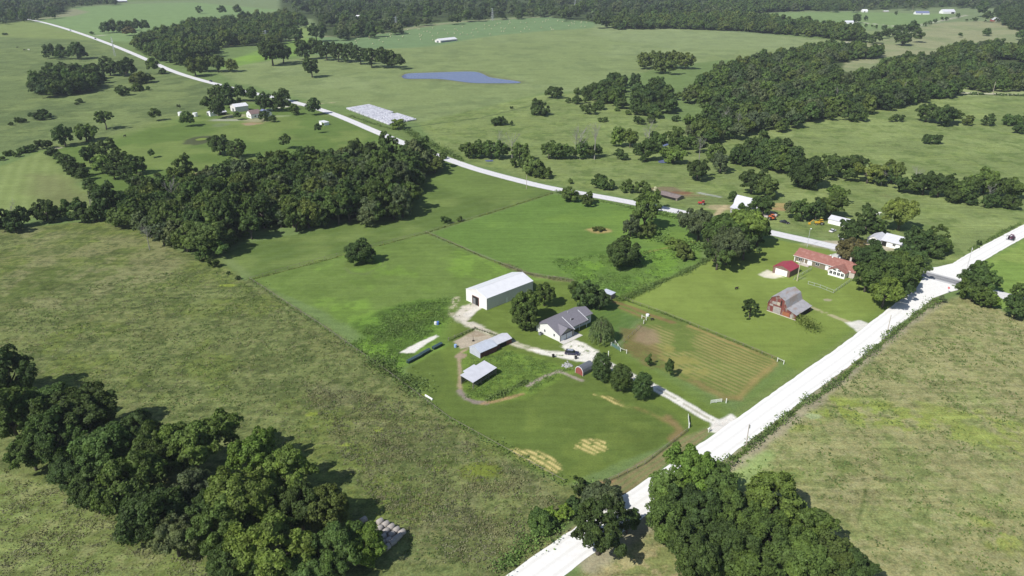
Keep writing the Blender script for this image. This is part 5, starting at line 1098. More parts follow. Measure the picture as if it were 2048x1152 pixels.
opening(b, 'front_door', 'y0', 10.6, 11.6, 0, 2.1, M_WHITE, 3.0); window(b, 'y0', 16.6, 18.4, .9, 2.0, 2.9, 2)
for x in (7.6, 11.4, 15.3): MB().box(x, x+.15, 1.15, 1.3, 0, zr(1.2)-.05).build('porch_post', M_TRIM, b)
MB().box(-.3, 9.6, -2.2, -.02, 0, .07).box(7.3, 9.6, -.015, 2.95, 0, .07).build('patio', M_CONC, b)
MB().box(-.41, 20.02, -.47, -.40, 2.3, 2.5).build('gutter', M_GUT, b) if False else None
o = empty('air_conditioner', G(1081, 669.5), R_(TH), 'grey air conditioner unit outside the gable wall of the ranch house', 'air conditioner'); MB().box(-.5,.5,-.5,.5,0,.95).build('casing', mat('ac_grey', (.2,.21,.23), .5, .1), o); MB().lathe([(.38,.955),(.38,.99)]).build('fan_grille', M_DARK, o)
# 3 double galvanised shed
b = bld('metal_shed', 960.7, 717, TH, 'two-part galvanised shed with maroon side wall beside the dirt pen', 'shed')
shell(b, [(0,2.2),(2.75,3.3),(5.5,2.2)], 7.4, M_MAROON, M_GALV, ov=.25, ovx=.12); opening(b, 'end_wall', 'x0', .02, 5.48, 0, 2.18, M_GALVW, 0, .04); MB().prism([(.02,2.18),(2.75,3.26),(5.48,2.18)], -.04, -.005).build('end_gable', M_GALVW, b)
MB().prism([(.8,0),(.8,1.95),(3.2,2.9),(5.6,1.95),(5.6,0)], 7.55, 15.0).build('rear_wall', M_MAROON, b); roof_sheet(MB(), [(.8,1.97),(3.2,2.92),(5.6,1.97)], 7.68, 15.0, .25, ovx=.12).build('rear_roof', M_LILAC, b)
opening(b, 'doorway', 'y0', 9.5, 12.5, 0, 1.7, M_DARK, .8)  # panel coloured as the shade inside the rear part
# 4 open lean-to
c0 = G(946, 765.5, 2.5); b = empty('open_shed', (c0[0], c0[1], 0), R_(52), 'open-sided pole shed with a pale mono-pitch roof in the paddock', 'shed')
MB().slab([(0,0,2.5),(11.7,0,2.5),(11.7,5.3,3.3),(0,5.3,3.3)], .09).slab([(2.2,5.305,3.3),(7.6,5.305,3.3),(7.6,6.1,3.42),(2.2,6.1,3.42)], .09).build('roof', M_LILAC, b)
for x in (.25, 4, 7.8, 11.4):
    for y, z in ((.2, 2.42), (5.1, 3.2)): MB().box(x-.09, x+.09, y-.09, y+.09, 0, z).build('post', M_WOOD, b)
MB().box(.3, 11.4, 5.2, 5.28, .15, 2.6).build('back_wall', M_WOOD, b); MB().box(11.45, 11.52, 1.5, 5.0, .2, 2.4).build('end_wall', M_WOOD, b); MB().box(.3,11.4,.16,.24,.9,1.1).box(.3,11.4,.16,.24,1.5,1.65).build('rail', M_WOOD, b)
# 5 small loafing shed
c0 = G(1222.4, 590.3, 2.2); b = empty('loafing_shed', (c0[0], c0[1], 0), R_(TH), 'small open-fronted loafing shed with a blue grey tin roof at the hedge corner', 'shed')
MB().slab([(0,0,2.2),(2.9,0,2.5),(2.9,5,2.5),(0,5,2.2)], .08).build('roof', M_GALV, b); MB().box(2.7,2.78,.1,4.9,0,2.38).box(.2,2.69,.1,.16,0,2.1).box(.2,2.69,4.84,4.9,0,2.1).build('wall', M_WOOD, b)
for y in (.15, 2.5, 4.8): MB().box(.08,.19,y-.06,y+.06,0,2.12).build('post', M_WOOD, b)
# 6 mini barn
b = bld('barn_shed', 1166, 752.5, TH, 'small red garden shed with rounded dark grey gambrel roof and white trim', 'shed')
GP6 = [(0,1.35),(.25,2.05),(.8,2.6),(1.65,2.85),(2.5,2.6),(3.05,2.05),(3.3,1.35)]
MB().prism([(.05,0)] + [(a, z-.02) for a, z in GP6] + [(3.25,0)], 0, 5.3).build('wall', M_REDW, b); roof_sheet(MB(), GP6, 0, 5.3, .25, .07, ovx=.05).build('roof', M_GREYR, b)
t = MB()
for a, c in zip([(0,0)]+GP6, GP6+[(3.3,0)]):
    d = math.hypot(c[0]-a[0], c[1]-a[1]); n = ((c[1]-a[1])/d*.09, -(c[0]-a[0])/d*.09); t.prism([a, c, (c[0]+n[0], c[1]+n[1]-.1), (a[0]+n[0], a[1]+n[1]-.1)], -.12, -.055)
t.build('white_trim', M_WHITE, b); opening(b, 'double_door', 'x0', .8, 2.5, .05, 1.9, mat('red_door', (.24,.07,.06), .7), 0, .04)
MB().box(0.05, 5.25, -.04, .0, .1, 1.3).build('side_wall', M_GREYR, b)
# 7 red roofed garage
b = bld('garage', 1578.5, 555.5, TH, 'brown garage with red metal roof and white door beside the red roofed house', 'garage')
shell(b, [(0,2.9),(3.85,4.3),(7.7,2.9)], 8.3, M_BROWN, M_REDR, ov=.2, ovx=.15); opening(b, 'garage_door', 'x0', 1.2, 6.5, 0, 2.5, M_WHITE); opening(b, 'corner_board', 'x0', 0, .2, 0, 2.85, M_RED); opening(b, 'corner_board', 'x0', 7.5, 7.7, 0, 2.85, M_RED)
# 8 red roofed house
b = bld('long_house', 1587.5, 522, -47, 'long house with faded red roof and white glazed sunroom', 'house')
MB().box(0, 25, 0, 9, 0, 2.85).build('wall', M_TAUPE, b); MB().prism([(0,2.86),(4.6,5.0),(9,2.86)], 0, 24.9).build('gable', M_TAUPE, b)
roof_sheet(MB(), [(0,2.87),(4.6,5.05),(9,2.87)], 0, 25, .5, ovx=.4).build('roof', M_TERRA, b)
MB().box(-.38,25.3,-.56,-.50,2.62,2.8).build('gutter', M_GUT, b)
for x in (.1, 4.6): MB().box(x, x+.3, -.12, -.02, 0, 2.5).build('white_post', M_WHITE, b)
MB().box(3.2, 7.8, -2.4, -.05, 0, .35).build('porch_step', M_STONE, b)
opening(b, 'door', 'y0', 6.2, 7.3, 0.35, 2.35, M_WHITE); opening(b, 'side_light', 'y0', 7.35, 8.2, .2, 2.3, M_WHITE); opening(b, 'door', 'y0', 14.2, 15.6, .2, 2.3, M_WHITE); opening(b, 'base_board', 'y0', 1, 6.1, 0, .45, M_WHITE)
window(b, 'y0', 2.2, 3.6, 1, 2.1, 0, 2); window(b, 'y0', 9.8, 11.4, 1, 2.1, 0, 2)
MB().box(16.2, 17.2, -1.2, -.05, 0, 2.3).box(15.7,16.15,-.9,-.05,0,1.1).build('porch', M_STONE, b); window(b, 'y0', 16.5, 17.1, 1.3, 2.1, -1.2)
MB().box(17.4, 24.4, -4.0, -.01, 0, 2.5).build('sunroom_wall', M_WHITE, b); MB().prism([(17.4,2.51),(20.9,4.0),(24.4,2.51)], -4.0, 2.6, 'y').build('sunroom_gable', M_WHITE, b)
roof_sheet(MB(), [(17.4,2.53),(20.9,4.05),(24.4,2.53)], -4.0, 2.8, .4, axis='y', ovx=.3).build('sunroom_roof', M_TERRA, b)
for k in range(4): window(b, 'y0', 17.9+k*1.65, 19.05+k*1.65, .9, 2.2, -4.0, 2)
opening(b, 'gable_glass', 'y0', 19.3, 20.6, 2.75, 3.25, M_GLASS, -4.0, .07); opening(b, 'gable_glass', 'y0', 21.2, 22.5, 2.75, 3.25, M_GLASS, -4.0, .07)
MB().box(24.5, 27, -.8, 3.4, 0, 2.6).build('end_wall', M_STONE, b); roof_sheet(MB(), [(-.8,2.62),(1.4,3.4),(3.5,2.62)], 25.5, 27, .3, ovx=.2).build('end_roof', M_TERRA, b)
MB().box(21.5, 22.3, 5.6, 6.3, 4, 6.3).build('chimney', M_STONE, b)
for x, y in ((13, 5.4), (14.6, 3.9), (17, 5.6)): MB().box(x, x+.5, y, y+.5, 4.5, 5.25).build('roof_vent', M_WHITE, b)
# 9 the old red barn
b = bld('old_barn', 1591, 641, TH, 'old red gambrel barn with rusty roof and lean-to on the mown lawn', 'barn')
BP = [(0,2.25),(3.8,3.6),(4.9,6.3),(7.6,7.6),(10.3,6.3),(11.6,3.5)]
shell(b, BP, 11.4, M_BARN, M_RUSTR, ov=.3, ovx=.35)
opening(b, 'stone_footing', 'x0', 0, 11.6, 0, .28, M_STONE, 0, .12); opening(b, 'plank_door', 'x0', 6.2, 9.2, .3, 2.9, M_GPLANK, 0, .06); opening(b, 'loft_door', 'x0', 6.8, 8.0, 3.6, 4.9, mat('tan_door', (.42,.36,.29), .8), 0, .08)
opening(b, 'painted_gap_shade', 'x0', 6.15, 6.55, 3.7, 5.9, M_DARK, 0, .05); opening(b, 'worn_boards', 'x0', 2.6, 5.4, .3, 1.9, M_ORNG, 0, .04); opening(b, 'low_door', 'x0', 1.3, 2.3, .3, 1.7, M_GPLANK, 0, .05); opening(b, 'pale_boards', 'x0', 9.4, 10.8, 2.6, 3.3, M_GPLANK, 0, .04); opening(b, 'pale_boards', 'x0', 8.2, 9.9, 3.6, 4.7, M_GPLANK, 0, .035)  # the dark gap is a strip coloured as shade behind the boards
opening(b, 'painted_side_shade', 'y0', .8, 10.8, 0, 1.9, M_DARK, 0, .04)  # open lean-to side is a flat panel with its shade painted in
# 10 white roofed gambrel barn
q = G(1461.5, 414, 3); b = empty('gambrel_barn', (q[0], q[1], 0), R_(-47), 'tall barn with white gambrel roof across the highway', 'barn')
shell(b, [(0,2.8),(2.9,4.0),(3.9,6.6),(5.8,8.4),(7.7,6.6),(8.7,4.0),(11.6,2.8)], 13, mat('grey_barn_boards', (.34,.33,.33), .9, .2, 1, rib=(0,.3)), mat('pale_barn_roof', (.52,.52,.56), .5, .06, .5, rib=(0,.6)), ov=.3, ovx=.4)
opening(b, 'doorway', 'y0', 1.2, 3.2, 0, 2.2, M_DARK); opening(b, 'white_post', 'y0', 3.3, 3.6, 0, 2.8, M_WHITE)  # doorway is a closed panel painted as dark barn shade
# 11 long white shed
b = bld('long_shed', 1655.5, 446.5, -47, 'low white shed with pale tin roof among trees across the highway', 'shed')
shell(b, [(0,2.4),(3.2,3.7),(6.4,2.4)], 9.5, M_WHITE, M_LILAC, ov=.3); opening(b, 'door', 'y0', 6.4, 7.4, 0, 2, M_GREYR)
# 12 white ranch house
b = bld('white_house', 1762, 490.5, -47, 'white house with pale grey roof and gabled garage across the highway', 'house')
shell(b, [(0,2.8),(5,4.8),(10,2.8)], 13.5, M_WHITE, M_LILAC, ov=.6, ovx=.4); MB().prism([(-6,0),(-6,2.6),(-3.2,3.95),(-.4,2.6),(-.4,0)], -1.8, 7, 'y').build('garage_wall', M_WHITE, b)
roof_sheet(MB(), [(-6,2.62),(-3.2,4.0),(-.42,2.62)], -1.8, 7, .45, axis='y', ovx=.35).build('garage_roof', M_LILAC, b)
opening(b, 'painted_porch_shade', 'y0', .1, 2.2, 0, 2.3, M_DARK); window(b, 'y0', 5, 6.2, 1.1, 2.1, 0, 2); window(b, 'y0', 8.2, 9.4, 1.1, 2.1, 0, 2); MB().lathe([(.25,0),(.25,.8)], (3.5,5.5,3.9), 8).build('roof_vent', M_GREYR, b); opening(b, 'carport', 'x0', 0, 4, 0, 2.2, mat('carport_blue', (.2,.24,.3), .6), -6.05, .1)  # porch opening is a flat panel, its shade put into the colour
# 13 far-left farmhouse group
b = bld('machine_barn', 471.6, 225, TH, 'white machine barn beside the far farmhouse', 'barn'); shell(b, [(0,4.6),(5.2,6.6),(10.4,4.6)], 12, M_WMETX, M_WROOF, ov=.2); opening(b, 'door', 'x0', 3, 6.5, 0, 3, M_GREYR)
b = bld('farmhouse', 503, 237.5, TH, 'white farmhouse with brown roof and grey wing beyond the meadow', 'house'); shell(b, [(0,3.8),(4.6,6.4),(9.2,3.8)], 9, M_WHITE, M_BRROOF, ov=.5)
MB().prism([(9.0,0),(9.0,3.6),(13,5.9),(17.5,3.6),(17.5,0)], -2.5, 5.5, 'y').build('wing_wall', M_WHITE, b); roof_sheet(MB(), [(9.0,3.62),(13,5.95),(17.5,3.62)], -2.5, 5.5, .4, axis='y').build('wing_roof', M_BLUER, b); window(b, 'x0', 2, 3.2, 1, 2.2, 0, 2); window(b, 'x0', 5, 6.2, 1, 2.2, 0, 2); window(b, 'y0', 3, 4.4, 1, 2.2, 0, 2); opening(b, 'door', 'y0', 6, 7, 0, 2.1, M_BRROOF)
b = bld('yard_shed', 421, 233, TH, 'white shed leftmost of the far farmhouse buildings', 'shed'); shell(b, [(0,3),(3.5,4),(7,3)], 6, M_WHITE, M_WROOF, ov=.2); opening(b, 'doorway', 'x0', 3.4, 6.4, 0, 2.5, M_DARK)  # near-black doorway panel paints the shade within the shed
b = bld('grey_shed', 436, 232, TH, 'dark open shed under the trees by the far farmhouse', 'shed'); shell(b, [(0,2.6),(3,3.6),(6,2.6)], 8, M_WOOD, M_LILAC, ov=.2); opening(b, 'doorway', 'y0', 1, 7, 0, 2.1, M_DARK)  # open front is a solid panel coloured like the shade inside
c0 = G(648.5, 251.5); b = empty('run_in_shed', c0, R_(47), 'small white run-in shed alone on the meadow below the highway', 'shed')
MB().slab([(-.2,-.3,2.5),(5,-.3,2.5),(5,7.4,2.9),(-.2,7.4,2.9)], .1).build('roof', M_WROOF, b); MB().box(0,4.8,0,.1,0,2.35).box(4.7,4.8,.11,7.2,0,2.4).box(0,.1,3.6,7.2,.0,2.4).build('wall', M_WHITE, b)
# 14 far buildings
def simple(name, cat, label, px, py, th, L, W, eave, ridge, wm, rm, ov=.3, doors=()):
    b = bld(name, px, py, th, label, cat); shell(b, [(0,eave),(W/2,ridge),(W,eave)], L, wm, rm, ov=ov)
    for f, a0, a1, z1, m in doors: opening(b, 'doorway', f, a0, a1, 0, z1, m)  # near-black ones are flat panels painted as indoor shade
    return b
b = simple('poultry_barn', 'barn', 'long low white barn alone on the pasture above the pond', 881, 85.5, 51, 38, 12, 3.2, 5.6, M_WMETX, M_WROOF, .6, [('x0', 4, 8, 2.6, M_GREYR), ('y0', 3, 36, 1.6, M_BLUER)])
simple('cattle_barn', 'barn', 'blue grey roofed barn at the top edge of the far green field', 226, 5.5, 35, 36, 14, 3.6, 6.5, M_BLUER, M_WROOF, .3, [('y0', 3, 33, 2.6, M_DARK)])
simple('machine_shed', 'barn', 'long pale roofed machine shed near the upper right corner', 1886, 27.5, 8, 30, 14, 4, 9, M_WHITE, M_LILAC, .3, [('y0', 20, 28, 3.2, M_DARK)])
simple('grey_house', 'house', 'grey roofed house with white wall at the far upper right', 1832, 29, 0, 30, 12, 3, 7, M_WHITE, M_BLUER, .4, [('y0', 12, 14, 2.4, M_DARK)])
simple('white_cottage', 'house', 'tiny white house at the wood edge at the far upper right', 1725, 24.3, 0, 12, 9, 3, 6, M_WHITE, M_WROOF, .4, [('y0', 4, 6, 2.4, M_DARK)])
simple('lane_house', 'house', 'white house by the wood at the left end of the far lane', 1691, 48, 0, 16, 10, 3, 6, M_WHITE, M_LILAC, .4, [('y0', 9, 12, 2.4, M_DARK)])
simple('low_outbuilding', 'shed', 'low pale outbuilding between two houses at the far upper right', 1768, 24, 0, 11, 7, 1.8, 2.8, M_TAN, M_WROOF, .3)
simple('red_white_house', 'house', 'red and white house at the right end of the far road', 1990, 42.5, 0, 22, 11, 3, 7, M_WHITE, M_LILAC, .4, [('y0', 10, 13, 2.4, M_DARK)])
simple('red_annexe', 'shed', 'small red walled annexe left of the red and white house', 1984, 43, 0, 6, 8, 3, 5, M_REDW, M_LILAC, .3)
simple('wood_house', 'house', 'white house half hidden in the far wood at the top, upper left of a pair', 711, 37.5, -25, 15, 9, 4, 7, M_WHITE, M_WROOF, .4, [('y0', 4, 6, 2.4, M_DARK)])
simple('wood_cottage', 'house', 'white house half hidden in the far wood at the top, lower right of a pair', 720, 41, 0, 9, 8, 3, 5, M_WHITE, M_WROOF, .4)
b = simple('collapsed_shed', 'shed', 'long low brown roofed shed above the highway by the dirt yard', 1316, 392, -47, 13, 6.5, 1.5, 2.3, M_WOOD, mat('brown_roof', (.20,.16,.15), .9, .2, 1, rib=(0,.5)), .4, [('y0', 1, 12, 1.2, M_DARK)])
# ------------------------------------------------------------------ vehicles
M_TYRE = mat('tyre_rubber', (.02,.02,.02), .85, .1); M_RIM = mat('wheel_rim', (.4,.4,.42), .35, .05, metal=.6)
def paintm(n, c, r=.25): return mat(n, c, r, .02, 1, spec=.6)
def wheel(root, x, y, r, w=.22, name='wheel'):
    o = MB().lathe([(r*.55,-w/2),(r,-w/2+.03),(r,w/2-.03),(r*.55,w/2)], (0,0,0), 14, 'y').build(name, M_TYRE, root, loc=(x, y, r))
    MB().lathe([(.02,-w/2-.012),(r*.58,-w/2-.01),(r*.58,w/2+.01),(.02,w/2+.012)], (0,0,0), 12, 'y').build('rim', M_RIM, o)
def car(name, px, py, th, label, paint, L=4.7, W=1.85, H=1.65, kind='suv', cat='car', group=None):
    b = empty(name, G(px, py), R_(th), label, cat, group); h = L/2; z0 = .32; belt = H*.58; hw = W/2
    prof = [(-h,z0+.1),(-h*.97,belt*.95),(-h*.8,belt),(h*.5,belt),(h*.93,belt*.86),(h,belt*.6),(h,z0+.1),(h*.9,z0),(-h*.92,z0)]
    m = MB(); n = len(prof); secs = [(-hw,.93),(-hw*.93,1.0),(hw*.93,1.0),(hw,.93)]
    V = []; 
    for y, s in secs: V += [(x*(.985 if s < 1 else 1), y, z0+(z-z0)*s) for x, z in prof]
    F = [tuple(range(n-1,-1,-1)), tuple(range(3*n, 4*n))]
    for k in range(3): F += [(k*n+i, k*n+(i+1) % n, (k+1)*n+(i+1) % n, (k+1)*n+i) for i in range(n)]
    m.add(V, F).build('body', paint, b)
    xb, xf, xrb, xrf = (-h*.93, h*.42, -h*.8, h*.12) if kind == 'suv' else ((-h*.62, h*.42, -h*.36, h*.1) if kind == 'car' else (-h*.12, h*.45, -h*.02, h*.2))
    def fr(z1, z2, gx, inset=0):
        f = (z2-belt)/(H-belt); g = (z1-belt)/(H-belt)
        def ring(t, z): 
            a, c = xb+(xrb-xb)*t+gx, xf+(xrf-xf)*t-gx; w_ = hw*(.93-.17*t)-inset; return [(a,-w_,z),(c,-w_,z),(c,w_,z),(a,w_,z)]
        return ring(g, z1)+ring(f, z2)
    Q = [(0,3,2,1),(4,5,6,7),(0,1,5,4),(1,2,6,5),(2,3,7,6),(3,0,4,7)]
    MB().add(fr(belt-.02, H-.07, 0), Q).build('windows', M_GLASS, b); MB().add(fr(H-.08, H, .0, -.015), Q).build('roof', paint, b)
    for sx in (-.62, .62):
        for sy in (-1, 1): wheel(b, h*sx, sy*(hw-.1), .35)
    for sy in (-1, 1):
        MB().box(h*.965, h*1.005, sy*hw*.66-.16, sy*hw*.66+.16, belt*.62, belt*.8).build('headlight', M_TRIM, b); MB().box(-h*1.005, -h*.97, sy*hw*.72-.12, sy*hw*.72+.12, belt*.68, belt*.9).build('tail_light', mat('tail_red', (.3,.02,.02), .3) if 'tail_red' not in bpy.data.materials else bpy.data.materials['tail_red'], b)
    if kind == 'suv':
        for sy in (-1, 1): MB().box(-h*.7, h*.05, sy*hw*.62-.03, sy*hw*.62+.03, H+.02, H+.07).build('roof_rail', M_RIM, b)
    return b
BLK = paintm('black_paint', (.025,.025,.035)); WHT = paintm('white_car_paint', (.75,.75,.75)); SLV = paintm('silver_paint', (.45,.5,.58)); NAV = paintm('dark_blue_paint', (.03,.03,.06))
c = car('suv', 1144, 708.5, -10, 'dark blue suv with pale roof stripe parked on the gravel drive near the house', NAV, 4.9); MB().box(-1.5,.4,-.28,.28,1.655,1.68).build('sunroof', SLV, c)
car('car', 1569, 446, -47, 'black car parked on the grass between the orange tractor and the yellow machine', BLK, 5.0, H=1.45, kind='car'); car('car', 1665, 463.5, 40, 'small white car on the grass near the house across the highway', WHT, 4.4, H=1.5, kind='car')
car('pickup_truck', 1716, 489, 35, 'silver blue pickup parked before the white house garage', SLV, 5.3, H=1.8, kind='pickup', cat='pickup truck'); car('pickup_truck', 1681, 476, 75, 'white pickup half hidden under the dark tree by the gravel lot', WHT, 5.3, H=1.8, kind='pickup', cat='pickup truck')
car('car', 1686, 485, 80, 'dark car in the shade under the tree by the gravel lot', BLK, 4.6, H=1.5, kind='car')
car('car', 422, 163.5, -48, 'dark car driving on the highway past the far farmhouse', BLK, 5.2, H=1.8); car('car', 191, 78, -48, 'dark car on the far highway, lower of two', BLK, 5, H=1.8); car('car', 141, 61.5, -48, 'pale car on the far highway near its top end', SLV, 5, H=1.8)
def tractor(name, px, py, th, label, col, s=1.0, cab=True, arm=False, cat='tractor'):
    b = empty(name, G(px, py), R_(th), label, cat); b.scale = (s, s, s); P = paintm(name + '_paint', col, .5)
    MB().prism([(-.2,.75),(-.2,1.5),(1.6,1.45),(2.0,1.25),(2.0,.7)], -.4, .4, 'y').build('hood', P, b)
    for sy in (-1, 1): wheel(b, -.8, sy*.95, .8, .45, 'rear_wheel'); wheel(b, 1.5, sy*.75, .45, .3, 'front_wheel'); MB().box(-1.5,-.1,sy*.95-.28,sy*.95+.28,1.62,1.72).build('fender', P, b)
    MB().box(-1.5,-.25,-.5,.5,.8,1.3).build('seat_base', P, b)
    if cab: MB().box(-1.4,-.2,-.65,.65,2.35,2.45).build('canopy', P, b); [MB().box(x-.04,x+.04,y-.04,y+.04,1.3,2.35).build('cab_post', M_DARK, b) for x in (-1.3,-.3) for y in (-.58,.58)]
    if arm: MB().tube([(1.8,0,1.1),(3.0,0,2.3),(4.4,0,.9)], [.16,.14,.1], 6).build('boom', P, b); MB().box(4.1,4.9,-.5,.5,.2,.9).build('bucket', P, b)
    return b
tractor('orange_tractor', 1542, 439, 100, 'orange tractor parked by the round bales across the highway', (.62,.16,.05), 1.25)
tractor('yellow_backhoe', 1638, 449, 180, 'yellow digger with its arm down on the grass before the long white shed', (.62,.38,.03), 1.1, True, True, 'digger')
tractor('red_tractor', 1403, 409, 160, 'red tractor in the dirt yard left of the gambrel barn', (.5,.04,.04), 1.0)
b = tractor('farm_tractor', 2023, 479, 40, 'dark red tractor with folded mower frame driving on the far gravel road', (.13,.03,.06), 1.1); MB().tube([(-1.6,-1.5,1.0),(-2.2,-1.6,2.0),(-2.2,1.6,2.0),(-1.6,1.5,1.0)], .09, 6).build('mower_frame', NAV, b); MB().tube([(-2.1,-1.6,.4),(-2.1,1.6,.4)], .12, 6).build('roller', NAV, b)
# motorcycle with rider on the highway
b = empty('motorcycle', G(1357, 426), R_(133), 'dark motorcycle on the highway beside the big trees', 'motorcycle')
for x, n_ in ((-.7,'rear_wheel'),(.75,'front_wheel')): MB().lathe([(.2,-.07),(.34,-.06),(.34,.06),(.2,.07)], (0,0,0), 14, 'y').build(n_, M_TYRE, b, loc=(x,0,.34))
MB().tube([(-.7,0,.4),(-.3,0,.72),(.3,0,.85),(.62,0,.9)], [.1,.17,.16,.07], 8).build('body', BLK, b); MB().tube([(.75,0,.34),(.55,0,.95)], .05, 6).build('fork', M_RIM, b); MB().tube([(.45,-.38,1.02),(.56,0,1.0),(.45,.38,1.02)], .03, 6).build('handlebar', BLK, b)
me = bpy.data.meshes.new('person'); vs = [(-.15,0,.86),(-.08,0,1.15),(0,0,1.38),(.02,0,1.5),(.04,0,1.68),(-.02,.2,1.36),(.2,.3,1.12),(.42,.34,1.04),(-.02,-.2,1.36),(.2,-.3,1.12),(.42,-.34,1.04),(-.12,.13,.84),(.25,.2,.78),(.12,.2,.36),(.26,.2,.3),(-.12,-.13,.84),(.25,-.2,.78),(.12,-.2,.36),(.26,-.2,.3),(.5,.35,1.03),(.5,-.35,1.03)]
es = [(0,1),(1,2),(2,3),(3,4),(2,5),(5,6),(6,7),(2,8),(8,9),(9,10),(0,11),(11,12),(12,13),(13,14),(0,15),(15,16),(16,17),(17,18),(7,19),(10,20)]
me.from_pydata(vs, es, []); me.materials.append(mat('dark_riding_clothes', (.03,.03,.04), .8)); po = link('person', me); po.location = G(1357, 426); po.rotation_euler = (0,0,R_(133))
sk = po.modifiers.new('skin', 'SKIN'); rad = [.15,.16,.18,.07,.11,.08,.055,.04,.08,.055,.04,.11,.09,.06,.05,.11,.09,.06,.05,.035,.035]
for v, r in zip(me.skin_vertices[0].data, rad): v.radius = (r, r)
me.skin_vertices[0].data[0].use_root = True; po.modifiers.new('sub', 'SUBSURF').levels = 1; po.modifiers['sub'].render_levels = 1
tag(po, 'person in dark clothes riding the motorcycle on the highway', 'person'); MB().lathe([(.02,-.13),(.11,-.1),(.135,0),(.11,.1),(.02,.14)], (.05,0,1.7), 10).build('helmet', BLK, po)
# ------------------------------------------------------------------ bales
def bale_mesh(m, r=.75, w=1.45, name='bale'):
    return MB().lathe([(r*.3,-w/2-.02),(r*.86,-w/2),(r*.97,-w/2+.07),(r*1.0,0),(r*.97,w/2-.07),(r*.86,w/2),(r*.3,w/2+.02)], (0,0,0), 16, 'y').mesh(name, m, True)
M_HAY = mat('tan_hay', (.40,.40,.24), .95, .15, 4, bump=.05); M_OLDB = mat('weathered_grey_hay', (.36,.33,.30), .95, .18, 3, bump=.06); M_WRAP = mat('white_bale_wrap', (.56,.56,.60), .35, .12, 1.2); M_WRAP2 = mat('greyed_bale_wrap', (.40,.40,.45), .4, .12, 1.2)
mh = bale_mesh(M_HAY, .85, 1.5); mo_ = bale_mesh(M_OLDB, .72, 1.5)
for i, (x, y) in enumerate([(727,1040),(739,1049),(760,1043),(771.5,1048.5),(782.5,1054),(793,1059.5),(804,1065),(759.5,1057),(772,1062.5),(783,1069),(797,1073),(758,1067),(766,1074.5),(777,1081),(790.5,1078.5),(785,1084.5),(764,1086),(774,1094)]):
    p = G(x, y, .72); o = link('round_bale', mo_, None, (p[0], p[1], .72)); o.rotation_euler = (random.uniform(0,3), 0, 0); o.rotation_euler = (0, 0, R_(-42+random.uniform(-4,4))); o.scale = (random.uniform(.95,1.05),)*3
    L_ = ['lone pale bale nearest the wood, upper left of the block','second stray bale between the wood and the block'] + ['top row bale %s in the block beside the near wood' % s for s in ('first','second','third','fourth','fifth, at the right corner')]
    tag(o, L_[i] if i < len(L_) else 'grey round bale in the shaded rows of the block beside the near wood', 'hay bale', 'old grey round bales in a block beside the near wood')
HB = [(x/6.817+700, y/6.817+30) for x, y in ((75,360),(90,385),(115,335),(265,300),(265,325),(290,298),(145,290),(445,255),(400,352),(450,375),(315,400),(500,315),(548,272),(565,262),(555,300),(663,345),(715,305),(725,295),(812,262),(785,208),(930,195),(950,200),(1008,230),(1052,228),(948,270),(977,282),(957,300),(965,340),(1128,185),(1095,245),(1125,292),(1130,348),(1200,255),(1290,210),(1333,258),(1425,200),(1448,202),(1465,218),(1425,258),(1535,165),(1538,245),(1505,270),(1600,270),(1677,212),(1655,255),(1680,295),(1722,195),(1745,238),(1838,140),(1838,192),(1898,150),(1930,195),(1975,148),(1910,268),(2010,120))]
HB += [(x/7.877+1000, y/7.877+30) for x, y in ((5,132),(150,105),(160,128),(135,148),(20,212),(85,215),(68,230),(25,265),(62,265),(230,210),(330,120),(330,270),(390,222),(425,195),(465,235),(415,128),(550,118),(675,115),(722,105),(725,82),(762,82),(650,200),(800,205),(815,232),(840,235),(915,90),(908,100),(985,110),(1125,125),(1175,110),(1135,150),(1170,148),(1085,172),(1285,112),(1275,132),(1365,122),(1280,185),(1340,188),(1905,118))]
for x, y in HB:
    p = G(x, y); o = link('round_bale', mh, None, (p[0], p[1], p[2]+.85)); s = random.uniform(.95,1.15); o.scale = (s,s,s); o.rotation_euler = (0,0,random.uniform(0,3.1))
    tag(o, 'pale round bale scattered on the far green hay field', 'hay bale', 'round bales on the far hay field')
for x, y in ((1311,376),(1309,381)):
    p = G(x, y, .8); tag(link('round_bale', mh, None, (p[0], p[1], .8)), 'rusty tan bale at the left of the brown roofed shed', 'hay bale', 'tan bales by the brown shed')
A0, A1, A2, A3 = [np.array(G(*q)[:2]) for q in ((692.7,218.4),(778,250.8),(833,240.5),(737.8,211))]
nl, nw = 50, 17; wr = [bale_mesh(M_WRAP, .80, 1.5, 'wrapped_bale'), bale_mesh(M_WRAP2, .78, 1.5, 'wrapped_bale')]; spots = []
for i in range(nl):
    for j in range(nw):
        f = (i+.5)/nl; g_ = (j+.5)/nw; a = A0+(A1-A0)*f; c = A3+(A2-A3)*f; p = a+(c-a)*g_
        if random.random() < .03 or (j >= nw-2 and 26 < i < 31): continue
        spots.append((f, p[0]+random.uniform(-.15,.15), p[1]+random.uniform(-.15,.15)))
spots.sort(key=lambda s: -s[0]); MV = []; MF = []
for k, (f, x, y) in enumerate(spots):
    z = terr(y)+.78
    if k < 300:
        o = link('wrapped_bale', wr[random.random() < .35], None, (x, y, z)); o.rotation_euler = (0, 0, R_(-45+random.uniform(-8,8))); tag(o, 'white plastic wrapped bale in the packed lot beside the highway', 'wrapped bale', 'white wrapped bales packed beside the highway')
    else: MV.append((x, y, z))
bv = np.array([v.co[:] for v in wr[0].vertices]); bf4 = np.array([tuple(p.vertices) for p in wr[0].polygons if len(p.vertices) == 4]); VV = []; FF = []; MI = []
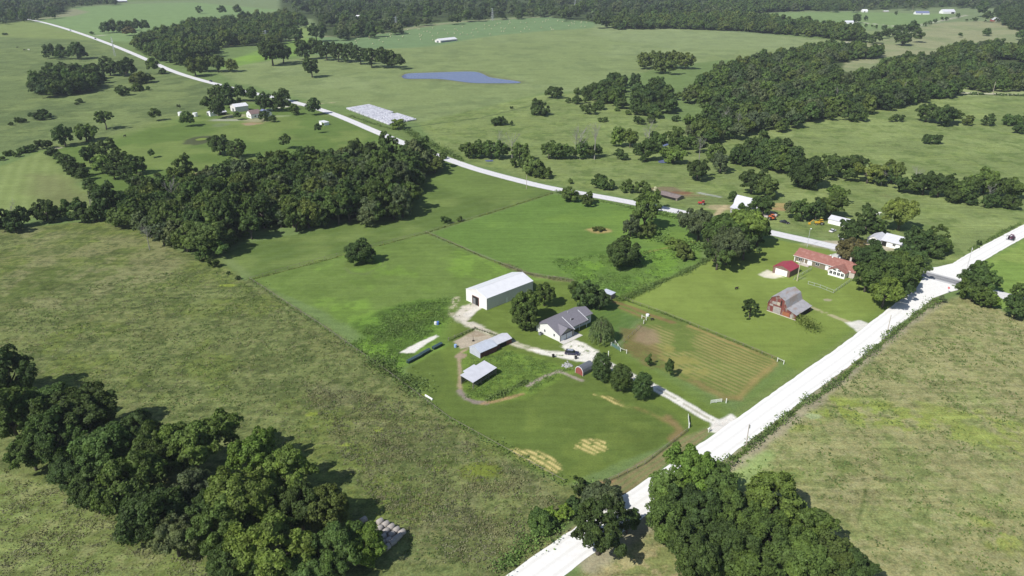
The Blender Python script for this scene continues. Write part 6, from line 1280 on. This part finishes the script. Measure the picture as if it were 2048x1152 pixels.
for k, (x, y, z) in enumerate(MV):
    a = R_(-45+random.uniform(-8,8)); s = random.uniform(.93,1.05); VV.append(np.stack([bv[:,0]*math.cos(a)*s-bv[:,1]*math.sin(a)*s+x, bv[:,0]*math.sin(a)*s+bv[:,1]*math.cos(a)*s+y, bv[:,2]*s+z], 1)); FF.append(bf4+k*len(bv)); MI.append(np.full(len(bf4), int(random.random() < .35)))
tag(link('wrapped_bales', mesh_np('wrapped_bales', np.concatenate(VV), np.concatenate(FF), [M_WRAP, M_WRAP2], smooth=True, midx=np.concatenate(MI))), 'rest of the white wrapped bale lot beside the highway', 'wrapped bales', kind='stuff')
for i, (x, y) in enumerate(((1530,430),(1533,434),(1537,428),(1541,425),(1548,428),(1551,431))):
    p = G(x, y, .8); o = link('round_bale', mo_, None, (p[0], p[1], .8)); o.rotation_euler = (0,0,R_(40)); o.scale = (1.25,1.25,1.25); tag(o, 'grey round bale in the small stack behind the orange tractor', 'hay bale', 'grey bales behind the orange tractor')
# ------------------------------------------------------------------ poles, towers, fences, small things
def pole(px, py, h, label, arms=1, th=43, m=M_POLE, r=.16, lamp=False):
    b = empty('utility_pole', G(px, py), R_(th), label, 'utility pole'); MB().tube([(0,0,-.3),(0,0,h)], [r, r*.65], 8).build('pole', m, b)
    for k in range(arms):
        c_ = MB().box(-1.1,1.1,-.14,.02-.08,h-.5-k*.9,h-.35-k*.9).build('crossarm', m, b)
        for x in (-1, -.4, .4, 1): MB().lathe([(.06,0),(.07,.1),(.03,.2)], (x,-.1,h-.35-k*.9), 6).build('insulator', M_TRIM, c_)
    if lamp: MB().tube([(0,0,h-.2),(.8,0,h+.1)], .05, 6).build('lamp_arm', M_STEEL, b); MB().lathe([(.1,0),(.35,.05),(.25,.25),(.05,.3)], (.9,0,h-.1), 10).build('lamp_head', M_WHITE, b)
    return b
pole(1491.5, 894, 7.4, 'weathered pole with transformer at the gravel road opposite the farm drive', 0); b = bpy.context.scene.objects.get('utility_pole'); MB().lathe([(.22,0),(.22,.9)], (.35,0,6.0), 10).build('transformer', M_STEEL, b)
pole(1773.4, 668.4, 7.6, 'slim pole at the gravel road opposite the old red barn', 0); pole(1928.9, 554, 13.1, 'tall leaning pale pole at the highway crossing', 1, 60, mat('pale_pole', (.55,.54,.53), .8)); pole(1843, 509, 7.5, 'pale pole in front of the trees left of the crossing', 0)
pole(1594, 562, 8.5, 'thick yellowish pole with crossarm beside the brown garage', 1, 30, mat('yellow_pole', (.50,.45,.32), .9), .2); pole(1053, 378, 8.4, 'slim pole beside the highway bend near the upper meadow', 0); pole(1614, 495, 9.0, 'tall thin lamp pole by the highway behind the red roofed house', 0, 43, M_STEEL, .1, True)
for x, y, l in ((1732,232,'x'),):
    pass
for x, y, h, l in ((1985,188,12,'tiny pole by the pale lane at the right'),(1824,24,16,'slim pole left of the grey roofed far house'),(1728,80,12,'slim pole by the far lane house'),(2005,14,22,'tall mast behind the red and white house')): pole(x, y, h, l, 0, r=.25)
def lattice(px, py, h, label, w=5.0):
    b = empty('lattice_tower', G(px, py), R_(43), label, 'power pylon'); q = [(-1,-1),(1,-1),(1,1),(-1,1)]
    for x, y in q: MB().tube([(x*w/2,y*w/2,0),(x*w*.14,y*w*.14,h*.72),(x*w*.1,y*w*.1,h)], .22, 5).build('leg', M_STEEL, b)
    m = MB(); zs = [0,.2,.38,.54,.68]
    for z0_, z1_ in zip(zs, zs[1:]):
        a0, a1 = w/2*(1-.72*z0_/.72)+w*.14*z0_/.72, w/2*(1-.72*z1_/.72)+w*.14*z1_/.72
        for k in range(4): x, y = q[k]; u, v_ = q[(k+1) % 4]; m.tube([(x*a0,y*a0,z0_*h),(u*a1,v_*a1,z1_*h)], .1, 4); m.tube([(u*a0,v_*a0,z0_*h),(x*a1,y*a1,z1_*h)], .1, 4)
    m.build('bracing', M_STEEL, b)
    for z in (.76,.92): MB().tube([(-w*.95,0,h*z),(0,0,h*(z+.05)),(w*.95,0,h*z),(-w*.95,0,h*z)], .16, 5).build('crossarm', M_STEEL, b)
lattice(793, 62, 24, 'grey lattice pylon at the left of the far hay field'); lattice(985, 41, 24, 'grey lattice pylon at the right of the far hay field'); lattice(534, 88, 20, 'pylon head showing above the hill wood'); lattice(1150, 22, 24, 'faint pylon in the great far wood')
b = empty('power_pylon', G(230, 112), R_(-47), 'two-legged power pylon beside the far highway', 'power pylon')
for s in (-1, 1): MB().tube([(s*3,0,0),(s*1.6,0,19),(s*.6,0,25)], [.3,.22,.18], 6).build('leg', M_STEEL, b)
MB().tube([(-4.5,0,18.5),(4.5,0,18.5)], .25, 6).build('crossarm', M_STEEL, b); MB().tube([(-2.6,0,6),(1.8,0,17)], .14, 5).tube([(2.6,0,6),(-1.8,0,17)], .14, 5).tube([(-4.4,0,18.5),(-1,0,22.5),(1,0,22.5),(4.4,0,18.5)], .15, 5).build('bracing', M_STEEL, b)
def posts_rails(name, pts, h, np_, rails, m, label, cat='fence', post=.09, z=0, rz=(.4,.8)):
    P = [G(*p) for p in pts]; b = empty(name, P[0], 0, label, cat); o0 = P[0]; tot = resample([(p[0], p[1]) for p in P], 1e9 if np_ == 0 else max(.5, sum(math.dist(a[:2], c[:2]) for a, c in zip(P, P[1:]))/np_))
    for x, y in tot: MB().box(x-o0[0]-post, x-o0[0]+post, y-o0[1]-post, y-o0[1]+post, -.1, h).build('post', m, b)
    for k in range(rails):
        t = MB(); zz = h*(rz[0]+(rz[1]-rz[0])*k/max(1, rails-1)); 
        t.tube([(p[0]-o0[0], p[1]-o0[1], zz) for p in P], .05, 5).build('rail', m, b)
    return b
M_WFENCE = mat('white_vinyl', (.76,.77,.72), .5, .04)
posts_rails('corner_brace', [(1283.5,637),(1292.5,640.5),(1287,647.5)], 1.5, 2, 1, M_WFENCE, 'white corner brace of the pasture fence at the top of the striped plot', rz=(.75,.75)); posts_rails('corner_brace', [(1554.5,723),(1567,728.5)], 1.5, 1, 1, M_WFENCE, 'white corner brace of the pasture fence beside the mown lawn', rz=(.85,.85))
b = posts_rails('gate', [(1222,692),(1230,688),(1241,703),(1253,707)], 1.5, 4, 1, M_WFENCE, 'white posted gate with green mesh panel at the drive side of the striped plot', rz=(.8,.8)); q0, q1, q2 = G(1222,692), G(1223,692), G(1241,703); MB().add([(q1[0]-q0[0],q1[1]-q0[1],.15),(q2[0]-q0[0],q2[1]-q0[1],.15),(q2[0]-q0[0],q2[1]-q0[1],1.3),(q1[0]-q0[0],q1[1]-q0[1],1.3)]+[(q1[0]-q0[0]+.05,q1[1]-q0[1]+.03,.15),(q2[0]-q0[0]+.05,q2[1]-q0[1]+.03,.15),(q2[0]-q0[0]+.05,q2[1]-q0[1]+.03,1.3),(q1[0]-q0[0]+.05,q1[1]-q0[1]+.03,1.3)], [(0,1,2,3),(7,6,5,4),(0,4,5,1),(1,5,6,2),(2,6,7,3),(3,7,4,0)]).build('mesh_panel', mat('green_grey_mesh', (.10,.17,.15), .6), b)
b = empty('plank_fence', G(1421,807), math.atan2(G(1443,804)[1]-G(1421,807)[1], G(1443,804)[0]-G(1421,807)[0]), 'white three rail fence panel lying by the drive entrance', 'fence')
for z in (.25,.62,1.0): MB().box(0,3.6,-.04,.04,z,z+.17).build('rail', M_WFENCE, b)
for x in (0,1.8,3.6): MB().box(x-.07,x+.07,-.09,-.045,0,1.25).build('post', M_WFENCE, b)
def post(px, py, h, label, r=.11): o = MB().box(-r,r,-r,r,0,h).prism([(-r,h),(0,h+.12),(r,h)], -r, r).build('fence_post', M_WFENCE); o.location = G(px, py); tag(o, label, 'post')
post(1452, 806, 1.5, 'white post right of the white fence panel'); post(1216.5, 713, 2.0, 'white post on the drive edge above the tall oval tree'); 
b = empty('gate_post', G(1378, 856), R_(133), 'white gate swung open beside a white post at the drive side', 'gate'); MB().box(-.12,.12,-.12,.12,0,1.7).build('post', M_WFENCE, b); q = [G(1376,834)[i]-G(1378,856)[i] for i in (0,1)]; dd = math.hypot(*q); aa = math.atan2(q[1], q[0])-R_(133); o = MB().box(.15,dd,-.04,.04,.15,1.15).build('panel', M_WFENCE, b); o.rotation_euler = (0,0,aa)
b = empty('mailbox', G(1417, 864.5), R_(43), 'white mailbox on a post at the mouth of the drive', 'mailbox'); MB().box(-.07,.07,-.07,.07,0,1.1).build('post', M_WFENCE, b); MB().prism([(-.2,1.1),(-.2,1.35),(0,1.5),(.2,1.35),(.2,1.1)], -.35, .45).build('box', M_WHITE, b)
posts_rails('wire_fence', [(1616,568),(1640,575),(1667,586),(1703,561)], 1.2, 12, 2, M_STEEL, 'low wire mesh fence on the lawn behind the red roofed house', post=.05, rz=(.1,.98)); posts_rails('wire_fence', [(1588,560),(1605,550),(1622,540)], 1.2, 5, 2, M_STEEL, 'wire fence between the garage and the red roofed house', post=.05, rz=(.1,.98))
posts_rails('pen_fence', [(897,681),(922,671),(950,658),(980,668),(1006,680)], 1.2, 10, 2, M_WOOD, 'weathered rail fence around the dirt pen', post=.08)
def wirefence(pts, n, label): posts_rails('field_fence', pts, 1.15, n, 1, M_WOOD, label, post=.06, rz=(.9,.9))
wirefence([(500,559),(600,531),(720,499),(850,467),(960,433),(1104,387)], 34, 'post and wire fence across the upper meadow'); wirefence([(853,467),(960,513),(1050,548),(1145,563)], 20, 'post and wire fence from the upper meadow down behind the white barn'); wirefence([(500,560),(640,651),(760,735),(900,840),(1128,966)], 50, 'post and wire fence beside the big rough field')
wirefence([(1200,972),(1290,928),(1375,862)], 12, 'post and wire fence along the gravel road below the drive'); wirefence([(1250,600),(1330,629),(1450,677),(1563,724)], 20, 'post and wire fence between striped plot and lawn'); wirefence([(1288,648),(1240,692)], 6, 'short wire fence at the left end of the striped plot')
for a, c, l in (((815,727),(842,713),'dark green long feed bunk lowest in the row beside the gravel strip'),((842,712),(859,702.5),'dark green long feed bunk in the middle of the row'),((866,699.5),(883,690.5),'dark green feed bunk topmost and apart in the row')):
    p, q = G(*a), G(*c); L_ = math.dist(p[:2], q[:2]); b = empty('feed_bunk', p, math.atan2(q[1]-p[1], q[0]-p[0]), l, 'feed bunk'); MG = mat('dark_green_plastic', (.025,.05,.055), .5) if 'dark_green_plastic' not in bpy.data.materials else bpy.data.materials['dark_green_plastic']
    MB().prism([(-.55,.1),(-.6,1.0),(.6,1.0),(.55,.1)], 0, L_).build('tub', MG, b); MB().prism([(-.68,1.0),(0,1.3),(.68,1.0)], -.05, L_+.05).build('lid', mat('green_lid', (.05,.085,.095), .5) if 'green_lid' not in bpy.data.materials else bpy.data.materials['green_lid'], b)
def barrel(px, py, col, label, r=.42, h=1.15, cat='barrel'): o = MB().lathe([(r*.9,0),(r,.06),(r*1.02,h*.33),(r,h*.5),(r*1.02,h*.66),(r,h-.05),(r*.9,h)], (0,0,0), 14).build('barrel', mat('plastic_' + cat.replace(' ', '_'), col, .4) if False else paintm('barrel_paint', col, .4)); o.location = G(px, py); tag(o, label, cat)
barrel(871.5, 649.5, (.75,.75,.74), 'white barrel on the weedy slope beside a blue one', .55, 1.2); barrel(875.5, 649, (.08,.17,.5), 'blue barrel on the weedy slope beside the white one', .55, 1.2); barrel(911, 694.5, (.25,.36,.62), 'blue and white barrel at the gate of the dirt pen', .5, 1.1); barrel(1295, 632, (.8,.8,.82), 'white water tank in the striped plot behind the corner brace', .65, .8, 'tank')
barrel(391, 233, (.75,.75,.75), 'round white tank right of the vase shaped tree at the far farm', 2.0, 3.2, 'tank'); barrel(362, 231.5, (.75,.75,.75), 'round white tank at the left end of the far farm yard', 2.2, 3.2, 'tank')
o = MB().box(-1.7,1.7,-.25,.25,0,.4).prism([(-.25,.4),(0,.55),(.25,.4)], -1.7, 1.7).build('feed_trough', M_WHITE); o.location = G(858, 796); o.rotation_euler = (0,0,R_(-45)); tag(o, 'long white trough at the rough field edge of the paddock', 'trough')
b = empty('round_feeder', G(946.5, 682), 0, 'small dark post feeder standing in the dirt pen', 'feeder'); MB().tube([(0,0,0),(0,0,1.9)], .07, 6).build('post', M_DARK, b); MB().box(-.35,.35,-.35,.35,.0,.25).build('base', M_DARK, b)
def bin_(px, py, label, col=(.03,.03,.035)): b = empty('wheeled_bin', G(px, py), R_(30), label, 'bin'); MB().prism([(-.28,.08),(-.36,1.0),(.36,1.0),(.28,.08)], -.33, .33).build('body', paintm('bin_plastic', col, .5), b); MB().box(-.36,.36,-.4,.4,1.005,1.08).build('lid', M_DARK, b)
bin_(1151.5, 718, 'dark wheeled bin just below the parked suv'); bin_(1106.5, 714.5, 'dark bin at the left on the edge of the drive')
r = random.Random(3); b = MB()
b.lathe([(1.5,-.05),(1.2,.08),(.6,.16),(.1,.2)], (0,0,0), 12)
for i in range(40):
    x, y, s = r.gauss(0,.85), r.gauss(0,.8), r.uniform(.15,.42); b.lathe([(s*.5,0),(s,s*.35),(s*.7,s*.9),(s*.1,s*1.1)], (x,y,0), 6)
o = b.build('rubble_pile', mat('pale_rubble', (.34,.34,.33), .9, .3, 3)); o.location = G(1134, 731); tag(o, 'heap of pale grey rubble beside the small red shed', 'rubble pile')
# animals
def beast(px, py, th, s, col, label, cat):
    me = bpy.data.meshes.new(cat); vs = [(-.75,0,1.15),(-.2,0,1.1),(.4,0,1.12),(.8,0,1.25),(1.1,0,1.3),(1.42,0,1.12),(-.8,.22,.95),(-.78,.23,.62),(-.85,.23,.35),(-.8,.23,.04),(-.8,-.22,.95),(-.78,-.23,.62),(-.85,-.23,.35),(-.8,-.23,.04),(.5,.22,.85),(.5,.22,.45),(.52,.22,.04),(.5,-.22,.85),(.5,-.22,.45),(.52,-.22,.04),(-1.0,0,1.2),(-1.05,0,.7)]
    es = [(0,1),(1,2),(2,3),(3,4),(4,5),(0,6),(6,7),(7,8),(8,9),(0,10),(10,11),(11,12),(12,13),(2,14),(14,15),(15,16),(2,17),(17,18),(18,19),(0,20),(20,21)]
    me.from_pydata(vs, es, []); me.materials.append(mat(cat + '_hide', col, .8)); o = link(cat, me); o.location = G(px, py); o.rotation_euler = (0,0,R_(th)); o.scale = (s,s,s); o.modifiers.new('skin', 'SKIN')
    for v, q in zip(me.skin_vertices[0].data, [.33,.38,.34,.2,.19,.11,.19,.1,.07,.07,.19,.1,.07,.07,.13,.09,.07,.13,.09,.07,.06,.04]): v.radius = (q, q)
    me.skin_vertices[0].data[0].use_root = True; su = o.modifiers.new('sub', 'SUBSURF'); su.levels = su.render_levels = 1; tag(o, label, cat)
beast(1473, 579, 20, .8, (.03,.02,.018), 'small dark calf standing alone on the mown lawn', 'calf'); beast(250, 274, 70, 1.15, (.02,.02,.02), 'black cow alone on the ridge below the flat topped tree', 'cow'); beast(49, 101, 10, 1.3, (.02,.02,.02), 'black cow in the far left pasture beside a white one', 'cow'); beast(58, 101, 190, 1.4, (.7,.68,.64), 'white cow in the far left pasture', 'cow'); beast(35, 96, 40, 1.3, (.03,.02,.02), 'dark cow furthest left in the far left pasture', 'cow')
beast(1304, 641, 200, .7, (.02,.02,.02), 'small black calf in the striped plot near the corner brace', 'calf'); beast(1756, 430.5, 0, 1.2, (.75,.74,.7), 'white cow in the pasture behind the white house', 'cow')
# stop sign
b = empty('stop_sign', G(1895, 587), R_(215), 'red octagonal stop sign at the highway crossing', 'road sign'); MB().tube([(0,0,0),(0,0,2.9)], .05, 6).build('post', M_STEEL, b)
def octa(r, t, z, m, nm, par, off):
    q = [(r*math.cos(R_(22.5+45*k)), r*math.sin(R_(22.5+45*k))) for k in range(8)]; return MB().add([(off, a, z+c_) for a, c_ in q]+[(off+t, a, z+c_) for a, c_ in q], [tuple(range(7,-1,-1)), tuple(range(8,16))]+[(i,(i+1) % 8,(i+1) % 8+8,i+8) for i in range(8)]).build(nm, m, par)
octa(.52, .02, 2.5, M_WHITE, 'border', b, .06); octa(.47, .01, 2.5, mat('sign_red', (.5,.02,.03), .5), 'plate', b, .083)
tc = bpy.data.curves.new('lettering', 'FONT'); tc.body = 'STOP'; tc.size = .36; tc.align_x = 'CENTER'; tc.align_y = 'CENTER'; tc.extrude = .003
to = bpy.data.objects.new('lettering', tc); dg_ = bpy.context.evaluated_depsgraph_get; C.objects.link(to); bpy.context.view_layer.update(); tm = bpy.data.meshes.new_from_object(to.evaluated_get(dg_())); bpy.data.objects.remove(to); tm.materials.append(M_WHITE)
o = link('lettering', tm, b, (.098, 0, 2.5)); o.rotation_euler = (R_(90), 0, R_(90))
# ------------------------------------------------------------------ the air: even pale haze round everything
hz = MB().box(-6000, 6000, -400, 6000, -2.3, 135).build('haze', None)
hm = bpy.data.materials.new('summer_haze'); hm.use_nodes = True; hn = hm.node_tree
for n_ in list(hn.nodes):
    if n_.type == 'BSDF_PRINCIPLED': hn.nodes.remove(n_)
pv = hn.nodes.new('ShaderNodeVolumePrincipled'); pv.inputs['Color'].default_value = (.80, .88, 1, 1); pv.inputs['Density'].default_value = HAZE; pv.inputs['Anisotropy'].default_value = .0
hn.links.new(pv.outputs[0], hn.nodes['Material Output'].inputs['Volume']); hz.data.materials.clear(); hz.data.materials.append(hm)
scene.cycles.volume_bounces = 0
tag(hz, 'thin summer haze over the fields', 'haze', kind='stuff')
